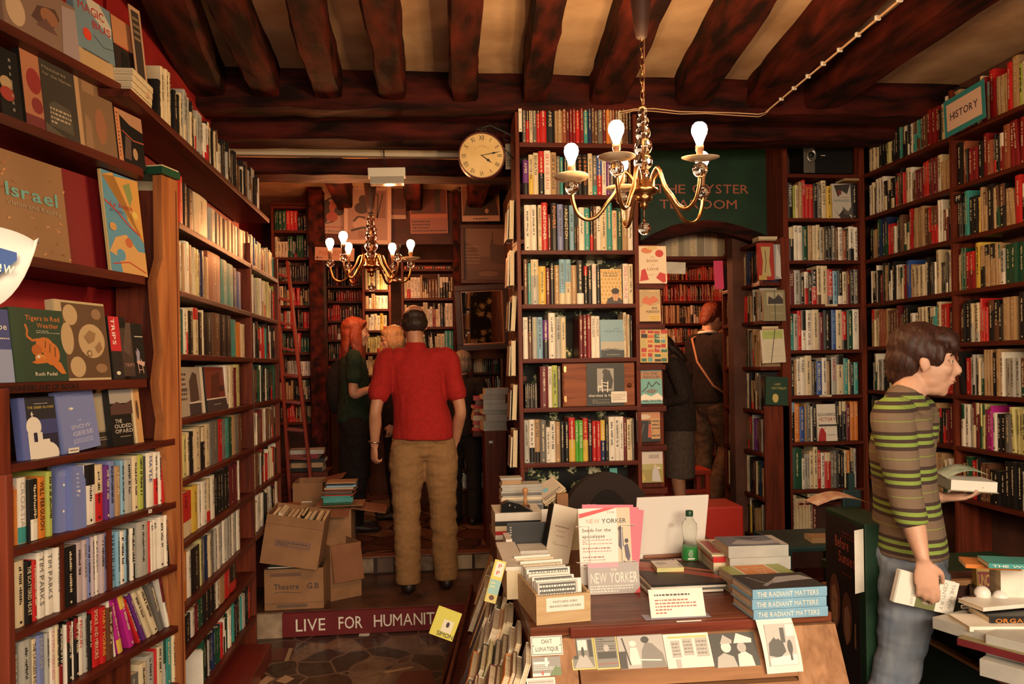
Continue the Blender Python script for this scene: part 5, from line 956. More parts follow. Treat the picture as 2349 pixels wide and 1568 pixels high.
# white gadget, card, glossy magazines
a = aZ(1463, 1300, DZ+.001); m = MB(); m.sphere((.055, .02, .010), (.058, .024, .011), LAPW, seg=20); m.build('white_gadget', label='white oval plastic gadget lying before the laptop', cat='gadget', M=frame((a.x, a.y, DZ+.001), (1, .06, 0)))
a = aZ(1503, 1370, DZ+.002)+Vector((0, .03, 0)); z = DZ+.002; EYEM = [('e', .62, .55, .08, .06, (.04, .015, .012)), ('e', .62, .55, .04, .03, (.2, .1, .06))]
for k, (c, th) in enumerate((('W', .008), ('S', .006), ('W', .007), ('K', .006))):
    w = .255; d = .34; M = frame((a.x-.004*(3-k), a.y+.003*k, z), (1, 0, 0)) @ Matrix.Rotation(math.radians(1.2-.8*k), 4, 'Z')
    def cp(q, w, d, zt):
        Q = Matrix.Translation((0, 0, zt)) @ Matrix.Rotation(math.radians(-90), 4, 'X')
        printed(q, [('r', 0, 0, 1, 1, (.035, .012, .012)), ('p', [(0, .55), (0, .85), (.5, .62), (1, .30), (1, .12), (.6, .36)], (.34, .05, .025)), ('p', [(0, .7), (0, .95), (.4, .8), (1, .45), (1, .38), (.5, .62)], (.45, .13, .06)), ('e', .55, .58, .10, .06, (.05, .015, .012)), ('e', .55, .58, .04, .035, (.22, .09, .05)), ('p', [(.0, .98), (1, .98), (1, .8), (.5, .9)], (.13, .015, .015)), ('t', 'VISU', .72, .90, .34, PAL['W'], .06)], w, d, y=0, M=Q @ Matrix.Scale(1, 4))
    flatbook('magazine', ['white edged', 'grey edged', 'second glossy', 'topmost glossy dark red cover'][k]+' magazine in the pile before the laptop', M, w, d, th, c, cat='magazine', hard=False, group='glossy magazines before the laptop', coverprint=None)
    z += th+.0006
def topprint(parent, items, w, d, th):
    q = MB(); printed(q, items, w, d, y=-.0008, M=Matrix.Translation((0, 0, th)) @ Matrix.Rotation(math.radians(-90), 4, 'X') @ Matrix.Diagonal((1, 1, 1, 1))); q.build('cover_print', parent)
def lasttop(): return [o for o in COL.objects if o.type == 'EMPTY' and o.parent is None][-1]
topprint(lasttop(), [('r', 0, 0, 1, 1, (.035, .012, .012)), ('p', [(0, .55), (0, .85), (.5, .62), (1, .30), (1, .12), (.6, .36)], (.34, .05, .025)), ('p', [(0, .7), (0, .95), (.4, .8), (1, .45), (1, .38), (.5, .62)], (.45, .13, .06)), ('e', .55, .58, .10, .06, (.05, .015, .012)), ('e', .55, .58, .04, .035, (.22, .09, .05)), ('p', [(.0, .98), (1, .98), (1, .8), (.5, .9)], (.13, .015, .015)), ('t', 'VISU', .72, .90, .34, PAL['W'], .05)], .255, .34, .006)
zc_ = z+.001; a = aZ(1507, 1312, zc_)
flatbook('card_stack', 'small block of pale cards on the glossy magazine', frame((a.x, a.y, zc_), (1, -.06, 0)), .095, .10, .015, 'j', cat='cards', hard=False); topprint(lasttop(), [('r', 0, 0, 1, 1, PAL['W']), ('e', .3, .6, .22, .2, g3), ('r', .9, .1, .96, .5, g2)], .095, .10, .015)
# bottle
p = aZ(1583, 1300, DZ+.002); t = thing('bottle', 'clear plastic water bottle with green label and cap before the laptop', 'bottle', (p.x, p.y, DZ+.002)); s = .195
BOT = pbsdf('bottle_plastic', (.9, .93, .9), .05); BOT.node_tree.nodes['Principled BSDF'].inputs['Transmission Weight'].default_value = 1; BOT.node_tree.nodes['Principled BSDF'].inputs['IOR'].default_value = 1.15
m = MB(); m.lathe([(0, 0), (.024, .001), (.029, .008), (.030, .02), (.029, .06), (.027, .08), (.023, .10), (.026, .125), (.029, .145), (.027, .162), (.018, .176), (.012, .184), (.012, .19)], BOT, seg=24); m.build('body', t)
m = MB(); m.lathe([(.0303, .022), (.0306, .024), (.0296, .062), (.0278, .078), (.0274, .078)], flat('green_label', (.03, .23, .05), .4), seg=24); lb = m.build('label', t)
q = MB()
pts = [(.010*(.2+k/14)*math.cos(k*.9), .010*(.2+k/14)*math.sin(k*.9)) for k in range(14)]
for k in range(13):
    (x0, z0), (x1, z1) = pts[k], pts[k+1]; q.tube([(x0-.006, -.0306, z0+.055), (x1-.006, -.0306, z1+.055)], .0009, PAPER, seg=5)
q.box((-.018, -.0312, .036), (.008, -.0306, .041), PAPER); q.build('label_print', lb)
m = MB(); m.lathe([(0, .190), (.0135, .190), (.014, .192), (.014, .208), (.012, .211), (0, .211)], flat('cap_green', (.01, .06, .025), .4), seg=20); m.build('cap', t)
# stacks at the right of the desk
def stackz(u, v, z, D, items, group):
    a = aZ(u, v, z)
    for (lab, w, d, th, c, hard, title, tc, pr, dx) in items:
        flatbook('book', lab, frame((a.x+dx, a.y, z), D), w, d, th, c, hard=hard, title=title, tc=tc, group=group)
        if pr: topprint(lasttop(), pr, w, d, th)
        z += th+.0008
stackz(1728, 1421, DZ+.001, (1, .01, 0), [('light blue spined book at the bottom of the front right stack', .232, .16, .029, 'L', True, 'THE RADIANT MATTERS', 'W', None, .0), ('light blue spined book in the middle of the front right stack', .232, .16, .029, 'L', True, 'THE RADIANT MATTERS', 'W', None, -.004), ('light blue spined book on top of the front right stack with dark cover', .232, .16, .029, 'L', True, 'THE RADIANT MATTERS', 'W', [('r', 0, 0, 1, 1, (.03, .03, .035)), ('p', [(.3, .3), (.55, .75), (.9, .8), (1, .5), (.7, .45)], (.35, .35, .37)), ('p', [(.2, .2), (.4, .5), (.45, .45), (.25, .15)], (.25, .25, .28)), ('l', [(.15, .8), (.3, .3)], .012, (.5, .5, .5))], -.002)], 'light blue stack')
stackz(1692, 1372, DZ+.001, (1, .02, 0), [('white book beneath the green and orange covered one', .20, .15, .026, 'C', False, None, None, None, 0), ('book with green and orange cover behind the light blue stack', .215, .155, .036, 'W', False, None, None, [('r', 0, 0, 1, 1, (.34, .38, .10)), ('r', .2, 0, .76, 1, (.72, .66, .55)), ('r', .23, .02, .73, .98, (.66, .22, .04)), ('t', 'THE ZOO', .34, .62, .1, PAL['W'], .12), ('x', .45, .2, .7, .8, 4, (.75, .45, .25))], 0)], 'green and orange pile')
stackz(1672, 1338, DZ+.001, (1, -.04, 0), [('thick pale book at the bottom of the tallest pile on the desk', .215, .15, .042, 's', False, None, None, None, .0), ('thick pale book second in the tallest pile', .215, .15, .044, 's', False, None, None, None, .004), ('thick pale book on top of tallest pile with grey blue nude cover', .212, .15, .040, 's', False, None, None, [('r', 0, 0, 1, 1, (.16, .19, .24)), ('p', [(.1, .2), (.3, .6), (.6, .4), (.9, .5), (.9, .2), (.5, .1)], (.42, .43, .46)), ('p', [(.3, .9), (.5, .6), (.7, .8)], (.07, .08, .11)), ('r', .88, 0, 1, 1, (.5, .47, .42))], .0)], 'tallest pile')
stackz(1636, 1330, DZ+.001, (1, -.10, 0), [('cream book at bottom of the leftmost pile beside the bottle', .17, .24, .03, 's', False, None, None, None, 0), ('cream book in the leftmost pile beside the bottle', .17, .24, .03, 'C', False, None, None, None, .002), ('red covered book in the leftmost pile beside the bottle', .17, .24, .02, 'R', True, None, None, None, 0), ('magazine with printed squares topping the leftmost pile beside the bottle', .18, .24, .006, 'C', False, None, None, [('r', 0, 0, 1, 1, (.7, .6, .42)), ('r', .05, .1, .24, .9, (.45, .1, .08)), ('r', .3, .1, .5, .9, (.75, .68, .55)), ('x', .3, .1, .5, .9, 4, ink), ('r', .55, .1, .75, .9, (.5, .15, .12)), ('x', .78, .1, .98, .9, 4, (.4, .08, .06))], -.004)], 'leftmost pile beside the bottle')
a = aZ(1560, 1426, DZ+.001); m = MB(); m.box((0, 0, 0), (.075, .006, .002), PAPER); m.build('paper_slip', label='thin pale slip lying at the front edge of the desk', cat='paper', M=frame((a.x-.01, a.y, DZ+.001), X1))
# ================================================================ sloping rack of books down the left side of the desk
SLX = .275; yA, yB = 2.14, 3.72
t = thing('side_rack', 'dark stepped wooden rack along the left side of the desk', 'rack', (SLX, 3.0, 0))
TIER = ((.245, .045, .46), (.17, -.06, .235), (.10, -.12, .03))       # outer x at the far end, at the near end, height
for k, (xf, xn, z) in enumerate(TIER):
    m = MB(); m.prism([(xf-SLX-.045, yB-3.0), (xn-SLX-.045, yA-3.0), (0, yA-3.0), (0, yB-3.0)], z-.02, z, SHELFX, plane='XY'); m.build('shelf', t)
    m = MB(); m.prism([(xf-SLX-.057, yB-3.0), (xn-SLX-.057, yA-3.0), (xn-SLX-.0455, yA-3.0), (xf-SLX-.0455, yB-3.0)], z-.02, z+.04, SHELFX, plane='XY'); m.build('lip', t)
r = random.Random(77); cnt = 0; names = ['top', 'middle', 'bottom']
PALR = ['C', 'W', 'K', 's', 'b', 'C', 't', 'O', 'j', 'S', 'W', 'm']
for k, ((xf, xn, z), tl, lo, hi) in enumerate(zip(TIER, (17, 17, 15), (.22, .19, .17), (.27, .24, .22))):
    y = yB-.01; col = 0
    while y > yA+.10:
        wv = r.uniform(.15, .21); off = 0; nl = 10; col += 1
        if y-wv < yA: wv = y-yA
        x = xn+(xf-xn)*(y-wv/2-yA)/(yB-yA)
        Dd = Vector((xn-xf, yA-yB, 0)).normalized(); off = max(-.15, min(-.05, x-.185))
        for j in range(nl):
            th = r.uniform(.009, .022)
            if off+th > .050: break
            if y-wv/2 > 2.9 and off < -.03: off += .02; continue
            h = r.uniform(lo, hi)*(1-.045*j); c = r.choice(PALR); items = [('r', .1, .1, .9, .9, r.choice([g2, g3, (.4, .2, .1), (.1, .12, .2), (.55, .45, .2)])), ('x', .15, .65, .85, .85, 3, PAL['W'])]
            faceout('%s book, %s layer, %s pocket from far end, %s tier of side rack' % (CN[c], ['inner', 'second', 'third', 'fourth', 'fifth', 'sixth', 'seventh', 'eighth', 'ninth', 'outer'][j], ordinal(col), names[k]), None, None, wv, h, items, c, th=th, tilt=0, group='books in the %s tier of the side rack' % names[k], M=Matrix.Translation((xf+(xn-xf)*(yB-y)/(yB-yA)+.018-off, y, z+.001)) @ frame((0, 0, 0), Dd) @ Matrix.Rotation(math.radians(-tl-1*j), 4, 'X') @ Matrix.Translation((0, -th, 0)))
            off += th+.004; cnt += 1
        y -= wv+.012
print('rack books', cnt)
a = aY(985, 1452, 2.62); M = frame(a, (.93, -.1, -.32)) ; 
faceout('yellow book lettered SIMON sticking out of the side rack', a, (.93, -.1, -.36), .080, .095, [('r', 0, 0, 1, 1, (.62, .56, .10)), ('r', .38, .22, .82, .66, (.72, .66, .48)), ('e', .6, .5, .07, .1, ink), ('t', 'SIMON', .62, .06, .7, ink, .16)], (.62, .56, .10), th=.012, tilt=10, M=frame(a, (.93, -.1, -.36)))
a = aY(1112, 1378, 2.5); faceout('yellow magazine with red letters PP and pictures in the side rack', a, X1, .035, .135, [('r', 0, .55, 1, 1, (.72, .6, .12)), ('r', .15, .62, .9, .96, (.8, .74, .62)), ('t', 'P', .55, .82, .3, (.55, .05, .04), .1), ('t', 'P', .5, .66, .3, (.55, .05, .04), .1), ('r', 0, .2, 1, .54, (.3, .5, .45)), ('x', .1, .25, .9, .5, 3, (.7, .66, .3)), ('r', 0, .0, 1, .19, (.6, .5, .15)), ('e', .5, .12, .25, .06, (.12, .05, .03))], (.72, .6, .12), th=.006, M=frame(a, X1) @ Matrix.Rotation(math.radians(17), 4, 'Y') @ Matrix.Rotation(math.radians(-5), 4, 'X'), cat='magazine', name='magazine')
# ================================================================ people
SKIN = noisemat('skin', (.46, .20, .11), (.54, .26, .15), nscale=12, rough=.5, bump=.05)
SKINP = noisemat('skin_pale', (.60, .33, .22), (.68, .40, .28), nscale=12, rough=.48, bump=.05)
def catmull(cs, per=5):
    out = []; n = len(cs)
    for i in range(n-1):
        a, b, c, d = cs[max(0, i-1)], cs[i], cs[i+1], cs[min(n-1, i+2)]
        for q in range(per):
            u = q/per; out.append(tuple(.5*((2*b[k])+(c[k]-a[k])*u+(2*a[k]-5*b[k]+4*c[k]-d[k])*u*u+(3*b[k]-a[k]-3*c[k]+d[k])*u**3) for k in range(5)))
    out.append(tuple(cs[-1])); return out
def limb(mb, cs, side=(1, 0, 0), seg=16, per=5, mat=None, cap0=True):
    """cs = (x, y, z, r_side, r_front) control rings; closed, rounded ends"""
    P = catmull(cs, per); side = Vector(side); n = len(P); vs = []; fs = []
    first, last = P[0], P[-1]
    for i, p in enumerate(P):
        c = Vector(p[:3]); t = (Vector(P[min(i+1, n-1)][:3])-Vector(P[max(i-1, 0)][:3])).normalized()
        a = (side-t*side.dot(t)).normalized(); b = t.cross(a)
        for k in range(seg): w = 2*math.pi*k/seg; vs.append(c+a*(math.cos(w)*max(p[3], .002))+b*(math.sin(w)*max(p[4], .002)))
    for i in range(n-1):
        for k in range(seg): fs.append((i*seg+k, i*seg+(k+1) % seg, (i+1)*seg+(k+1) % seg, (i+1)*seg+k))
    fs += [list(range(seg-1, -1, -1)), [(n-1)*seg+k for k in range(seg)]]
    mb.add(vs, fs, mat, None, True)
    for q in ((first, last) if cap0 else (last,)): mb.sphere(q[:3], (min(q[3], q[4])*.98,)*3, mat, seg=12, rings=8)
def fuse(name, mb, parent, voxel, mats, wr=0, wscale=(6, 6, 3), smooth=4, assign=None, seed=0, clip=None, label=None):
    me = bpy.data.meshes.new('tmp'); me.from_pydata(mb.v, [], mb.f); o = bpy.data.objects.new('tmp', me); COL.objects.link(o)
    r = o.modifiers.new('r', 'REMESH'); r.mode = 'VOXEL'; r.voxel_size = voxel; s = o.modifiers.new('s', 'SMOOTH'); s.iterations = smooth; s.factor = .5
    dg = bpy.context.evaluated_depsgraph_get(); dg.update(); m2 = bpy.data.meshes.new_from_object(o.evaluated_get(dg)); bpy.data.objects.remove(o); bpy.data.meshes.remove(me)
    if wr:
        ns = [v.normal.copy() for v in m2.vertices]
        for v, n_ in zip(m2.vertices, ns):
            c = v.co; k = mnoise.noise(Vector((c.x*wscale[0]+seed, c.y*wscale[1], c.z*wscale[2])))+.5*mnoise.noise(Vector((c.x*wscale[0]*2.3, c.y*wscale[1]*2.3+seed, c.z*wscale[2]*2.6)))
            v.co = c+n_*(k*wr)
    if clip:
        bm = bmesh.new(); bm.from_mesh(m2); bmesh.ops.delete(bm, geom=[f for f in bm.faces if clip(f.calc_center_median())], context='FACES'); bm.to_mesh(m2); bm.free()
    for m in mats: m2.materials.append(m)
    for p in m2.polygons:
        p.use_smooth = True
        if assign: p.material_index = assign(p.center)
    m2.name = name; ob = bpy.data.objects.new(name, m2); COL.objects.link(ob); ob.parent = parent
    if label: ob['label'] = label
    return ob
def V(*a): return Vector(a)
def hand(mb, wrist, fdir, pnorm, s=1.0, curl=.5, mirror=1, spread=1.0, thumb_in=.5):
    """palm + five bent fingers; fdir = towards the fingertips, pnorm = direction the palm faces"""
    f = Vector(fdir).normalized(); p = Vector(pnorm); p = (p-f*p.dot(f)).normalized(); sd = f.cross(p).normalized()*mirror   # sd points to the thumb side
    W_ = Vector(wrist); c = W_+f*.045*s
    limb(mb, [(*W_, .024*s, .017*s), (*(W_+f*.03*s), .034*s, .015*s), (*(W_+f*.062*s), .040*s, .014*s), (*(W_+f*.088*s), .038*s, .011*s)], side=sd, seg=12, per=3)
    for k, (off, L) in enumerate(((.029, .072), (.010, .080), (-.010, .074), (-.029, .058))):
        q = W_+f*(.088-.004*abs(k-1))*s+sd*off*s; d = (f+sd*off*1.6*spread).normalized(); a = 0; pts = [(*q, .0092*s, .0092*s)]
        for seg_ in (.44, .32, .24):
            a += curl*(.85+.1*k)*(1.0 if seg_ < .4 else .75); dd = (d*math.cos(a)+p*math.sin(a)); q = q+dd*L*seg_*s; pts.append((*q, (.0086-.0010*len(pts)*.6)*s, (.0086-.0010*len(pts)*.6)*s))
        limb(mb, pts, side=sd, seg=8, per=3)
    q = W_+f*.022*s+sd*.026*s; d = (f*.75+sd*.75+p*thumb_in).normalized(); q2 = q+d*.036*s; d2 = (f*.95+sd*.30+p*(thumb_in+.25)).normalized(); q3 = q2+d2*.030*s; q4 = q3+(d2+f*.2-sd*.15).normalized()*.022*s
    limb(mb, [(*q, .0135*s, .0135*s), (*q2, .0115*s, .0115*s), (*q3, .0098*s, .0098*s), (*q4, .0075*s, .0075*s)], side=sd, seg=8, per=3)
def head_parts(mb, HM, k=1.0, jaw=1.0):
    def S(c, r):
        m = MB(); m.sphere((0, 0, 0), r, None, seg=18, rings=12); mb.add([HM @ (Vector(v)+Vector(c)) for v in m.v], m.f, None, None, True)
    S((0, -.012, .035), (.075, .096, .088)); S((0, .022, -.018), (.064, .072, .085)); S((0, .046, -.080), (.040*jaw, .040, .036)); S((0, .064, -.102), (.023, .019, .019)); S((0, .035, -.095), (.040*jaw, .045, .025))
    S((0, .020, -.062), (.056*jaw, .058, .040)); S((0, .076, .026), (.048, .018, .012)); S((.034, .066, -.022), (.024, .022, .024)); S((-.034, .066, -.022), (.024, .022, .024))
    def T(cs):
        m = MB(); limb(m, cs, seg=10, per=3); mb.add([HM @ Vector(v) for v in m.v], m.f, None, None, True)
    T([(0, .086, .018, .008, .008), (0, .098, -.004, .009, .010), (0, .112, -.026, .011, .011), (0, .102, -.036, .012, .008)]); S((.011, .096, -.036), (.008, .010, .007)); S((-.011, .096, -.036), (.008, .010, .007))
    S((0, .092, -.058), (.022, .011, .0055)); S((0, .090, -.069), (.019, .011, .0065))
    for x in (-1, 1): S((x*.075, -.004, -.008), (.008, .018, .031)); S((x*.080, -.012, -.002), (.006, .013, .022))
def person(name_lab, M, P, skin=SKIN, vox=.009, shirt=None, trousers=None, hair=None, shoes=(.02, .012, .01), sleeve=1.0, female=False, belly=0, legs_bare=False, skirt=None, longhair=0, extra=None, collar=None, wr=.004):
    t = thing('person', name_lab, 'person', M=M)
    J = dict(pel=V(0, 0, .93), wai=V(0, 0, 1.08), che=V(0, .0, 1.28), nek=V(0, -.01, 1.475), hed=V(0, .015, 1.635), hyaw=0, hpitch=0, hroll=0,
             shL=V(-.19, -.01, 1.42), shR=V(.19, -.01, 1.42), elL=V(-.235, -.03, 1.12), elR=V(.235, -.03, 1.12), wrL=V(-.24, .04, .87), wrR=V(.24, .04, .87),
             hiL=V(-.09, 0, .90), hiR=V(.09, 0, .90), knL=V(-.10, .02, .50), knR=V(.10, .02, .50), anL=V(-.10, -.02, .09), anR=V(.10, -.02, .09),
             hdL=None, hdR=None, pnL=None, pnR=None, cuL=.45, cuR=.45, hk=1.0)
    J.update(P); j = lambda k: J[k]
    w = .92 if female else 1.0
    HM = Matrix.Translation(J['hed']) @ Matrix.Rotation(J['hyaw'], 4, 'Z') @ Matrix.Rotation(J['hpitch'], 4, 'X') @ Matrix.Rotation(J['hroll'], 4, 'Y') @ Matrix.Scale(J['hk'], 4)
    mb = MB()
    head_parts(mb, HM, jaw=.9 if female else 1.0)
    nb = HM @ V(0, -.025, -.06); limb(mb, [(*(j('nek')-V(0, 0, .05)), .085*w, .06), (*j('nek'), .062*w, .058), (*((j('nek')+nb)/2), .054*w, .056), (*nb, .052*w, .055), (*(HM @ V(0, -.02, -.02)), .05*w, .055)], seg=14)
    tb = J.get('tk', 1)*.86
    limb(mb, [(*(j('pel')-V(0, 0, .06)), .10, .07), (*j('pel'), .135, .105*tb), (*j('wai'), .12*w, .095*tb), (*j('che'), .14*w, .105*tb), (*(j('che')+(j('nek')-j('che'))*.62), .15*w, .085*tb), (*j('nek'), .072, .055)])
    for s_ in 'LR':
        sh, el, wr_ = j('sh'+s_), j('el'+s_), j('wr'+s_); m1 = (sh+el)/2; m2 = el+(wr_-el)*.35
        limb(mb, [(*(sh+(j('nek')-sh)*.35-V(0, 0, .03)), .05, .05), (*sh, .052*w, .052*w), (*m1, .046*w, .047*w), (*el, .037*w, .038*w), (*m2, .039*w, .037*w), (*(el+(wr_-el)*.75), .030*w, .027*w), (*wr_, .026*w, .019*w)], seg=14)
        hd = j('hd'+s_) or (wr_-el); pn = j('pn'+s_) or V(1 if s_ == 'L' else -1, 0, 0); hand(mb, wr_, hd, pn, s=.95*w, curl=j('cu'+s_), mirror=1 if s_ == 'R' else -1)
        hi, kn, an = j('hi'+s_), j('kn'+s_), j('an'+s_)
        limb(mb, [(*(hi+V(0, 0, .02)), .070, .072), (*(hi+(kn-hi)*.35), .070, .072), (*(hi+(kn-hi)*.8), .06, .062), (*kn, .052, .055), (*(kn+(an-kn)*.3), .052, .056), (*(kn+(an-kn)*.75), .036, .038), (*an, .034, .038), (*(an-V(0, 0, .05)), .034, .045)], seg=14)
        limb(mb, [(*(an+V(0, -.045, -.055)), .030, .028), (*(an+V(0, .03, -.055)), .036, .030), (*(an+V(0, .13, -.066)), .040, .018), (*(an+V(0, .18, -.07)), .030, .012)], seg=12)
    fuse('body', mb, t, vox, [skin], smooth=2)
    # eyes and brows
    for x in (-1, 1):
        m = MB(); m.sphere(HM @ V(x*.031, .0735, .006), .0115*J['hk'], flat('eye_white', (.7, .62, .55), .2), seg=12, rings=8); m.sphere(HM @ V(x*.031, .0820, .005), .0052*J['hk'], flat('iris', (.03, .02, .012), .15), seg=10, rings=6); m.build('eye', t)
        m = MB(); m.tube([HM @ V(x*.018, .082, .006), HM @ V(x*.024, .086, .014), HM @ V(x*.032, .087, .0165), HM @ V(x*.041, .081, .013), HM @ V(x*.047, .073, .006)], .0042, skin, seg=8); m.tube([HM @ V(x*.020, .083, .0), HM @ V(x*.031, .084, -.006), HM @ V(x*.043, .077, .0)], .003, skin, seg=8); m.build('eyelid', t)
        m = MB(); m.tube([HM @ V(x*.015, .093, .026), HM @ V(x*.033, .091, .031), HM @ V(x*.052, .078, .026)], .0032, hair[0] if hair else flat('brow', (.05, .02, .01))); m.build('eyebrow', t)
    m = MB(); m.tube([HM @ V(-.019, .098, -.0635), HM @ V(0, .1035, -.064), HM @ V(.019, .098, -.0635)], .0028, flat('lips', (.36, .11, .08), .4)); m.build('lips', t)
    if shirt:
        mb = MB(); g_ = .013; hem = j('pel')+V(0, 0, .0)
        hz = J.get('hem', -.03); tk = J.get('tk', 1)
        limb(mb, [(*(j('pel')+V(0, 0, hz)), .188*w+J.get('flare', 0), (.150+belly*.5)*tk), (*(j('pel')+V(0, 0, .06)), .184*w, (.142+belly*.7)*tk), (*(j('wai')+V(0, 0, .03)), .168*w, (.124+belly)*tk), (*j('che'), .176*w, .124*tk), (*(j('che')+(j('nek')-j('che'))*.55), .185*w, .105*tk), (*(j('nek')-V(0, 0, .035)), .125*w, .088), (*(j('nek')+V(0, 0, -.002)), .080*w, .074)], seg=24, cap0=False)
        for s_ in 'LR':
            sh, el, wr_ = j('sh'+s_), j('el'+s_), j('wr'+s_); lst = [(*(sh+(j('nek')-sh)*.45-V(0, 0, .012)), .062, .062), (*(sh+V(0, 0, .004)), .066*w, .068*w), (*(sh+(el-sh)*.35), .064*w, .066*w)]
            if sleeve < .8: lst += [(*(sh+(el-sh)*sleeve), .070*w, .072*w)]
            else: lst += [(*(sh+(el-sh)*.75), .054*w, .056*w), (*el, .050*w, .052*w), (*(el+(wr_-el)*.4), .048*w, .048*w), (*(el+(wr_-el)*J.get('cuff'+s_, .92)), .037*w, .036*w)]
            limb(mb, lst, seg=16)
        fuse('shirt', mb, t, vox, [shirt], wr=wr*1.2, wscale=(10, 10, 4.5), smooth=4, seed=3)
    if trousers:
        mb = MB(); limb(mb, [(*(j('pel')+V(0, 0, .06)), .150*w, .105+belly*.4), (*(j('pel')-V(0, 0, .0)), .168*w, .122), (*(j('pel')-V(0, 0, .06)), .160*w, .12)], seg=20)
        tw = J.get('tw', 1.0)
        for s_ in 'LR':
            hi, kn, an = j('hi'+s_), j('kn'+s_), j('an'+s_); limb(mb, [(*(hi+V(0, 0, .0)), .100, .112), (*(hi+(kn-hi)*.3), .098*tw, .105*tw), (*(hi+(kn-hi)*.75), .080*tw, .084*tw), (*kn, .074*tw, .078*tw), (*(kn+(an-kn)*.4), .073*tw, .076*tw), (*(kn+(an-kn)*.8), .070*tw, .074*tw), (*(an-V(0, 0, .03)), .068*tw, .076*tw)][::-1], seg=18, cap0=False)
        fuse('trousers', mb, t, vox, [trousers], wr=wr*1.5, wscale=(7, 7, 17), smooth=3, seed=9)
    if skirt:
        mb = MB(); L = J.get('skirtL', .5); limb(mb, [(*(j('pel')+V(0, 0, .08)), .145, .11), (*j('pel'), .168, .125), (*(j('pel')-V(0, 0, L*.5)), .165, .13), (*(j('pel')-V(0, 0, L)), .16, .13)][::-1], seg=20, cap0=False); fuse('skirt', mb, t, vox, [skirt], wr=wr, smooth=3)
    for s_ in 'LR':
        an = j('an'+s_); mb = MB(); limb(mb, [(*(an+V(0, -.055, -.045)), .036, .045), (*(an+V(0, .02, -.048)), .044, .042), (*(an+V(0, .12, -.060)), .048, .028), (*(an+V(0, .20, -.066)), .038, .020)], seg=14); fuse('shoe', mb, t, vox, [flat('shoe_%d' % int(shoes[0]*1000), shoes, .5)], smooth=2)
    if hair:
        mat, kind = hair; mb = MB()
        def S(c, r): m = MB(); m.sphere((0, 0, 0), r, None, seg=18, rings=12); mb.add([HM @ (Vector(v)+Vector(c)) for v in m.v], m.f, None, None, True)
        def T(cs): m = MB(); limb(m, cs, seg=12, per=4); mb.add([HM @ Vector(v) for v in m.v], m.f, None, None, True)
        if kind == 'mop':
            S((0, -.022, .052), (.090, .106, .088)); S((0, .040, .080), (.074, .066, .046)); S((0, -.060, .0), (.078, .068, .078)); S((.060, .0, .035), (.032, .062, .052)); S((-.060, .0, .035), (.032, .062, .052)); S((.03, .078, .060), (.042, .026, .030)); S((-.03, .078, .060), (.042, .026, .030)); S((0, -.078, -.045), (.055, .042, .048)); T([(.074, .035, .05, .02, .02), (.078, .040, .015, .014, .016), (.074, .036, -.008, .008, .008)]); T([(-.074, .035, .05, .02, .02), (-.078, .040, .015, .014, .016), (-.074, .036, -.008, .008, .008)])
        if kind == 'balding':
            S((0, -.045, -.005), (.081, .070, .062)); S((.060, -.012, .012), (.022, .060, .036)); S((-.060, -.012, .012), (.022, .060, .036)); S((0, -.052, .045), (.074, .060, .040))
        if kind == 'long':
            S((0, -.018, .052), (.088, .102, .082)); S((0, -.058, -.02), (.080, .062, .09)); T([(.062, -.005, .06, .03, .05), (.080, -.010, -.02, .026, .050), (.085, -.005, -.11, .028, .048), (.075, .015, -.20, .026, .04), (.07, .04, -.26-longhair, .014, .02)]); T([(-.062, -.005, .06, .03, .05), (-.080, -.010, -.02, .026, .050), (-.085, -.005, -.11, .028, .048), (-.075, .015, -.20, .026, .04), (-.07, .04, -.26-longhair, .014, .02)]); T([(0, -.06, 0, .07, .04), (0, -.085, -.12, .085, .038), (0, -.09, -.22-longhair, .06, .025)]); S((.04, .06, .078), (.04, .03, .026)); S((-.03, .062, .078), (.04, .03, .026))
        if kind == 'bob':
            S((0, -.018, .052), (.088, .104, .082)); S((0, -.050, -.02), (.086, .070, .09)); S((.062, .0, -.01), (.030, .055, .085)); S((-.062, .0, -.01), (.030, .055, .085)); S((0, .06, .075), (.066, .034, .030))
        fuse('hair', mb, t, min(vox, .007), [mat], wr=.0055, wscale=(34, 34, 16), smooth=2)
    return t, HM, J
def fab(n, c1, c2, s=40): return noisemat(n, c1, c2, nscale=s, detail=3, rough=.9, bump=.1)
# ---- man in the red shirt, back to the viewer
R0 = aY(967, 1345, 4.93); MR = Matrix.Translation((R0.x, 4.93, .142)) @ Matrix.Rotation(math.radians(4), 4, 'Z')
HAIRK = noisemat('dark_hair', (.012, .006, .004), (.04, .018, .012), scale=(60, 60, 6), nscale=4, rough=.6)
REDSH = fab('red_cotton', (.33, .010, .008), (.40, .014, .012)); KHAKI = fab('khaki_cotton', (.27, .14, .055), (.31, .165, .068), 40)
tm, HM_, J_ = person('man with thinning dark hair in red shirt and khaki cargo trousers, back turned', MR, dict(
    pel=V(.025, 0, .965), wai=V(.01, .01, 1.12), che=V(-.005, .01, 1.31), nek=V(-.012, .0, 1.50), hed=V(-.018, .035, 1.655), hpitch=math.radians(-12),
    shL=V(-.195, -.01, 1.44), shR=V(.19, -.01, 1.435), elL=V(-.265, -.07, 1.13), elR=V(.255, -.05, 1.12), wrL=V(-.275, .0, .905), wrR=V(.235, .07, .91), hdL=V(-.05, .10, -1), pnL=V(.8, .5, 0), cuL=1.0,
    hiL=V(-.075, 0, .92), hiR=V(.125, 0, .92), knL=V(-.085, .0, .50), knR=V(.145, .02, .50), anL=V(-.082, -.03, .09), anR=V(.155, .02, .09), hem=-.02, tw=1.14),
    shirt=REDSH, trousers=KHAKI, hair=(HAIRK, 'balding'), sleeve=.66, belly=.02, vox=.008, wr=.006)
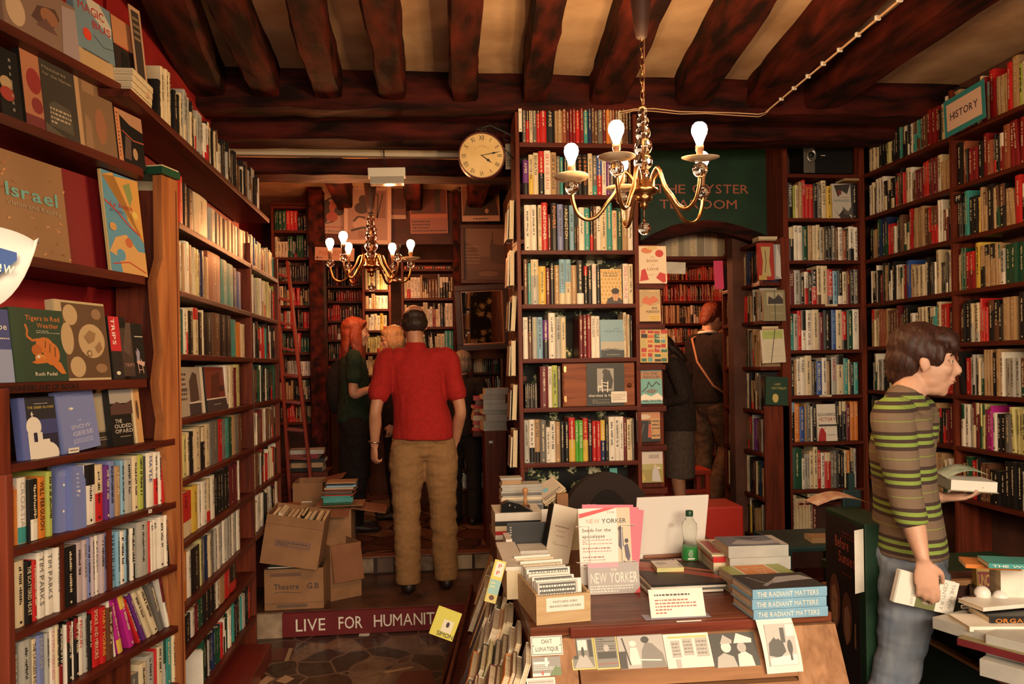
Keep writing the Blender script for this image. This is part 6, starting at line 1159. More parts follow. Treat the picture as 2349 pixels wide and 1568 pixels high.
m = MB(); w0 = J_['wrL']+V(0, 0, .025); m.tube([(w0.x+.034*math.cos(a*.5236), w0.y+.027*math.sin(a*.5236), w0.z-.004*math.cos(a*.52)) for a in range(13)], .0065, flat('steel_band', (.35, .3, .26), .3, metal=1.0), seg=6, cap=False); m.build('wristwatch', tm, label='metal wristwatch')
m = MB()
for x, z in ((-.06, .93), (.115, .935)):
    pts = [(x-.055, -.128, z+.01), (x+.0, -.136, z-.006), (x+.055, -.128, z+.008)]; m.tube(pts, .0028, KHAKI, seg=6)
m.build('pocket_flap', tm)
# ---- young man on the right, in profile
SW = pbsdf('striped_knit', (.2, .15, .1), .95); nt = SW.node_tree; N = nt.nodes; L = nt.links
tc = N.new('ShaderNodeTexCoord'); sx = N.new('ShaderNodeSeparateXYZ'); L.new(tc.outputs['Object'], sx.inputs[0])
a1 = N.new('ShaderNodeMath'); a1.operation = 'MULTIPLY_ADD'; a1.inputs[1].default_value = 1/.122; a1.inputs[2].default_value = -(1.234/.122)+20; L.new(sx.outputs[2], a1.inputs[0])
a2_ = N.new('ShaderNodeMath'); a2_.operation = 'FRACT'; L.new(a1.outputs[0], a2_.inputs[0]); rp = N.new('ShaderNodeValToRGB'); rp.color_ramp.interpolation = 'CONSTANT'; L.new(a2_.outputs[0], rp.inputs[0])
base = (.185, .125, .08, 1); dk_ = (.055, .03, .024, 1); gr = (.23, .32, .06, 1); e = rp.color_ramp.elements; e[0].position = 0; e[0].color = dk_; e[1].position = .10; e[1].color = gr
for p, c in ((.20, dk_), (.30, gr), (.40, dk_), (.50, base), (.765, gr), (.785, base)): q = e.new(p); q.color = c
L.new(rp.outputs[0], N['Principled BSDF'].inputs['Base Color'])
JEANS = noisemat('blue_denim', (.13, .17, .24), (.30, .33, .38), scale=(5, 5, 2), nscale=3, detail=8, rough=.9, bump=.15, lo=.3, hi=.75)
BROWNH = noisemat('brown_hair', (.02, .007, .005), (.06, .02, .012), scale=(50, 50, 8), nscale=4, rough=.55)
YY = 2.62; bx_ = aY(2085, 1300, YY).x; MY = Matrix.Translation((bx_, YY, 0)) @ Matrix.Rotation(math.radians(-90-20), 4, 'Z')
def L2(u, v, dy=0):     # pixel -> local point of the young man at depth YY+dy
    return MY.inverted() @ aY(u, v, YY+dy)
hd_ = L2(2120, 828); shR_ = L2(2046, 958, -.15); shL_ = L2(2108, 952, .15); elR_ = L2(2082, 1150, -.20); wrR_ = L2(2118, 1286, -.262)
pel = L2(2084, 1262); elL_ = L2(2100, 1130, .20); wrL_ = L2(2162, 1142, .10)
ty, HY, JY = person('young man in striped green and brown sweater and blue jeans holding books', MY, dict(
    pel=pel, wai=L2(2078, 1160), che=L2(2068, 1030), nek=L2(2074, 922), hed=hd_, hyaw=math.radians(-8), hpitch=math.radians(-5), hk=1.0,
    shL=shL_, shR=shR_, elL=elL_, elR=elR_, wrL=wrL_, wrR=wrR_, hdR=L2(2132, 1368, -.275)-wrR_, pnR=V(-1, .0, 0), cuR=.42, hdL=L2(2240, 1136, .02)-wrL_, pnL=V(0, -.25, 1), cuL=.28, cuffR=.38, cuffL=.5,
    hiL=pel+V(-.085, 0, -.03), hiR=pel+V(.085, .0, -.03), knL=V(-.10, -.01, .50), knR=V(.09, -.055, .50), anL=V(-.10, -.10, .09), anR=V(.10, -.17, .09), hem=-.0, tw=.98, tk=.82),
    skin=SKINP, shirt=SW, trousers=JEANS, hair=(BROWNH, 'mop'), sleeve=1.0, vox=.0062, wr=.004)
# books in his right hand
def heldbook(lab, u0, v0, u1, v1, u2, v2, dy, items, c, th, back=None):
    a = aY(u0, v0, YY+dy); b = aY(u1, v1, YY+dy); e = aY(u2, v2, YY+dy); X = (b-a); w = X.length; Z = (e-a); h = Z.length
    M = frame(a, X, Z); return faceout(lab, None, None, w, h, items, c, th=th, M=M)
heldbook('book held low in the hand, white ends reading HOBSBAWM and THE NEW CENTURY', 2050, 1380, 2184, 1410, 2071, 1308, -.232, [('r', 0, 0, 1, 1, (.16, .17, .07)), ('e', .55, .45, .16, .32, (.34, .30, .22)), ('e', .55, .45, .12, .24, (.12, .11, .06)), ('l', [(.42, .3), (.6, .6), (.7, .4)], .012, (.4, .36, .26)), ('r', 0, 0, .34, 1, (.80, .76, .68)), ('r', .68, 0, 1, 1, (.80, .76, .68))], (.80, .76, .68), .020)
q = MB(); bt = lasttop(); pa, pb = aY(2050, 1380, YY-.232), aY(2184, 1410, YY-.232); wW = (pb-pa).length; hh = (aY(2071, 1308, YY-.232)-pa).length
for s, x0, f in (('ERIC HOBSBAWM', .24*wW, .86), ('THE NEW', .88*wW, .78), ('CENTURY', .75*wW, .84)): vs, fs, tw = textdata(s, .0); q.add([(x0+v[1]*.013/.72, -.0030, hh*.93-v[0]*hh*f/tw) for v in vs], fs, colm((.34, .32, .29) if x0 > .2*wW+.03 else (.45, .42, .38)))
q.build('cover_lettering', bt)
# open book in his left hand
a = aY(2160, 1130, YY+.06); b = aY(2292, 1132, YY-.02); t = thing('book', 'open book with white fore edge resting on the raised hand', 'book', M=frame((a.x, YY+.02, a.z+.014), Vector((b.x-a.x, -.05, 0))) @ Matrix.Rotation(math.radians(3), 4, 'Y')); w = b.x-a.x
m = MB(); m.bbox((0, 0, 0), (w, .15, .004), colm((.30, .25, .16)), r=.001); m.build('cover', t); m = MB(); m.box((.008, .004, .0041), (w-.004, .145, .040), PAPER); m.build('page_block', t)
q = MB(); n = 8; vs = []
for i in range(n+1): f = i/n; x = w*(.0+.82*f); z = .041+.022*math.sin(f*3.1)+.02*f; vs += [(x, .02, z), (x, .15, z+.008), (x, .02, z+.001), (x, .15, z+.009)]
q.add(vs, [(i*4, i*4+1, i*4+5, i*4+4) for i in range(n)]+[(i*4+2, i*4+6, i*4+7, i*4+3) for i in range(n)]+[(i*4, i*4+4, i*4+6, i*4+2) for i in range(n)], noisemat('pictured_page', (.20, .26, .17), (.52, .50, .36), nscale=14, rough=.5), smooth=True); q.build('raised_page', t)
# ---- redhead, blonde, grey haired visitors in the back room
REDH = noisemat('red_hair', (.20, .03, .012), (.34, .07, .03), scale=(50, 50, 6), nscale=4, rough=.5); BLK = fab('black_cloth', (.008, .006, .006), (.018, .012, .010)); DGR = fab('dark_green_cloth', (.010, .028, .016), (.02, .045, .025))
def at(u, Y, z0=.252): return aY(u, 900, Y).x, Y, z0
x, y, z = at(812, 6.3); Mr = Matrix.Translation((x, y, z)) @ Matrix.Rotation(math.radians(-80), 4, 'Z') @ Matrix.Scale(.955, 4)
tr, HR, JR = person('woman with long red hair in dark green top, talking', Mr, dict(hyaw=math.radians(4), hed=V(0, .02, 1.635), elR=V(.20, -.02, 1.13), wrR=V(.13, .20, 1.19), hdR=V(-.5, 1, .1), pnR=V(-1, 0, .3), elL=V(-.2, .0, 1.14), wrL=V(-.1, .22, 1.2), hdL=V(.3, 1, .2), pnL=V(1, 0, .3), cuR=.8, cuL=.8), skin=SKINP, shirt=DGR, skirt=BLK, trousers=BLK, hair=(REDH, 'long'), sleeve=.55, female=True, vox=.011)
m = MB(); w0 = JR['elR'].lerp(JR['wrR'], .88); m.tube([(w0.x+.03*math.cos(a*.5236), w0.y, w0.z+.03*math.sin(a*.5236)) for a in range(13)], .007, cm('K'), seg=6, cap=False); m.build('wristband', tr, label='black wristband')
m = MB(); 
bxx, byy, bz_ = at(766, 6.42); limb(m, [(bxx+.02, byy, 1.22, .06, .06), (bxx+.02, byy, 1.32, .085, .08), (bxx+.03, byy, 1.46, .085, .08), (bxx+.05, byy, 1.56, .06, .05)], seg=14); m_ = m; m2_ = MB(); m2_.v = [tuple(Vector(v)-Vector((bxx, byy, 1.13))) for v in m.v]; m2_.f = m.f
bt = thing('backpack', 'black backpack on the back of the red haired woman', 'bag', (bxx, byy, 1.13)); fuse('pack', m2_, bt, .012, [BLK], wr=.006)
x, y, z = at(905, 6.8); BLON = noisemat('blonde_hair', (.38, .20, .09), (.58, .36, .18), scale=(50, 50, 6), nscale=4, rough=.45)
tb_, HB, JB = person('blonde woman in glasses half hidden by the red shirted man', Matrix.Translation((x, y, z)) @ Matrix.Rotation(math.radians(95), 4, 'Z') @ Matrix.Scale(.93, 4), dict(elR=V(.2, .0, 1.14), wrR=V(.12, .2, 1.15), hpitch=math.radians(-8)), skin=SKINP, shirt=BLK, trousers=BLK, hair=(BLON, 'bob'), female=True, vox=.011)
m = MB()
for sx_ in (-1, 1):
    c = V(sx_*.031, .096, .004); m.tube([HB @ (c+V(.020*math.cos(k*.5236), 0, .014*math.sin(k*.5236))) for k in range(13)], .0022, cm('K'), seg=5, cap=False); m.tube([HB @ (c+V(sx_*.02, 0, 0)), HB @ V(sx_*.08, .0, .0)], .002, cm('K'), seg=5)
m.tube([HB @ V(-.012, .10, .004), HB @ V(.012, .10, .004)], .002, cm('K'), seg=5); m.build('glasses', tb_, label='black framed glasses')
x, y, z = at(1062, 6.4); GREYH = noisemat('grey_hair', (.16, .11, .08), (.32, .24, .18), scale=(50, 50, 6), nscale=4, rough=.6)
person('grey haired visitor in black behind the red shirted man, right side', Matrix.Translation((x, y, z)) @ Matrix.Rotation(math.radians(-20), 4, 'Z') @ Matrix.Scale(.80, 4), dict(elR=V(.26, .0, 1.14), wrR=V(.24, .12, .95)), shirt=BLK, trousers=BLK, hair=(GREYH, 'bob'), female=True, vox=.012)
# ---- two visitors in the tearoom
x, y, z = at(1556, 6.0); GREYC = fab('grey_wool', (.09, .06, .045), (.13, .09, .07))
COAT = fab('dark_brown_coat', (.022, .014, .010), (.04, .024, .018))
person('person in dark coat and brown skirt stooping in the tearoom doorway', Matrix.Translation((x, y, z)) @ Matrix.Rotation(math.radians(70), 4, 'Z') @ Matrix.Scale(.93, 4), dict(nek=V(0, .06, 1.44), che=V(0, .03, 1.28), hed=V(0, .15, 1.52), hpitch=math.radians(-38), shL=V(-.18, .04, 1.38), shR=V(.18, .04, 1.38), elL=V(-.24, -.05, 1.10), wrL=V(-.13, .16, 1.03), hdL=V(.3, 1, -.2), pnL=V(.5, 0, .8), hem=-.12, skirtL=.52, elR=V(.22, .0, 1.10), wrR=V(.10, .18, 1.02), hdR=V(-.3, 1, -.2), pnR=V(-.5, 0, .8)), shirt=COAT, skirt=GREYC, hair=(HAIRK, 'long'), female=True, vox=.011, sleeve=1)
x, y, z = at(1628, 6.7)
tt_, HT, JT = person('man in black jacket with tan shoulder strap reading at tearoom shelves', Matrix.Translation((x, y, z)) @ Matrix.Rotation(math.radians(-70), 4, 'Z') @ Matrix.Scale(1.03, 4), dict(hpitch=math.radians(-22), hed=V(0, .05, 1.62), elR=V(.24, .02, 1.14), wrR=V(.16, .24, 1.16), knR=V(.10, .10, .52), anR=V(.10, -.06, .11)), skin=SKINP, shirt=BLK, trousers=fab('brown_trousers', (.10, .06, .035), (.16, .10, .06), 20), hair=(noisemat('auburn_hair', (.10, .02, .01), (.2, .05, .02), scale=(50, 50, 6), nscale=4), 'mop'), vox=.011)
m = MB(); m.tube([V(.075, .035, 1.50), V(.06, -.07, 1.505), V(-.02, -.085, 1.50), V(-.075, -.05, 1.50), V(-.07, .04, 1.49)], .013, PAPER, seg=8); m.build('collar', tt_, label='white shirt collar')
m = MB(); m.tube([V(-.12, .02, 1.49), V(-.10, -.10, 1.45), V(.02, -.145, 1.25), V(.16, -.10, 1.05), V(.20, .0, .98)], .011, flat('tan_strap', (.40, .22, .12), .6), seg=6); m.build('strap', tt_)
# ================================================================ face-out books on the left display shelves
def onF(lab, u0, u1, vt, z, items, c='K', th=.025, tilt=6, off=.02, yaw=0, vb=None, shelf='display shelves', **k):
    P_ = PE-N1*off; vm = vb or (vt+150); s0 = aP(u0, vm, P_, N1); s1 = aP(u1, vm, P_, N1); w = (s1-s0).dot(D1); top = aP(u0, vt, P_, N1); h = top.z-z
    D = Matrix.Rotation(math.radians(yaw), 3, 'Z') @ D1
    return faceout(lab, (s0.x, s0.y, z+.0008), D, w, h, items, c, th=th, tilt=tilt, group='face-out books on the '+shelf, **k)
zi = upz[0]; zii = upz[1]; ziii = upz[2]; ziv = upz[3]; zv = zF[0]
br = (.30, .17, .10)
onF('large art book with fighting figures, topmost left shelf', 12, 183, -90, ziii, [('r', 0, 0, 1, 1, (.24, .15, .11)), ('e', .15, .35, .12, .25, (.55, .38, .25)), ('p', [(.35, .4), (.45, .65), (.7, .75), (.75, .6), (.6, .3)], (.10, .05, .04)), ('e', .6, .55, .12, .14, (.30, .13, .07)), ('p', [(.75, .05), (.8, .9), (1, .95), (1, .05)], (.35, .27, .28)), ('p', [(.4, .3), (.55, .5), (.7, .3)], (.14, .07, .06))], (.3, .18, .12), vb=80)
onF('book with pale sky cover lettered MAGIC BUS, topmost left shelf', 184, 268, -30, ziii, [('r', 0, .25, 1, 1, (.17, .25, .30)), ('r', 0, 0, 1, .25, (.50, .33, .17)), ('p', [(.3, 1), (.45, .8), (.95, .6), (1, .75), (.7, 1)], (.55, .5, .42)), ('t', 'MAGIC', .45, .78, .7, (.42, .04, .04), .12), ('t', 'BUS', .7, .62, .5, (.42, .04, .04), .1), ('e', .27, .48, .11, .08, (.66, .06, .03)), ('l', [(.45, .52), (.7, .42), (1, .46)], .01, ink), ('x', .1, .23, .95, .27, 1, ink)], (.17, .25, .30), vb=120)
onF('orange and black book with dark figure beside the sky cover', 270, 322, 30, ziii, [('r', 0, 0, 1, .6, (.03, .018, .015)), ('r', 0, .6, 1, 1, (.50, .22, .10)), ('x', .1, .58, .95, .62, 1, (.6, .05, .03)), ('p', [(.2, .1), (.3, .55), (.6, .5), (.5, .15)], (.01, .008, .008))], 'K', vb=150)
onF('curling poster board at the right end of the topmost left shelf', 318, 342, 8, ziii, [('r', .1, .05, .8, .95, (.05, .035, .03)), ('x', .15, .6, .75, .9, 4, (.3, .2, .12))], (.50, .30, .18), th=.004, off=.0, vb=180)
onF('black book with red photographs at left end, second display shelf', 8, 55, 100, zii, [('e', .3, .5, .3, .1, (.45, .3, .15)), ('e', .3, .35, .35, .1, (.35, .04, .03)), ('x', .5, .1, .6, .9, 8, (.3, .25, .2))], 'K', vb=250)
onF('book with orange spine and dark night scene, second display shelf', 62, 184, 98, zii, [('r', 0, 0, .33, 1, (.46, .18, .09)), ('e', .2, .6, .13, .16, (.30, .03, .03)), ('e', .22, .3, .1, .1, (.25, .03, .03)), ('r', 0, 0, .33, .16, (.18, .03, .03)), ('r', .33, 0, 1, 1, (.045, .035, .028)), ('t', 'Measures', .6, .84, .45, (.3, .24, .16), .04), ('t', 'for the Human', .65, .76, .55, (.3, .24, .16), .04), ('p', [(.42, .12), (.44, .4), (.55, .46), (.85, .42), (.88, .1)], (.09, .075, .055)), ('x', .45, .15, .85, .38, 4, (.5, .38, .25)), ('p', [(.33, .0), (.33, .14), (.8, .0)], (.11, .085, .06))], 'K', vb=270)
onF('faded tan book with pale spine, second display shelf', 184, 270, 164, zii, [('r', 0, 0, .12, 1, (.46, .28, .15)), ('r', .12, 0, 1, 1, (.20, .115, .06)), ('r', .2, .8, .5, .95, (.30, .17, .09)), ('e', .6, .4, .15, .25, (.30, .12, .06)), ('p', [(.15, .0), (.2, .5), (.35, .4), (.35, 0)], (.28, .16, .09))], (.26, .15, .08), vb=310)
onF('black book with orange spine, right end of second display shelf', 274, 335, 244, zii, [('r', 0, 0, .16, 1, (.55, .22, .10)), ('x', .05, .1, .1, .95, 12, ink), ('p', [(.16, 1), (1, 1), (1, .72), (.5, .78), (.16, .9)], (.42, .22, .13)), ('l', [(.2, .62), (.6, .5), (1, .52)], .03, (.42, .1, .05)), ('e', .62, .25, .09, .11, (.42, .26, .15)), ('p', [(.2, .1), (.3, .55), (.5, .5), (.45, .1)], (.10, .06, .05))], 'K', vb=340)
lv = []
rr = random.Random(4)
for k in range(46):
    x = rr.uniform(.04, .96); z = rr.choice([rr.uniform(.03, .42), rr.uniform(.03, .36), rr.uniform(.55, .95)]); 
    if z > .5 and not (x < .25 or x > .75): x = rr.uniform(.03, .2)
    a = rr.uniform(-.6, .9); lv.append(('p', [(x, z), (x+.03*math.cos(a)-.008, z+.02*math.sin(a)+.008), (x+.07*math.cos(a), z+.05*math.sin(a)), (x+.03*math.cos(a)+.008, z+.02*math.sin(a)-.008)], [(.26, .09, .035), (.62, .30, .12), (.42, .17, .06)][k % 3]))
onF('large bronze book titled Israel Vision and Reality, third display shelf', 3, 163, 330, zi, [('r', 0, 0, 1, 1, (.30, .155, .07))]+lv[:46]+[('t', 'Israel', .5, .56, .74, (.17, .42, .38), .135), ('t', 'Vision and Reality', .52, .475, .78, (.42, .33, .22), .045)], (.28, .15, .07), vb=570, th=.03)
onF('plain dark red board standing between olive leaf book and the map', 166, 246, 384, zi, [], (.20, .008, .012), vb=590, th=.008, off=.07)
mp = [('r', 0, 0, 1, 1, (.10, .28, .42)), ('p', [(.0, .95), (.3, 1), (.45, .8), (.6, .55), (1, .35), (1, 1)], (.62, .32, .08)), ('p', [(.55, .9), (.7, .7), (.8, .8), (.75, .95)], (.22, .28, .10)), ('p', [(0, .2), (.2, .35), (.5, .4), (.8, .25), (1, .25), (1, 0), (.3, .0), (.25, .15)], (.60, .34, .12)), ('e', .3, .18, .12, .06, (.10, .28, .42)), ('e', .55, .32, .1, .05, (.5, .13, .05)), ('l', [(0, .7), (.3, .62), (.6, .5), (.9, .42)], .03, (.5, .05, .04)), ('t', 'La South', .45, .66, .6, (.42, .05, .05), .045), ('t', 'BY CAMA', .3, .6, .35, (.12, .1, .15), .03), ('l', [(.05, .08), (.5, .12), (.95, .04)], .02, (.5, .05, .04)), ('e', .8, .62, .08, .04, (.7, .5, .12)), ('e', .15, .45, .09, .04, (.55, .3, .1))]
onF('folded coloured map with orange coast and blue sea, third display shelf', 256, 338, 385, zi, mp, (.6, .45, .2), vb=600, th=.012)
onF('blue and white book cut by left edge, shelf with A WONDERLAND lettering', -30, 34, 704, ziv, [('r', 0, .45, 1, 1, (.05, .07, .25)), ('r', 0, 0, 1, .45, (.3, .35, .55)), ('t', 'be', .75, .72, .3, PAL['W'], .09), ('x', .5, .58, .95, .62, 1, PAL['W'])], 'W', vb=860)
tg = (.60, .17, .03)
onF('dark green book titled Tigers in Red Weather with curled tiger', 38, 158, 702, ziv, [('r', 0, 0, .14, 1, (.02, .06, .03)), ('r', .14, 0, 1, 1, (.02, .055, .03)), ('t', 'Tigers in Red', .60, .84, .66, tg, .07), ('t', 'Weather', .68, .74, .42, tg, .07), ('x', .45, .66, .9, .71, 2, (.5, .45, .35)), ('l', [(.25, .78), (.28, .7), (.26, .62), (.36, .56), (.48, .58)], .035, tg), ('e', .58, .50, .17, .11, tg), ('e', .70, .38, .16, .16, tg), ('e', .42, .43, .1, .08, (.48, .12, .02)), ('e', .47, .32, .1, .06, (.66, .25, .06)), ('e', .44, .34, .03, .02, PAL['W']), ('p', [(.3, .26), (.5, .34), (.62, .26), (.4, .24)], tg), ('p', [(.7, .3), (.86, .26), (.95, .1), (.85, .1), (.7, .22)], tg), ('l', [(.6, .56), (.58, .46)], .012, ink), ('l', [(.68, .52), (.66, .4)], .012, ink), ('l', [(.77, .48), (.76, .34)], .012, ink), ('t', 'Ruth Padel', .55, .08, .42, (.75, .68, .5), .05)], (.02, .06, .03), vb=865, th=.03)
mc = (.52, .36, .19); md = (.12, .06, .03)
onF('large antique map book with round hemispheres', 142, 256, 684, ziv, [('r', 0, 0, .1, 1, (.55, .42, .24)), ('r', .13, .03, .99, .97, md), ('e', .28, .82, .14, .13, mc), ('e', .66, .50, .27, .22, mc), ('e', .18, .52, .12, .2, mc), ('e', .33, .17, .15, .13, mc), ('e', .8, .85, .1, .07, (.3, .17, .09)), ('e', .8, .15, .12, .06, (.3, .17, .09)), ('p', [(.5, .55), (.62, .64), (.75, .6), (.7, .5), (.58, .46)], (.3, .17, .08)), ('p', [(.7, .42), (.82, .5), (.86, .4), (.76, .34)], (.3, .17, .08)), ('e', .58, .34, .05, .04, md), ('e', .58, .34, .035, .028, mc)], (.55, .42, .24), vb=860, th=.03)
onF('black covered book with red spine reading TRIPS', 262, 300, 724, ziv, [('r', 0, .45, .62, 1, (.55, .02, .03)), ('r', 0, .0, .62, .45, (.02, .015, .015)), ('e', .3, .1, .12, .03, PAL['W'])], 'K', vb=860, th=.03)
s0 = aP(262, 860, PE-N1*.02, N1); q = MB(); hT = aP(262, 724, PE-N1*.02, N1).z-ziv
vs, fs, tw = textdata('TRIPS', .012); q.add([(.012+v[1]*.018/.72, -.0016, hT*.97-v[0]*hT*.42/tw) for v in vs], fs, PAPER); q.build('spine_title', lasttop())
onF('black book with curled cover showing a white chair', 284, 338, 738, ziv, [('r', 0, .05, .5, .9, (.06, .035, .028)), ('p', [(.1, .5), (.3, 1), (.5, 1), (.4, .4)], (.11, .065, .05)), ('t', 'TRIPS', .3, .22, .4, (.35, .2, .15), .06), ('l', [(.62, .5), (.68, .1)], .03, (.6, .35, .3)), ('l', [(.8, .35), (.86, .1)], .03, (.6, .35, .3)), ('p', [(.6, .28), (.62, .34), (.95, .3), (.9, .22)], (.6, .4, .35)), ('l', [(.66, .16), (.85, .16)], .02, (.6, .35, .3)), ('p', [(.6, .34), (.66, .56), (.76, .48), (.74, .33)], (.3, .28, .42)), ('x', .6, .74, .95, .78, 1, PAL['W'])], 'K', vb=860)
onF('light blue book half cut by the left edge, below lettered shelf', -30, 18, 900, zv+.05, [], 'L', vb=960)
onF('dark blue book titled THE GREEK ISLANDS with white domed church', 56, 137, 912, zv, [('r', 0, 0, .16, 1, (.12, .15, .42)), ('r', .16, .62, 1, 1, (.02, .02, .03)), ('r', .16, .38, 1, .63, (.05, .06, .2)), ('r', .16, 0, 1, .39, (.02, .02, .05)), ('x', .4, .88, .8, .9, 1, PAL['W']), ('t', 'THE GREEK ISLANDS', .58, .81, .74, (.55, .42, .08), .04), ('r', .15, .0, .55, .42, PAL['W']), ('e', .33, .52, .21, .16, PAL['W']), ('e', .62, .06, .36, .2, PAL['W']), ('r', .5, .0, .74, .30, PAL['W']), ('r', .3, .27, .4, .42, (.02, .02, .05)), ('l', [(.3, .66), (.3, .76)], .03, PAL['W']), ('l', [(.26, .72), (.34, .72)], .02, PAL['W'])], (.12, .15, .42), vb=1030)
onF('blue book titled SNOW GEESE leaning left', 150, 232, 898, zv, [('r', 0, 0, 1, 1, (.19, .23, .50)), ('x', .15, .9, .85, .94, 1, (.3, .36, .62)), ('e', .32, .70, .07, .02, PAL['W']), ('l', [(.25, .69), (.3, .7)], .012, ink), ('t', 'THE', .5, .48, .1, (.45, .48, .68), .03), ('t', 'SNOW', .52, .36, .55, (.52, .52, .66), .07), ('t', 'GEESE', .55, .25, .56, (.52, .52, .66), .07), ('x', .25, .12, .8, .2, 3, (.5, .52, .68))], (.19, .23, .50), vb=1028, roll=-4)
onF('book with grey cooking pot photograph between blue and leopard books', 222, 276, 902, zv, [('r', 0, .28, 1, 1, (.30, .25, .18)), ('r', .7, .28, .98, 1, (.2, .16, .11)), ('p', [(.0, .95), (1, .95), (.9, .4), (.2, .3), (0, .4)], (.38, .32, .23)), ('r', 0, 0, 1, .28, (.03, .02, .015)), ('e', .75, .42, .1, .1, (.45, .32, .2)), ('x', .1, .12, .8, .2, 2, (.4, .35, .25))], 'K', vb=1020, off=.045)
onF('black book titled THE CLOUDED LEOPARD', 262, 312, 893, zv, [('r', 0, .75, 1, 1, (.36, .33, .30)), ('p', [(0, .7), (.3, .78), (.6, .72), (1, .8), (1, .55), (0, .55)], (.09, .04, .035)), ('t', 'THE', .3, .40, .3, (.55, .5, .42), .07), ('t', 'OUDED', .48, .31, .78, (.55, .5, .42), .07), ('t', 'OPARD', .5, .22, .8, (.55, .5, .42), .07), ('x', .3, .14, .8, .17, 1, (.4, .35, .25))], 'K', vb=1015)
onF('cream and orange book at the right end beside the leopard book', 308, 330, 890, zv, [('r', .4, 0, 1, 1, (.55, .30, .12)), ('e', .65, .6, .14, .18, (.1, .05, .03))], 'C', vb=1010, th=.02)
onF('violet blue book leaning back first in the second row of left shelves', 134, 178, 1062, zF[1], [('r', 0, 0, 1, 1, (.17, .21, .48)), ('x', .1, .8, .9, .9, 3, (.3, .36, .62)), ('e', .3, .68, .05, .02, PAL['W']), ('e', .7, .66, .05, .02, PAL['W']), ('e', .65, .4, .06, .02, PAL['W']), ('e', .25, .3, .05, .02, PAL['W'])], (.17, .21, .48), vb=1205, th=.022, roll=7)
onF('second violet blue book leaning right in second row of left shelves', 168, 198, 1068, zF[1], [('r', 0, 0, 1, 1, (.17, .21, .48)), ('x', .3, .5, .5, .9, 6, (.5, .52, .68)), ('e', .5, .6, .08, .02, PAL['W'])], (.17, .21, .48), vb=1200, th=.022, roll=7, off=.0)
m = MB(); onl = aP(158, 1032, PE, N1); 
def shelflabel(u, v, par_lab, w=.045, h=.016):
    p = aP(u, v, PE+N1*.012, N1); sheet('shelf_label', par_lab, frame(p, D1), w, h, [('x', .1, .3, .9, .7, 1, ink)], 'W', cat='label')
shelflabel(158, 1040, 'small white label on the shelf edge under the blue book')
shelflabel(341, 1177, 'small white label on the shelf edge above the leaning books', .02, .012)
# rolled magazine with blue title at the far left
a = aY(0, 640, 1.25); t = thing('magazine', 'white rolled magazine with a blue title block curling in at the left', 'magazine', M=frame(aY(-68, 690, 1.25), X1)); m = MB(); n = 10; vs = []; W_, H_ = .105, .115
for i in range(n+1):
    f = i/n; x = W_*f; zt = H_*(1.02-.30*f*f); zb_ = H_*(-.15+.95*f*f); y = .02*math.sin(f*2.4)-.03*f*f
    vs += [(x, y, zb_), (x-.002, y+.004, zt), (x, y+.0015, zb_), (x-.002, y+.0055, zt)]
m.add(vs, [(i*4, i*4+4, i*4+5, i*4+1) for i in range(n)]+[(i*4+2, i*4+3, i*4+7, i*4+6) for i in range(n)]+[(i*4+1, i*4+5, i*4+7, i*4+3) for i in range(n)]+[(i*4, i*4+2, i*4+6, i*4+4) for i in range(n)], PAPER, smooth=True); m.build('sheet', t)
q = MB(); printed(q, [('p', [(.0, .28), (.0, .80), (.66, .62), (.66, .52), (.3, .24)], (.06, .12, .34))], W_, H_, y=-.006); q.build('title_block', t)
q = MB(); text(q, 'iew', frame((.034, -.0095, .044), (1, 0, -.18)), PAPER, width=.032, height=.020, center=False, bold=.02); q.build('title', t)
t = thing('magazine_rack', 'brown wooden rack edge at the far left carrying the rolled magazine', 'rack', M=frame(aY(-20, 1568, 1.30), X1)); m = MB(); m.bbox((-.05, .03, -.7), (.012, .05, .32), POSTW); m.build('board', t)
# face-outs in the straight left unit
def onX(lab, u0, u1, z, h, items, c, yaw=28, th=.02, grp='left bookcase covers'):
    a = aX(u0, 900, XL-.015); b = aX(u1, 900, XL-.015); D = Matrix.Rotation(math.radians(-yaw), 3, 'Z') @ Vector((0, 1, 0)); w = (b.y-a.y)*.98
    return faceout(lab, (XL-.02, a.y, z+.001), (0, 1, 0), w, h, items, c, th=th, tilt=4, group=grp)
onX('black and white photo cover with crowd, fourth shelf of the left bookcase', 413, 474, Z8[3], .20, [('r', 0, 0, 1, 1, (.42, .36, .30)), ('x', .05, .3, .35, .9, 6, ink), ('p', [(.45, .25), (.45, .7), (.6, .9), (.75, .85), (.8, .3)], (.08, .05, .04)), ('r', .4, 0, .85, .24, ink), ('t', 'amisc', .2, .5, .34, ink, .07), ('r', .88, 0, 1, 1, PAL['W']), ('r', .4, .24, .88, .27, PAL['W'])], 'K')
onX('red and black portrait cover, fourth shelf of the left bookcase', 478, 526, Z8[3], .20, [('r', 0, .28, 1, 1, (.20, .035, .02)), ('p', [(.2, .3), (.3, .8), (.7, .9), (.6, .3)], (.10, .02, .012)), ('e', .75, .5, .12, .08, (.05, .015, .01)), ('r', 0, 0, 1, .27, ink), ('r', 0, .26, 1, .29, PAL['W']), ('x', .3, .12, .7, .16, 1, g3)], 'K')
onX('lime and brown covered book, right end of third shelf near the ladder', 606, 632, Z8[2], .19, [('r', .45, 0, 1, 1, (.33, .38, .06)), ('r', 0, 0, .45, 1, (.25, .12, .07)), ('e', .5, .2, .25, .15, (.3, .18, .1)), ('x', .5, .5, .95, .9, 5, (.15, .2, .05))], 'o')
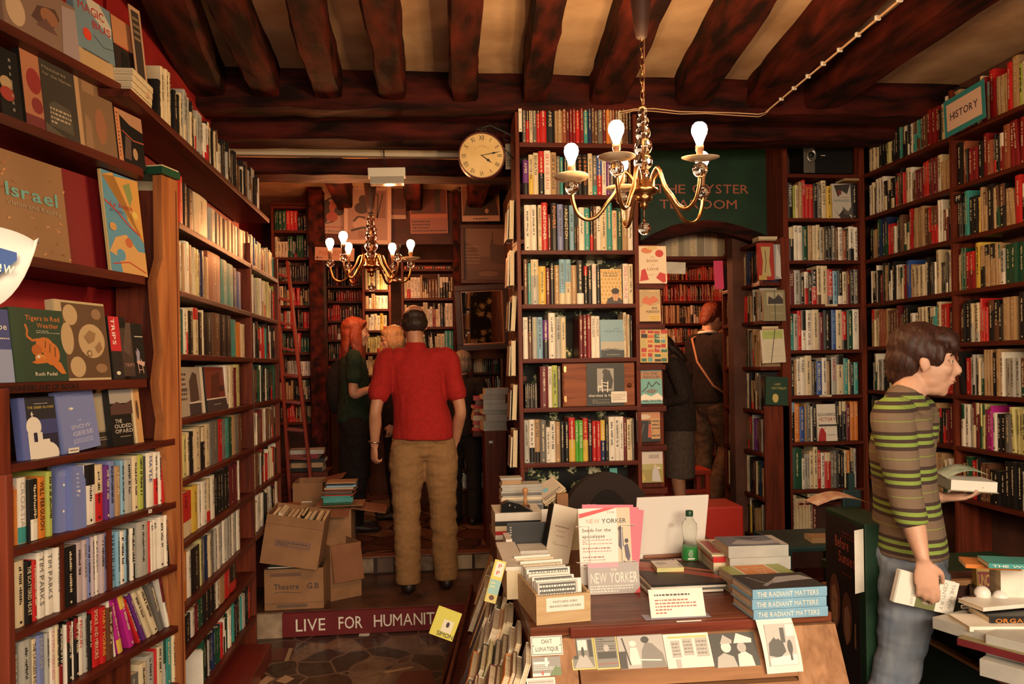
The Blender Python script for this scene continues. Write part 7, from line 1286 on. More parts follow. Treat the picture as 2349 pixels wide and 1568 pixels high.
# ================================================================ central bookcase face-outs
def onYf(lab, u0, v0, u1, v1, Y, items, c='K', th=.02, tilt=4, roll=0, group=None, z=None, **k):
    a = aY(u0, v1, Y); b = aY(u1, v0, Y); zz = a.z if z is None else z+.001
    return faceout(lab, (a.x, Y, zz), X1, b.x-a.x, b.z-zz, items, c, th=th, tilt=tilt, roll=roll, group=group, **k)
pat = [('e', x/6+.05+(z % 2)*.07, z/9+.04, .055, .04, (.60, .33, .06)) for x in range(6) for z in range(9)]
onYf('yellow patterned cover showing a man hiding his face, central bookcase', 1380, 616, 1426, 691, YC+.01, [('r', 0, 0, 1, 1, (.66, .50, .26))]+pat+[('t', 'Talk me in an', .45, .86, .7, ink, .05), ('t', 'Tom and Out', .45, .78, .65, ink, .05), ('p', [(.22, 0), (.3, .14), (.5, .2), (.8, .2), (1, .1), (1, 0)], ink), ('e', .68, .24, .16, .15, (.5, .25, .14)), ('e', .68, .36, .19, .09, (.03, .02, .02)), ('r', .58, .08, .66, .28, (.62, .34, .2)), ('r', .70, .08, .78, .28, (.62, .34, .2))], (.66, .5, .26), z=zC[3], group='central bookcase covers')
onYf('light blue cover with road and horizon lettered McEWAN, central bookcase', 1379, 732, 1431, 813, YC+.01, [('r', 0, .3, 1, 1, (.22, .37, .46)), ('r', 0, .2, 1, .42, (.45, .42, .33)), ('p', [(0, .2), (0, .12), (1, .12), (1, .2), (.6, .24), (.3, .24)], (.04, .05, .06)), ('r', 0, 0, 1, .13, (.04, .05, .055)), ('t', 'IAN', .7, .74, .22, (.12, .2, .28), .05), ('t', 'McEWAN', .55, .66, .74, (.12, .2, .28), .06), ('x', .25, .06, .8, .09, 1, g3), ('l', [(.1, .19), (.45, .23), (.95, .19)], .012, PAL['W'])], 'L', z=zC[4], group='central bookcase covers')
# cupboard with pine door and poster in the sixth shelf
a = aY(1292, 935, YC+.004); b = aY(1456, 823, YC+.004); zt = zC[4]-.027; w = b.x-a.x; h = zt-zC[5]-.002
t = thing('cupboard', 'small dark pine cupboard in the central bookcase with a taped poster', 'cupboard', M=frame((a.x, YC+.003, zC[5]+.001), X1)); CUP = wood('cupboard_pine', (.16, .045, .02), (.34, .11, .045), 'X')
m = MB(); m.bbox((0, .012, 0), (w, .16, h), CUP, r=.002); m.build('body', t); m = MB(); m.bbox((.006, 0, .004), (w-.004, .0115, h-.004), CUP, r=.002); dr = m.build('door', t)
for zz in (.12, .80): m = MB(); m.box((.004, -.002, zz*h), (.02, -.0001, zz*h+.032), BRASS); m.tube([(.004, -.002, zz*h), (.004, -.002, zz*h+.032)], .0022, BRASS, seg=6); m.build('hinge', dr)
m = MB(); m.sphere((w-.035, -.012, h*.48), .012, flat('knob_wood', (.10, .025, .015), .3)); m.tube([(w-.035, -.012, h*.48), (w-.035, 0, h*.48)], .006, MATS['knob_wood'], seg=8); m.build('knob', dr)
sheet('poster', 'black and white poster of figure behind a chair lettered cherchez la femme', frame((aY(1346, 930, YC).x, YC-.002, zC[5]+.004), X1), aY(1433, 930, YC).x-aY(1346, 930, YC).x, h-.006, [('r', .28, .35, .72, .88, (.35, .33, .3)), ('p', [(.4, .4), (.45, .75), (.6, .85), (.7, .6), (.66, .4)], (.06, .055, .05)), ('e', .5, .8, .08, .07, (.07, .06, .055)), ('l', [(.40, .62), (.42, .32)], .025, PAL['W']), ('l', [(.56, .58), (.55, .32)], .025, PAL['W']), ('l', [(.40, .56), (.56, .53)], .02, PAL['W']), ('l', [(.40, .48), (.56, .46)], .02, PAL['W']), ('l', [(.30, .46), (.41, .45)], .04, PAL['W']), ('l', [(.30, .45), (.31, .32)], .02, PAL['W']), ('t', 'cherchez la femme', .45, .22, .8, PAL['W'], .06), ('x', .15, .05, .6, .16, 4, g2)], (.035, .035, .03))
a = aY(1402, 923, YC-.004); sheet('note', 'small cream note pinned over the lower corner of the poster', frame((a.x, YC-.006, a.z), X1), .09, .062, [('x', .1, .2, .9, .8, 4, (.45, .3, .2))], 'W', cat='note')
onYf('green and white folded book leaning on the lowest floral shelf', 1400, 1073, 1416, 1094, YC+.02, [], 'G' if False else 'T', z=None, th=.01)
# board of face-out books beside the central case
YD = 4.33; a = aY(1463, 1150, YD); b = aY(1528, 1150, YD); z1 = aY(1500, 560, YD).z
t = thing('display_rack', 'narrow dark wooden rack of face-out books beside the central bookcase', 'rack', M=frame((a.x, YD, 0), X1)); w = b.x-a.x
m = MB(); m.bbox((0, .02, 0), (w, .045, z1), POSTW); m.build('board', t)
for v in (651, 743, 836, 931, 1020, 1118): m = MB(); zz = aY(1490, v, YD).z; m.bbox((-.002, -.035, zz-.03), (w, .0195, zz), SHELFX, r=.003); m.build('ledge', t)
gp = 'face-out books on the narrow rack'
fl = (.62, .45, .2)
onYf('cream book with red flowers titled The BOOK of LOVE', 1467, 563, 1529, 650, YD-.03, [('r', 0, 0, 1, 1, (.72, .60, .45)), ('e', .3, .88, .2, .08, (.6, .2, .1)), ('e', .75, .8, .15, .1, (.5, .05, .04)), ('e', .5, .94, .2, .05, fl), ('t', 'The', .5, .68, .14, (.4, .2, .12), .04), ('t', 'BOOK', .5, .57, .42, (.3, .08, .06), .07), ('t', 'of', .5, .47, .1, (.4, .2, .12), .04), ('t', 'LOVE', .5, .35, .4, (.3, .08, .06), .07), ('p', [(.02, .06), (.08, .35), (.22, .4), (.34, .1)], (.5, .04, .04)), ('p', [(.6, .15), (.75, .3), (.95, .25), (.95, .04), (.85, .02)], (.5, .04, .04)), ('x', .3, .2, .7, .25, 2, (.5, .3, .2))], 'C', group=gp)
onYf('cream book with wavy black lines and red lips lettered IRIS MURDOCH', 1467, 663, 1515, 737, YD-.03, [('r', 0, 0, 1, 1, (.60, .42, .22))]+[('l', [(.03, .45+.06*k), (.3, .60+.055*k), (.6, .50+.055*k), (.97, .58+.05*k)], .012, ink) for k in range(8)]+[('p', [(.1, .6), (.3, .8), (.5, .72), (.7, .8), (.95, .66), (.5, .5)], (.6, .16, .08)), ('t', 'IRIS', .72, .38, .24, ink, .07), ('t', 'MURDOCH', .62, .27, .6, ink, .07), ('r', .45, .02, .95, .2, (.65, .5, .15)), ('x', .5, .04, .9, .18, 2, (.5, .2, .05))], (.6, .42, .22), group=gp)
mo = [('r', 0, 0, 1, 1, (.60, .42, .16))]; rr = random.Random(9)
for i in range(4):
    for j in range(7): mo.append(('r', .04+i*.24, .03+j*.138, .04+i*.24+rr.uniform(.15, .23), .03+j*.138+rr.uniform(.07, .125), rr.choice([(.45, .04, .03), (.03, .14, .09), (.55, .13, .04), (.03, .02, .02), (.1, .3, .3), (.5, .4, .15), (.4, .03, .03)])))
mo += [('t', 'HUNTER', .76, .76, .32, PAL['W'], .05), ('t', 'GILBERT', .76, .67, .34, PAL['W'], .05), ('t', 'KILLAMES', .76, .38, .36, PAL['W'], .05)]
onYf('book with mosaic of red green and cream blocks on the narrow rack', 1469, 752, 1531, 831, YD-.03, mo, (.5, .3, .12), group=gp, roll=1)
onYf('turquoise book titled TO THE RESCUE with a tree on the narrow rack', 1468, 848, 1519, 926, YD-.03, [('r', 0, 0, 1, 1, (.16, .40, .38)), ('r', 0, .74, 1, .97, (.38, .20, .11)), ('t', 'TO THE', .5, .86, .6, ink, .07), ('t', 'RESCUE!', .55, .76, .7, ink, .07), ('l', [(.1, .35), (.35, .5), (.4, .65), (.55, .5), (.75, .65), (.9, .55)], .04, ink), ('p', [(.0, .2), (.2, .3), (.5, .22), (.8, .32), (1, .2), (1, .1), (0, .1)], PAL['W']), ('p', [(.2, .35), (.5, .45), (.8, .4), (.6, .3)], (.2, .18, .15)), ('t', 'NIGEL TRANTER', .52, .06, .8, ink, .06)], (.16, .40, .38), group=gp)
onYf('dark book with orange figure and tall houses on the narrow rack', 1462, 944, 1515, 1014, YD-.03, [('r', 0, .72, 1, 1, (.5, .22, .10)), ('e', .3, .84, .3, .08, (.6, .5, .35)), ('r', .6, .1, .98, .8, (.52, .30, .12)), ('x', .64, .15, .95, .75, 5, ink), ('p', [(.45, .15), (.5, .6), (.6, .6), (.62, .15)], (.45, .10, .05)), ('e', .53, .66, .05, .05, (.1, .05, .03)), ('l', [(.1, .05), (.3, .6)], .05, (.12, .08, .06))], 'K', group=gp)
onYf('pale book with white figure in yellow grass on the narrow rack', 1469, 1035, 1521, 1107, YD-.03, [('r', 0, .6, 1, 1, (.60, .52, .46)), ('r', 0, .35, 1, .6, (.40, .37, .15)), ('r', 0, 0, 1, .42, (.34, .28, .08)), ('p', [(.5, .05), (.55, .4), (.66, .5), (.8, .4), (.9, .02)], (.55, .53, .55)), ('e', .66, .52, .07, .06, (.62, .5, .4)), ('x', .4, .78, .85, .9, 3, ink), ('p', [(0, 0), (.1, .35), (.25, .1)], (.5, .4, .1)), ('e', .8, .47, .08, .03, PAL['W'])], 'C', group=gp)
# page edges of books racked on the left side of the central case
t = thing('side_rack', 'narrow dark rack fixed to the left side of the central bookcase', 'rack', M=frame((C0.x-.026, YC+.03, 0), (0, 1, 0)))
for k, v in enumerate((548, 655, 760, 863, 965, 1074)):
    z = aY(1180, v, YC+.02).z; m = MB(); m.bbox((-.005, -.05, z-.025), (.18, -.001, z), SHELFX); m.build('ledge', t)
    faceout('cream edged book in the narrow left rack, %s from top' % ordinal(k+1), (0, 0, 0), X1, .15, [.22, .20, .20, .20, .20, .21][k], [('r', .1, .1, .9, .9, (.3, .12, .06))], 'C', th=.024, group='books racked left of the central bookcase', M=Matrix.Translation((C0.x-.036, YC+.19, z+.001)) @ Matrix.Rotation(math.radians([2, 1, 4, 1, 3, 2][k]), 4, 'Y') @ frame((0, 0, 0), (0, -1, 0)) @ Matrix.Translation((0, -.024, 0)))
    faceout('slim dark book behind the cream edged one, left rack, %s from top' % ordinal(k+1), (0, 0, 0), X1, .14, .17, [('r', .1, .1, .9, .9, (.5, .42, .3))], 'sWKsSW'[k], th=.008, group='slim books racked left of the central bookcase', M=Matrix.Translation((C0.x-.066, YC+.19, z+.001)) @ Matrix.Rotation(math.radians(3), 4, 'Y') @ frame((0, 0, 0), (0, -1, 0)) @ Matrix.Translation((0, -.008, 0)))
# doorway end of the unit by the corner
gp = 'books on the doorway post'
onYf('red book with pale vase cover on the doorway post', 1741, 556, 1776, 642, 4.91, [('r', 0, 0, 1, 1, (.38, .03, .02)), ('p', [(.2, .1), (.3, .5), (.2, .9), (.8, .9), (.7, .5), (.8, .1)], (.50, .40, .18)), ('l', [(.4, .2), (.5, .5), (.45, .8)], .04, ink), ('r', 0, 0, .5, .12, (.5, .35, .1))], 'R', group=gp)
onYf('silver foil covered book beside the red vase book', 1776, 556, 1799, 640, 4.93, [('p', [(.2, .1), (.5, 1), (.9, .4), (.7, 0)], (.62, .62, .62))], (.35, .35, .36), group=gp, roll=-3)
onYf('olive book with treeline lettered PEACOCK tied with cord', 1753, 664, 1802, 736, 4.90, [('r', 0, 0, 1, 1, (.27, .24, .14)), ('r', .15, .5, .9, .92, (.42, .38, .26)), ('p', [(.2, .55), (.25, .8), (.5, .7), (.7, .86), (.9, .7), (.9, .55)], ink), ('t', 'PEACOCK', .6, .22, .55, (.45, .42, .28), .06), ('l', [(.52, 0), (.52, 1)], .03, (.02, .05, .03))], (.27, .24, .14), group=gp)
onYf('white and lime covered paperback lettered COLETTE tied with cord', 1751, 756, 1802, 833, 4.90, [('r', 0, 0, 1, 1, (.68, .62, .48)), ('r', .05, .72, .95, .98, (.42, .50, .16)), ('t', 'COLETTE', .5, .84, .7, (.3, .4, .15), .07), ('x', .1, .1, .9, .66, 9, (.58, .52, .38)), ('l', [(.62, 1), (.35, .0)], .03, ink)], 'W', group=gp, roll=-2)
onYf('dark green book titled LADY CHATTERLEY with yellow lamp shape', 1758, 862, 1806, 928, 4.90, [('r', 0, 0, 1, 1, (.008, .045, .02)), ('t', 'LADY', .52, .70, .3, (.5, .42, .12), .08), ('t', 'CHATTERLEY', .58, .56, .7, (.5, .42, .12), .08), ('e', .42, .25, .14, .16, (.62, .48, .16)), ('r', .35, .1, .5, .2, (.62, .48, .16)), ('l', [(.15, .42), (.8, .36)], .02, ink)], 'g', group=gp, roll=3)
for k in range(2): flatbook('book', 'pale cream book lying flat on top of the doorway unit, %s' % ['lower', 'upper'][k], frame((XM+.01, 5.0, aX(1750, 560, XM).z+.026+.021*k), X1), .13, .1, .019, 'C', hard=False, group='flat books on the doorway unit')
# corner bookcase face-outs
onYf('white and black snow photo cover lettered SAN FRANCISCO, corner bookcase', 1912, 420, 1953, 495, YK+.01, [('r', 0, 0, 1, 1, (.55, .52, .47)), ('p', [(.1, .95), (.3, .6), (.5, .8), (.8, .7), (1, 1)], ink), ('e', .4, .75, .1, .08, (.2, .04, .04)), ('p', [(0, .3), (.3, .1), (.6, .3), (1, 0), (.4, 0)], ink), ('t', 'SAN FRANCISCO', .5, .48, .9, (.1, .2, .14), .07), ('x', .4, .58, .9, .62, 1, (.5, .1, .1)), ('p', [(.5, .35), (.8, .2), (1, .35), (1, .1), (.6, .12)], g1)], 'W', z=zK[1], group='corner bookcase covers')
onYf('white cover titled SQUANDERED VICTORY with red statue, corner bookcase', 1877, 926, 1920, 1006, YK+.01, [('r', 0, 0, 1, 1, PAL['W']), ('t', 'SQUANDERED', .5, .68, .95, ink, .08), ('t', 'VICTORY', .5, .54, .9, (.4, .03, .03), .1), ('x', .05, .48, .95, .51, 1, (.4, .05, .05)), ('r', .05, .40, .98, .45, ink), ('p', [(.0, 0), (.05, .2), (.1, .28), (.3, .33), (.42, .2), (.4, 0)], (.45, .03, .03)), ('e', .22, .3, .1, .05, (.45, .03, .03)), ('l', [(.12, .28), (.02, .36)], .02, (.45, .03, .03)), ('l', [(.2, .3), (.22, .4)], .02, (.45, .03, .03)), ('l', [(.3, .3), (.4, .38)], .02, (.45, .03, .03)), ('x', .5, .15, .9, .18, 1, ink)], 'W', z=zK[6], group='corner bookcase covers')
for v, i in ((706, 4), (911, 5), (1014, 6)): pass
def kl(u, v, lab): p = aY(u, v, YK-.012); sheet('shelf_label', lab, frame(p, X1), .085, .013, [('x', .08, .3, .92, .7, 1, ink)], 'C', cat='label')
kl(1893, 702, 'cream typed label under the row with two red and black spines'); kl(1880, 910, 'cream typed label two shelves under the other in the corner bookcase')
# HISTORY sign
S_ = [aX(2168, 318, XF-.09), aX(2262, 300, XF-.09), aX(2265, 200, XF-.09), aX(2170, 232, XF-.09)]
w = S_[0].y-S_[1].y; M = frame(S_[0], (0, -1, .0)) @ Matrix.Rotation(math.radians(-3), 4, 'Y'); hS = (S_[3].z-S_[0].z)
sheet('section_sign', 'turquoise bordered paper sign reading HISTORY on the right wall shelves', M, w, hS, [('r', .07, .14, .93, .86, (.66, .46, .36)), ('t', 'HISTORY', .5, .40, .68, (.04, .02, .04), .2)], (.03, .22, .24), th=.003, cat='sign')
sheet('section_sign', 'narrow dark spine label lettered PF on the right wall shelves', frame(aX(2190, 468, XF-.005), DR), .06, .05, [('t', 'PF', .5, .3, .6, PAL['W'], .5)], 'K', cat='label')
# pierced dark vent on the ceiling slope above the right shelves
m = MB(); pts = [(0, 0), (.06, .05), (.2, .075), (.34, .06), (.38, .02), (.3, -.02), (.1, -.03)]; m.prism(pts, 0, .03, cm('K'), plane='XY'); m.build('ceiling_hole', label='black ragged opening in the plaster above the right shelves', cat='opening', M=frame((2.35, 3.95, 3.108), (.3, -.9, 0)))
# cable along the beams
CBL = flat('cream_cable', (.62, .38, .22), .5)
t = thing('cable', 'cream electrical cable clipped across the girder and up the ceiling beams', 'cable', aY(1760, 258, 4.27)); O = t.location.copy(); m = MB()
pp = [aY(u, v, 4.285) for u, v in ((1425, 256), (1455, 250), (1500, 249), (1560, 256), (1620, 257), (1690, 259), (1740, 262), (1757, 258))]
m.tube([p-O for p in pp], .004, CBL, seg=6); m.tube([p-O+Vector((0, 0, -.012+.004*math.sin(i*2))) for i, p in enumerate(pp)], .003, CBL, seg=6); m.build('cable_run', t)
m = MB(); q0 = aZ(1765, 250, 2.975); q1 = aZ(2064, 0, 2.975); m.tube([pp[-1]-O, q0-O, q1-O, q1+(q1-q0)*1.0-O], .006, CBL, seg=6); m.build('cable_run', t)
for k in range(1, 9): p = q0.lerp(q1, k/8); m = MB(); m.bbox((-.012, -.006, -.008), (.012, .006, .012), PAPER, Matrix.Translation(p-O)); m.build('clip', t)
# clock
a = aY(1105, 357, 4.40); R = 54*4.40/FPX; t = thing('clock', 'round station clock with cream face and Roman numerals on a bracket', 'clock', M=frame(a, (1, -.05, 0)))
RX = Matrix.Rotation(math.radians(90), 4, 'X'); CASE = flat('clock_case', (.10, .02, .014), .35)
m = MB(); m.lathe([(0, -.05), (R*.96, -.05), (R, -.04), (R, .005), (R*.985, .012), (R*.94, .012), (R*.93, .002), (0, .002)], CASE, RX, seg=48, smooth=False); m.build('case', t)
FACE = noisemat('clock_face', (.62, .42, .16), (.72, .52, .24), nscale=8, rough=.4); m = MB(); m.add([(R*.93*math.cos(k*math.pi/24), -.0035, R*.93*math.sin(k*math.pi/24)) for k in range(48)], [list(range(48))], FACE); fc = m.build('face', t)
def onface(ang, r): return (math.sin(ang)*r, math.cos(ang)*r)
for k, s in enumerate(['XII', 'I', 'II', 'III', 'IIII', 'V', 'VI', 'VII', 'VIII', 'IX', 'X', 'XI']):
    an = k*math.pi/6; x, z = onface(an, R*.66); q = MB(); Mn = Matrix.Translation((x, -.0045, z)) @ Matrix.Rotation(an, 4, 'Y')
    text(q, s, Mn, cm('K'), height=R*.20, width=None, bold=.004, track=.12) if False else text(q, s, Mn, cm('K'), width=textdata(s, .004, .12)[2]*R*.17, height=R*.21, bold=.004, track=.12); q.build('numeral', t)
q = MB()
for k, ch in enumerate('VICTORY'):
    an = (k-3)*.24; x, z = onface(an, R*.36); text(q, ch, Matrix.Translation((x, -.0045, z)) @ Matrix.Rotation(an, 4, 'Y'), colm((.25, .14, .05)), height=R*.085)
q.build('maker_lettering', t)
for ang, L, wd in ((math.radians(79), .84, .028), (math.radians(127), .55, .04)):
    m = MB(); dx, dz = math.sin(ang), math.cos(ang); nx, nz = dz, -dx; W2 = wd*R
    pts = [(-.06, .3), (-.06, -.3), (.5, -.5), (.62, -1.5), (.72, -.6), (1, 0), (.72, .6), (.62, 1.5), (.5, .5)]
    m.prism([(dx*L*R*p+nx*W2*s_, dz*L*R*p+nz*W2*s_) for p, s_ in pts], -.010-.002*L, -.007-.002*L, cm('K')); m.build('hand', t)
m = MB(); e = aY(1185, 310, 4.42)-a; pts = [(0, .02, R+.0), (0, .02, R+.03), (.05, .02, R+.045), (e.x*.8, .02, R*.95), (e.x+.03, .02, R*.72)]; m.tube(pts, .005, cm('K')); m.tube([(.03, .02, R+.02), (.10, .02, R*.6), (e.x, .02, -R*.3)], .004, cm('K'))
for cx, cz, rr_ in ((.018, R+.014, .012), (-.018, R+.014, .012), (e.x*.72, R*.83, .02)): m.tube([(cx+rr_*math.cos(k*.6), .02, cz+rr_*math.sin(k*.6)) for k in range(10)], .003, cm('K'), seg=6)
m.build('bracket', t)
# papers pinned on the pier right of the clock
posterat('pale papers pinned behind the clock bracket beside the central bookcase', 1160, 330, 1183, 388, 4.62, [('r', .1, .5, .6, .7, g2), ('x', .1, .1, .9, .4, 3, ink)], (.55, .46, .34), cat='paper', name='pinned_paper')
# ================================================================ right foreground: poster box, table, stool
c0 = aZ(1892, 1160, .96); c1 = aZ(1974, 1195, .96)
t = thing('display_bin', 'dark green wooden bin with a film poster on its side beside the young man', 'bin', M=frame((c0.x, c0.y, 0), Vector((c1.x-c0.x, c1.y-c0.y, 0)))); wB = (Vector((c1.x, c1.y))-Vector((c0.x, c0.y))).length
m = MB(); m.bbox((0, 0, 0), (wB+.03, .13, .955), GREENP, r=.004); m.build('body', t)
sk = (.34, .17, .09); sheet('film_poster', 'black film poster reading Before Sunset on the green bin', t.matrix_basis @ Matrix.Translation((.012, -.002, .25)), wB-.02, .69, [('t', 'Before', .50, .84, .40, (.42, .09, .06), .06), ('t', 'Sunset', .64, .765, .48, (.42, .09, .06), .06), ('x', .5, .90, .9, .94, 2, (.16, .03, .03)), ('x', .5, .70, .9, .72, 1, (.16, .03, .02)), ('e', .27, .53, .17, .15, (.14, .05, .03)), ('p', [(.16, .50), (.18, .60), (.28, .62), (.36, .56), (.36, .44), (.26, .37), (.18, .42)], sk), ('l', [(.2, .54), (.3, .53)], .015, ink), ('e', .64, .48, .15, .14, (.10, .035, .02)), ('p', [(.55, .40), (.56, .52), (.66, .55), (.74, .5), (.72, .38), (.62, .33)], (.26, .12, .07)), ('r', .85, .35, .9, .48, (.2, .1, .05))], (.012, .010, .010), cat='poster')
p = aZ(1975, 1215, .955)
sheet('paper_sheet', 'curled white flyer fixed to the end of the green bin', t.matrix_basis @ Matrix.Translation((wB+.032, -.006, .72)) @ Matrix.Rotation(math.radians(-60), 4, 'Z'), .05, .22, [('r', .2, .3, .9, .8, (.15, .13, .15)), ('e', .6, .5, .2, .1, PAL['W'])], 'W', cat='flyer')
m = MB(); vs = []; n = 8
for i in range(n+1): f = i/n; vs += [(f*.22, 0, .03*math.sin(f*3.1)), (f*.22, .13, .035*math.sin(f*3.1)), (f*.22, 0, .03*math.sin(f*3.1)+.002), (f*.22, .13, .035*math.sin(f*3.1)+.002)]
m.add(vs, [(i*4, i*4+1, i*4+5, i*4+4) for i in range(n)]+[(i*4+2, i*4+6, i*4+7, i*4+3) for i in range(n)]+[(i*4, i*4+4, i*4+6, i*4+2) for i in range(n)], noisemat('printed_page', (.45, .2, .14), (.6, .42, .3), nscale=25), smooth=True); m.build('open_magazine', label='open magazine lying arched on top of the green bin', cat='magazine', M=frame((c0.x-.02, c0.y+.02, .957), (1, -.1, 0)))
TEAL = noisemat('blue_green_chair_paint', (.012, .035, .038), (.022, .055, .058), nscale=6, rough=.45)
s0 = aY(1812, 1250, 3.75); t = thing('chair', 'dark teal painted wooden chair behind the green bin', 'chair', (s0.x+.2, 3.95, 0))
zs_ = aY(1850, 1252, 3.75).z; m = MB(); m.bbox((-.22, -.2, zs_-.03), (.22, .2, zs_), TEAL, r=.01); m.build('seat', t)
for sx in (-1, 1):
    m = MB(); m.bbox((sx*.2-.018, -.19, 0), (sx*.2+.018, -.155, zs_-.031), TEAL); m.build('leg', t)
    m = MB(); m.bbox((sx*.2-.018, .17, 0), (sx*.2+.018, .2, zs_-.031), TEAL); m.build('leg', t)
    if sx > 0: m = MB(); m.bbox((.36-.018, .205, .0), (.36+.018, .235, .90), TEAL); m.build('back_post', t)
q_ = aY(1925, 1142, 4.17); m = MB(); m.bbox((q_.x-s0.x-.2, .18, q_.z-.045), (.40, .2045, q_.z+.05), TEAL, r=.008); m.build('top_rail', t)
flatbook('book', 'cream paged book lying on the seat of the teal chair', frame((s0.x+.14, 3.80, zs_+.001), (1, -.15, 0)), .14, .12, .025, 't', hard=False)
# table
tx0 = 1.79; TZ = .62; t = thing('table', 'low dark green display table at the lower right covered with books', 'table', (tx0, 1.7, 0))
m = MB(); m.bbox((0, 0, TZ-.035), (.85, 1.75, TZ), GREENP, r=.004); m.build('table_top', t); m = MB(); m.bbox((.03, .02, .0), (.8, 1.72, TZ-.036), flat('table_body', (.006, .016, .009), .6)); m.build('base', t)
m = MB(); m.bbox((-.0, .0, .50), (.029, 1.75, .512), flat('gold_trim', (.35, .14, .04), .4)); m.build('trim_strip', t)
gt = 'books piled on the green table'
def tb(lab, u, v, z, D, w, d, th, c, hard=False, title=None, tc='W', pr=None):
    a = aZ(u, v, z); flatbook('book', lab, frame((a.x, a.y, z), D), w, d, th, c, hard=hard, title=title, tc=tc, group=gt)
    if pr: topprint(lasttop(), pr, w, d, th)
Dn = (.35, -1, 0)
for k in range(3): tb('grey edged thick book, %s up in the pile by the young man leg' % ordinal(k+1), 2140, 1440, TZ+.001+.036*k, Dn, .22, .15, .035, 's')
for k in range(5): tb('white thin book, %s up in the pile beside the glass balls' % ordinal(k+1), 2224, 1448, TZ+.04+.0155*k, (1, -.15, 0), .20, .12, .015, 'W')
for k in range(4): tb('maroon edged large book, %s up in the front pile on the table' % ordinal(k+1), 2196, 1478+0*k, TZ+.001+.021*k, (.55, -1, 0), .30, .24, .020, 'm', hard=True, pr=[('r', 0, 0, 1, 1, (.24, .20, .10)), ('p', [(0, .6), (.3, .8), (.7, .7), (1, .9), (1, .5), (0, .4)], (.08, .07, .04)), ('x', .0, .1, 1, .5, 5, (.34, .30, .16)), ('r', .6, .0, 1, .25, (.3, .42, .42))] if k == 3 else None)
tb('thick pale book with black cover at the lower right corner', 2262, 1500, TZ+.052, (.65, -1, 0), .26, .2, .058, 's', hard=True)
tb('second thick pale book overhanging the front of the green table', 2248, 1548, TZ+.001, (.62, -1, 0), .26, .2, .048, 's', hard=True)
for k, (c, lab) in enumerate((('K', 'black book with orange lettering in the dark pile'), ('R', 'red book in the dark pile by the glass balls'), ('K', 'black book topping the dark pile by the glass balls'))): tb(lab, 2262+4*k, 1432, TZ+.06+.026*k, (1, -.12, 0), .26, .12, .025, c, hard=True, title='ORGANISATION', tc='O')
tb('long white sheet book lying over the dark pile', 2255, 1402, TZ+.142, (1, .1, 0), .25, .1, .012, 'W')
a = aZ(2242, 1352, TZ+.13); 
faceout('yellow book with red letters LINCOLN standing on the green table', aY(2243, 1348, 2.72), (.95, -.3, 0), .078, .085, [('r', 0, .72, 1, 1, (.42, .28, .06)), ('r', 0, 0, 1, .72, (.20, .02, .015)), ('t', 'LINCOLN', .5, .12, .92, (.50, .34, .08), .5)], (.5, .38, .10), th=.045, tilt=3, group=gt)
tb('cream paged thick book standing right of the yellow one', 2296, 1378, TZ+.14, (1, -.3, 0), .10, .09, .115, 'W'); tb('orange book lying on the yellow book', 2215, 1302, .885, (1, -.45, 0), .15, .1, .012, 'O'); tb('teal covered book lettered WOOD on top of the cream block', 2268, 1302, .90, (1, -.35, 0), .17, .1, .014, 'T', title='THE WOOD')
q_ = aY(2236, 1348, 2.70); flatbook('book', 'thick black book supporting the yellow one', frame((q_.x, 2.70, TZ+.001), (.95, -.3, 0)), .10, .11, q_.z-TZ-.003, 'K', group=gt)
m = MB(); m.bbox((0, 0, 0), (.22, .03, .02), flat('pale_wood_strip', (.42, .22, .10), .5)); m.build('wood_strip', label='pale wooden strip lying behind the hand held books', cat='strip', M=frame(aY(2165, 1345, 2.76), X1))
m = MB(); q_ = aY(2165, 1345, 2.76); m.bbox((0, .001, 0), (.3, .20, q_.z-TZ-.002), OLDWALL); m.build('crate', label='dark crate at the back of the green table', cat='crate', M=frame((q_.x, q_.y, TZ+.001), X1))
t = thing('reading_lamp', 'small chrome lamp with two white glass balls on the pale books', 'lamp', aZ(2262, 1392, TZ+.118)); m = MB(); m.sphere((-.012, 0, .045), .024, LAPW, seg=18); m.build('glass_ball', t); m = MB(); m.sphere((.040, -.012, .032), .024, LAPW, seg=18); m.build('glass_ball', t)
CHR = flat('chrome', (.6, .58, .55), .12, metal=1.0); m = MB(); m.tube([(-.075, 0, .028), (-.04, 0, .032), (-.025, 0, .04)], .008, CHR); m.sphere((.015, -.02, .02), .014, CHR); m.tube([(-.09, -.01, .008), (.0, -.015, .008), (.05, -.01, .008)], .006, CHR); m.build('arm', t)
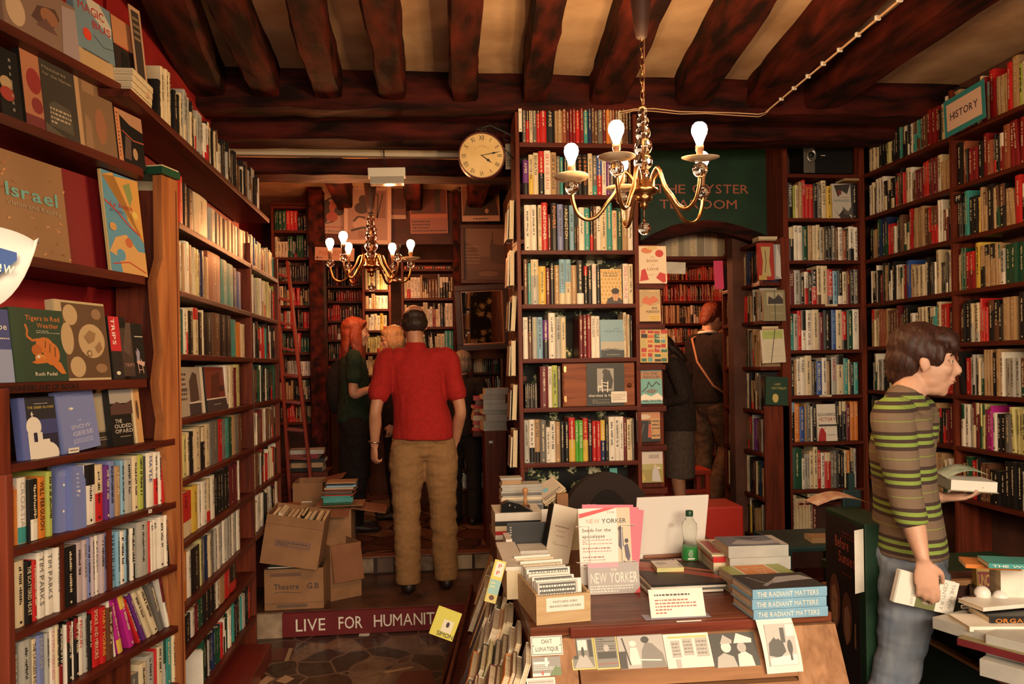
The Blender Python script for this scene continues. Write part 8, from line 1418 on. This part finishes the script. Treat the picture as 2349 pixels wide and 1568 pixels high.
# ================================================================ books on shelves: the largest as things, the rest as one object
def emit_books(nmax=300):
    vis = [b for b in BOOKS if b['area'] > 0]
    bpy.context.view_layer.update()
    loose = []
    for o in list(COL.objects):
        if o.parent is None and o.get('category') == 'book':
            if o.type == 'MESH': pts = [o.matrix_world @ Vector(c) for c in o.bound_box]
            else: pts = [ch.matrix_world @ Vector(c) for ch in o.children for c in ch.bound_box]
            uv = [proj(p) for p in pts]; us = [min(2349, max(0, a)) for a, _ in uv]; vs_ = [min(1568, max(0, b)) for _, b in uv]
            loose.append([(max(us)-min(us))*(max(vs_)-min(vs_))*(.8 if o.type == 'MESH' else .6), o])
    cand = [(b['area']*(1+.5*b.get('boost', 0)), 0, b) for b in vis]+[(a*1.25, 1, o) for a, o in loose]
    cand.sort(key=lambda c: -c[0]); cut = cand[nmax][0]
    big = [c[2] for c in cand[:nmax] if c[1] == 0]; rest = [c[2] for c in cand[nmax:] if c[1] == 0]; minor = [c[2] for c in cand[nmax:] if c[1] == 1]
    rows = {}
    for b in big: rows.setdefault((b['case'], b['row']), []).append(b)
    allr = {}
    for b in BOOKS: allr.setdefault((b['case'], b['row']), []).append(b)
    for k in allr: allr[k].sort(key=lambda b: b['uv'][0])
    def ordn(n): return ('%d%s' % (n, 'th' if 10 < n % 100 < 20 else {1: 'st', 2: 'nd', 3: 'rd'}.get(n % 10, 'th')))
    for (case, row), bs in rows.items():
        full = [b for b in allr[(case, row)] if 0 <= b['uv'][0] <= 2349]
        for b in bs:
            n = full.index(b)+1 if b in full else 0
            size = 'slim' if b['w'] < .016 else ('thick' if b['w'] > .034 else '')
            col = CN[b['c']]+((' and '+CN[b['c2']]) if b['c2'] and b['c2'] != b['c'] else '')
            lab = ' '.join((size+' '+col+' book, '+(ordn(n)+' from left' if n else 'cut by the picture edge')+' on '+row+' shelf, '+case).split())
            if len(lab.split()) > 16: lab = lab.replace('slim ', '').replace('thick ', '')
            if len(lab.split()) > 16: lab = lab.replace(col, CN[b['c']])
            if len(lab.split()) > 16: lab = lab.replace(' shelf,', ',')
            t = thing('book', lab, 'book', M=b['M'], group='books on the %s shelf of the %s' % (row, case))
            cov, pg, pr = book_parts(b)
            cov.build('cover', t); pg.build('page_block', t)
            if pr.f: pr.build('spine_title', t)
    S = MB()
    for o in minor:
        for ch in ([o] if o.type == 'MESH' else list(o.children)):
            me = ch.data; k0 = len(S.v); MW = ch.matrix_world; S.v += [(MW @ v.co)[:] for v in me.vertices]
            for p in me.polygons: S.f.append([i+k0 for i in p.vertices]); S.m.append(S.mi(me.materials[p.material_index])); S.sm.append(p.use_smooth)
        for ch in list(o.children): bpy.data.objects.remove(ch)
        bpy.data.objects.remove(o)
    for b in rest:
        for part in book_parts(b):
            o = len(S.v); M = b['M']; S.v += [(M @ Vector(v))[:] for v in part.v]
            for f, mi in zip(part.f, part.m): S.f.append([i+o for i in f]); S.m.append(S.mi(part.mats[mi])); S.sm.append(False)
    S.build('shelved_books', label='the many smaller books filling the farther shelves all round the shop', cat='books', kind='stuff')
    print('BOOKS', len(BOOKS), 'visible', len(vis), 'things', len(big))
emit_books(int(NBIG))

for o in COL.objects:
    if o.get('label') and (len(o['label'].split()) > 16 or len(o['label'].split()) < 4) and o.parent is None: print('LONGLAB', o.name, o['label'])
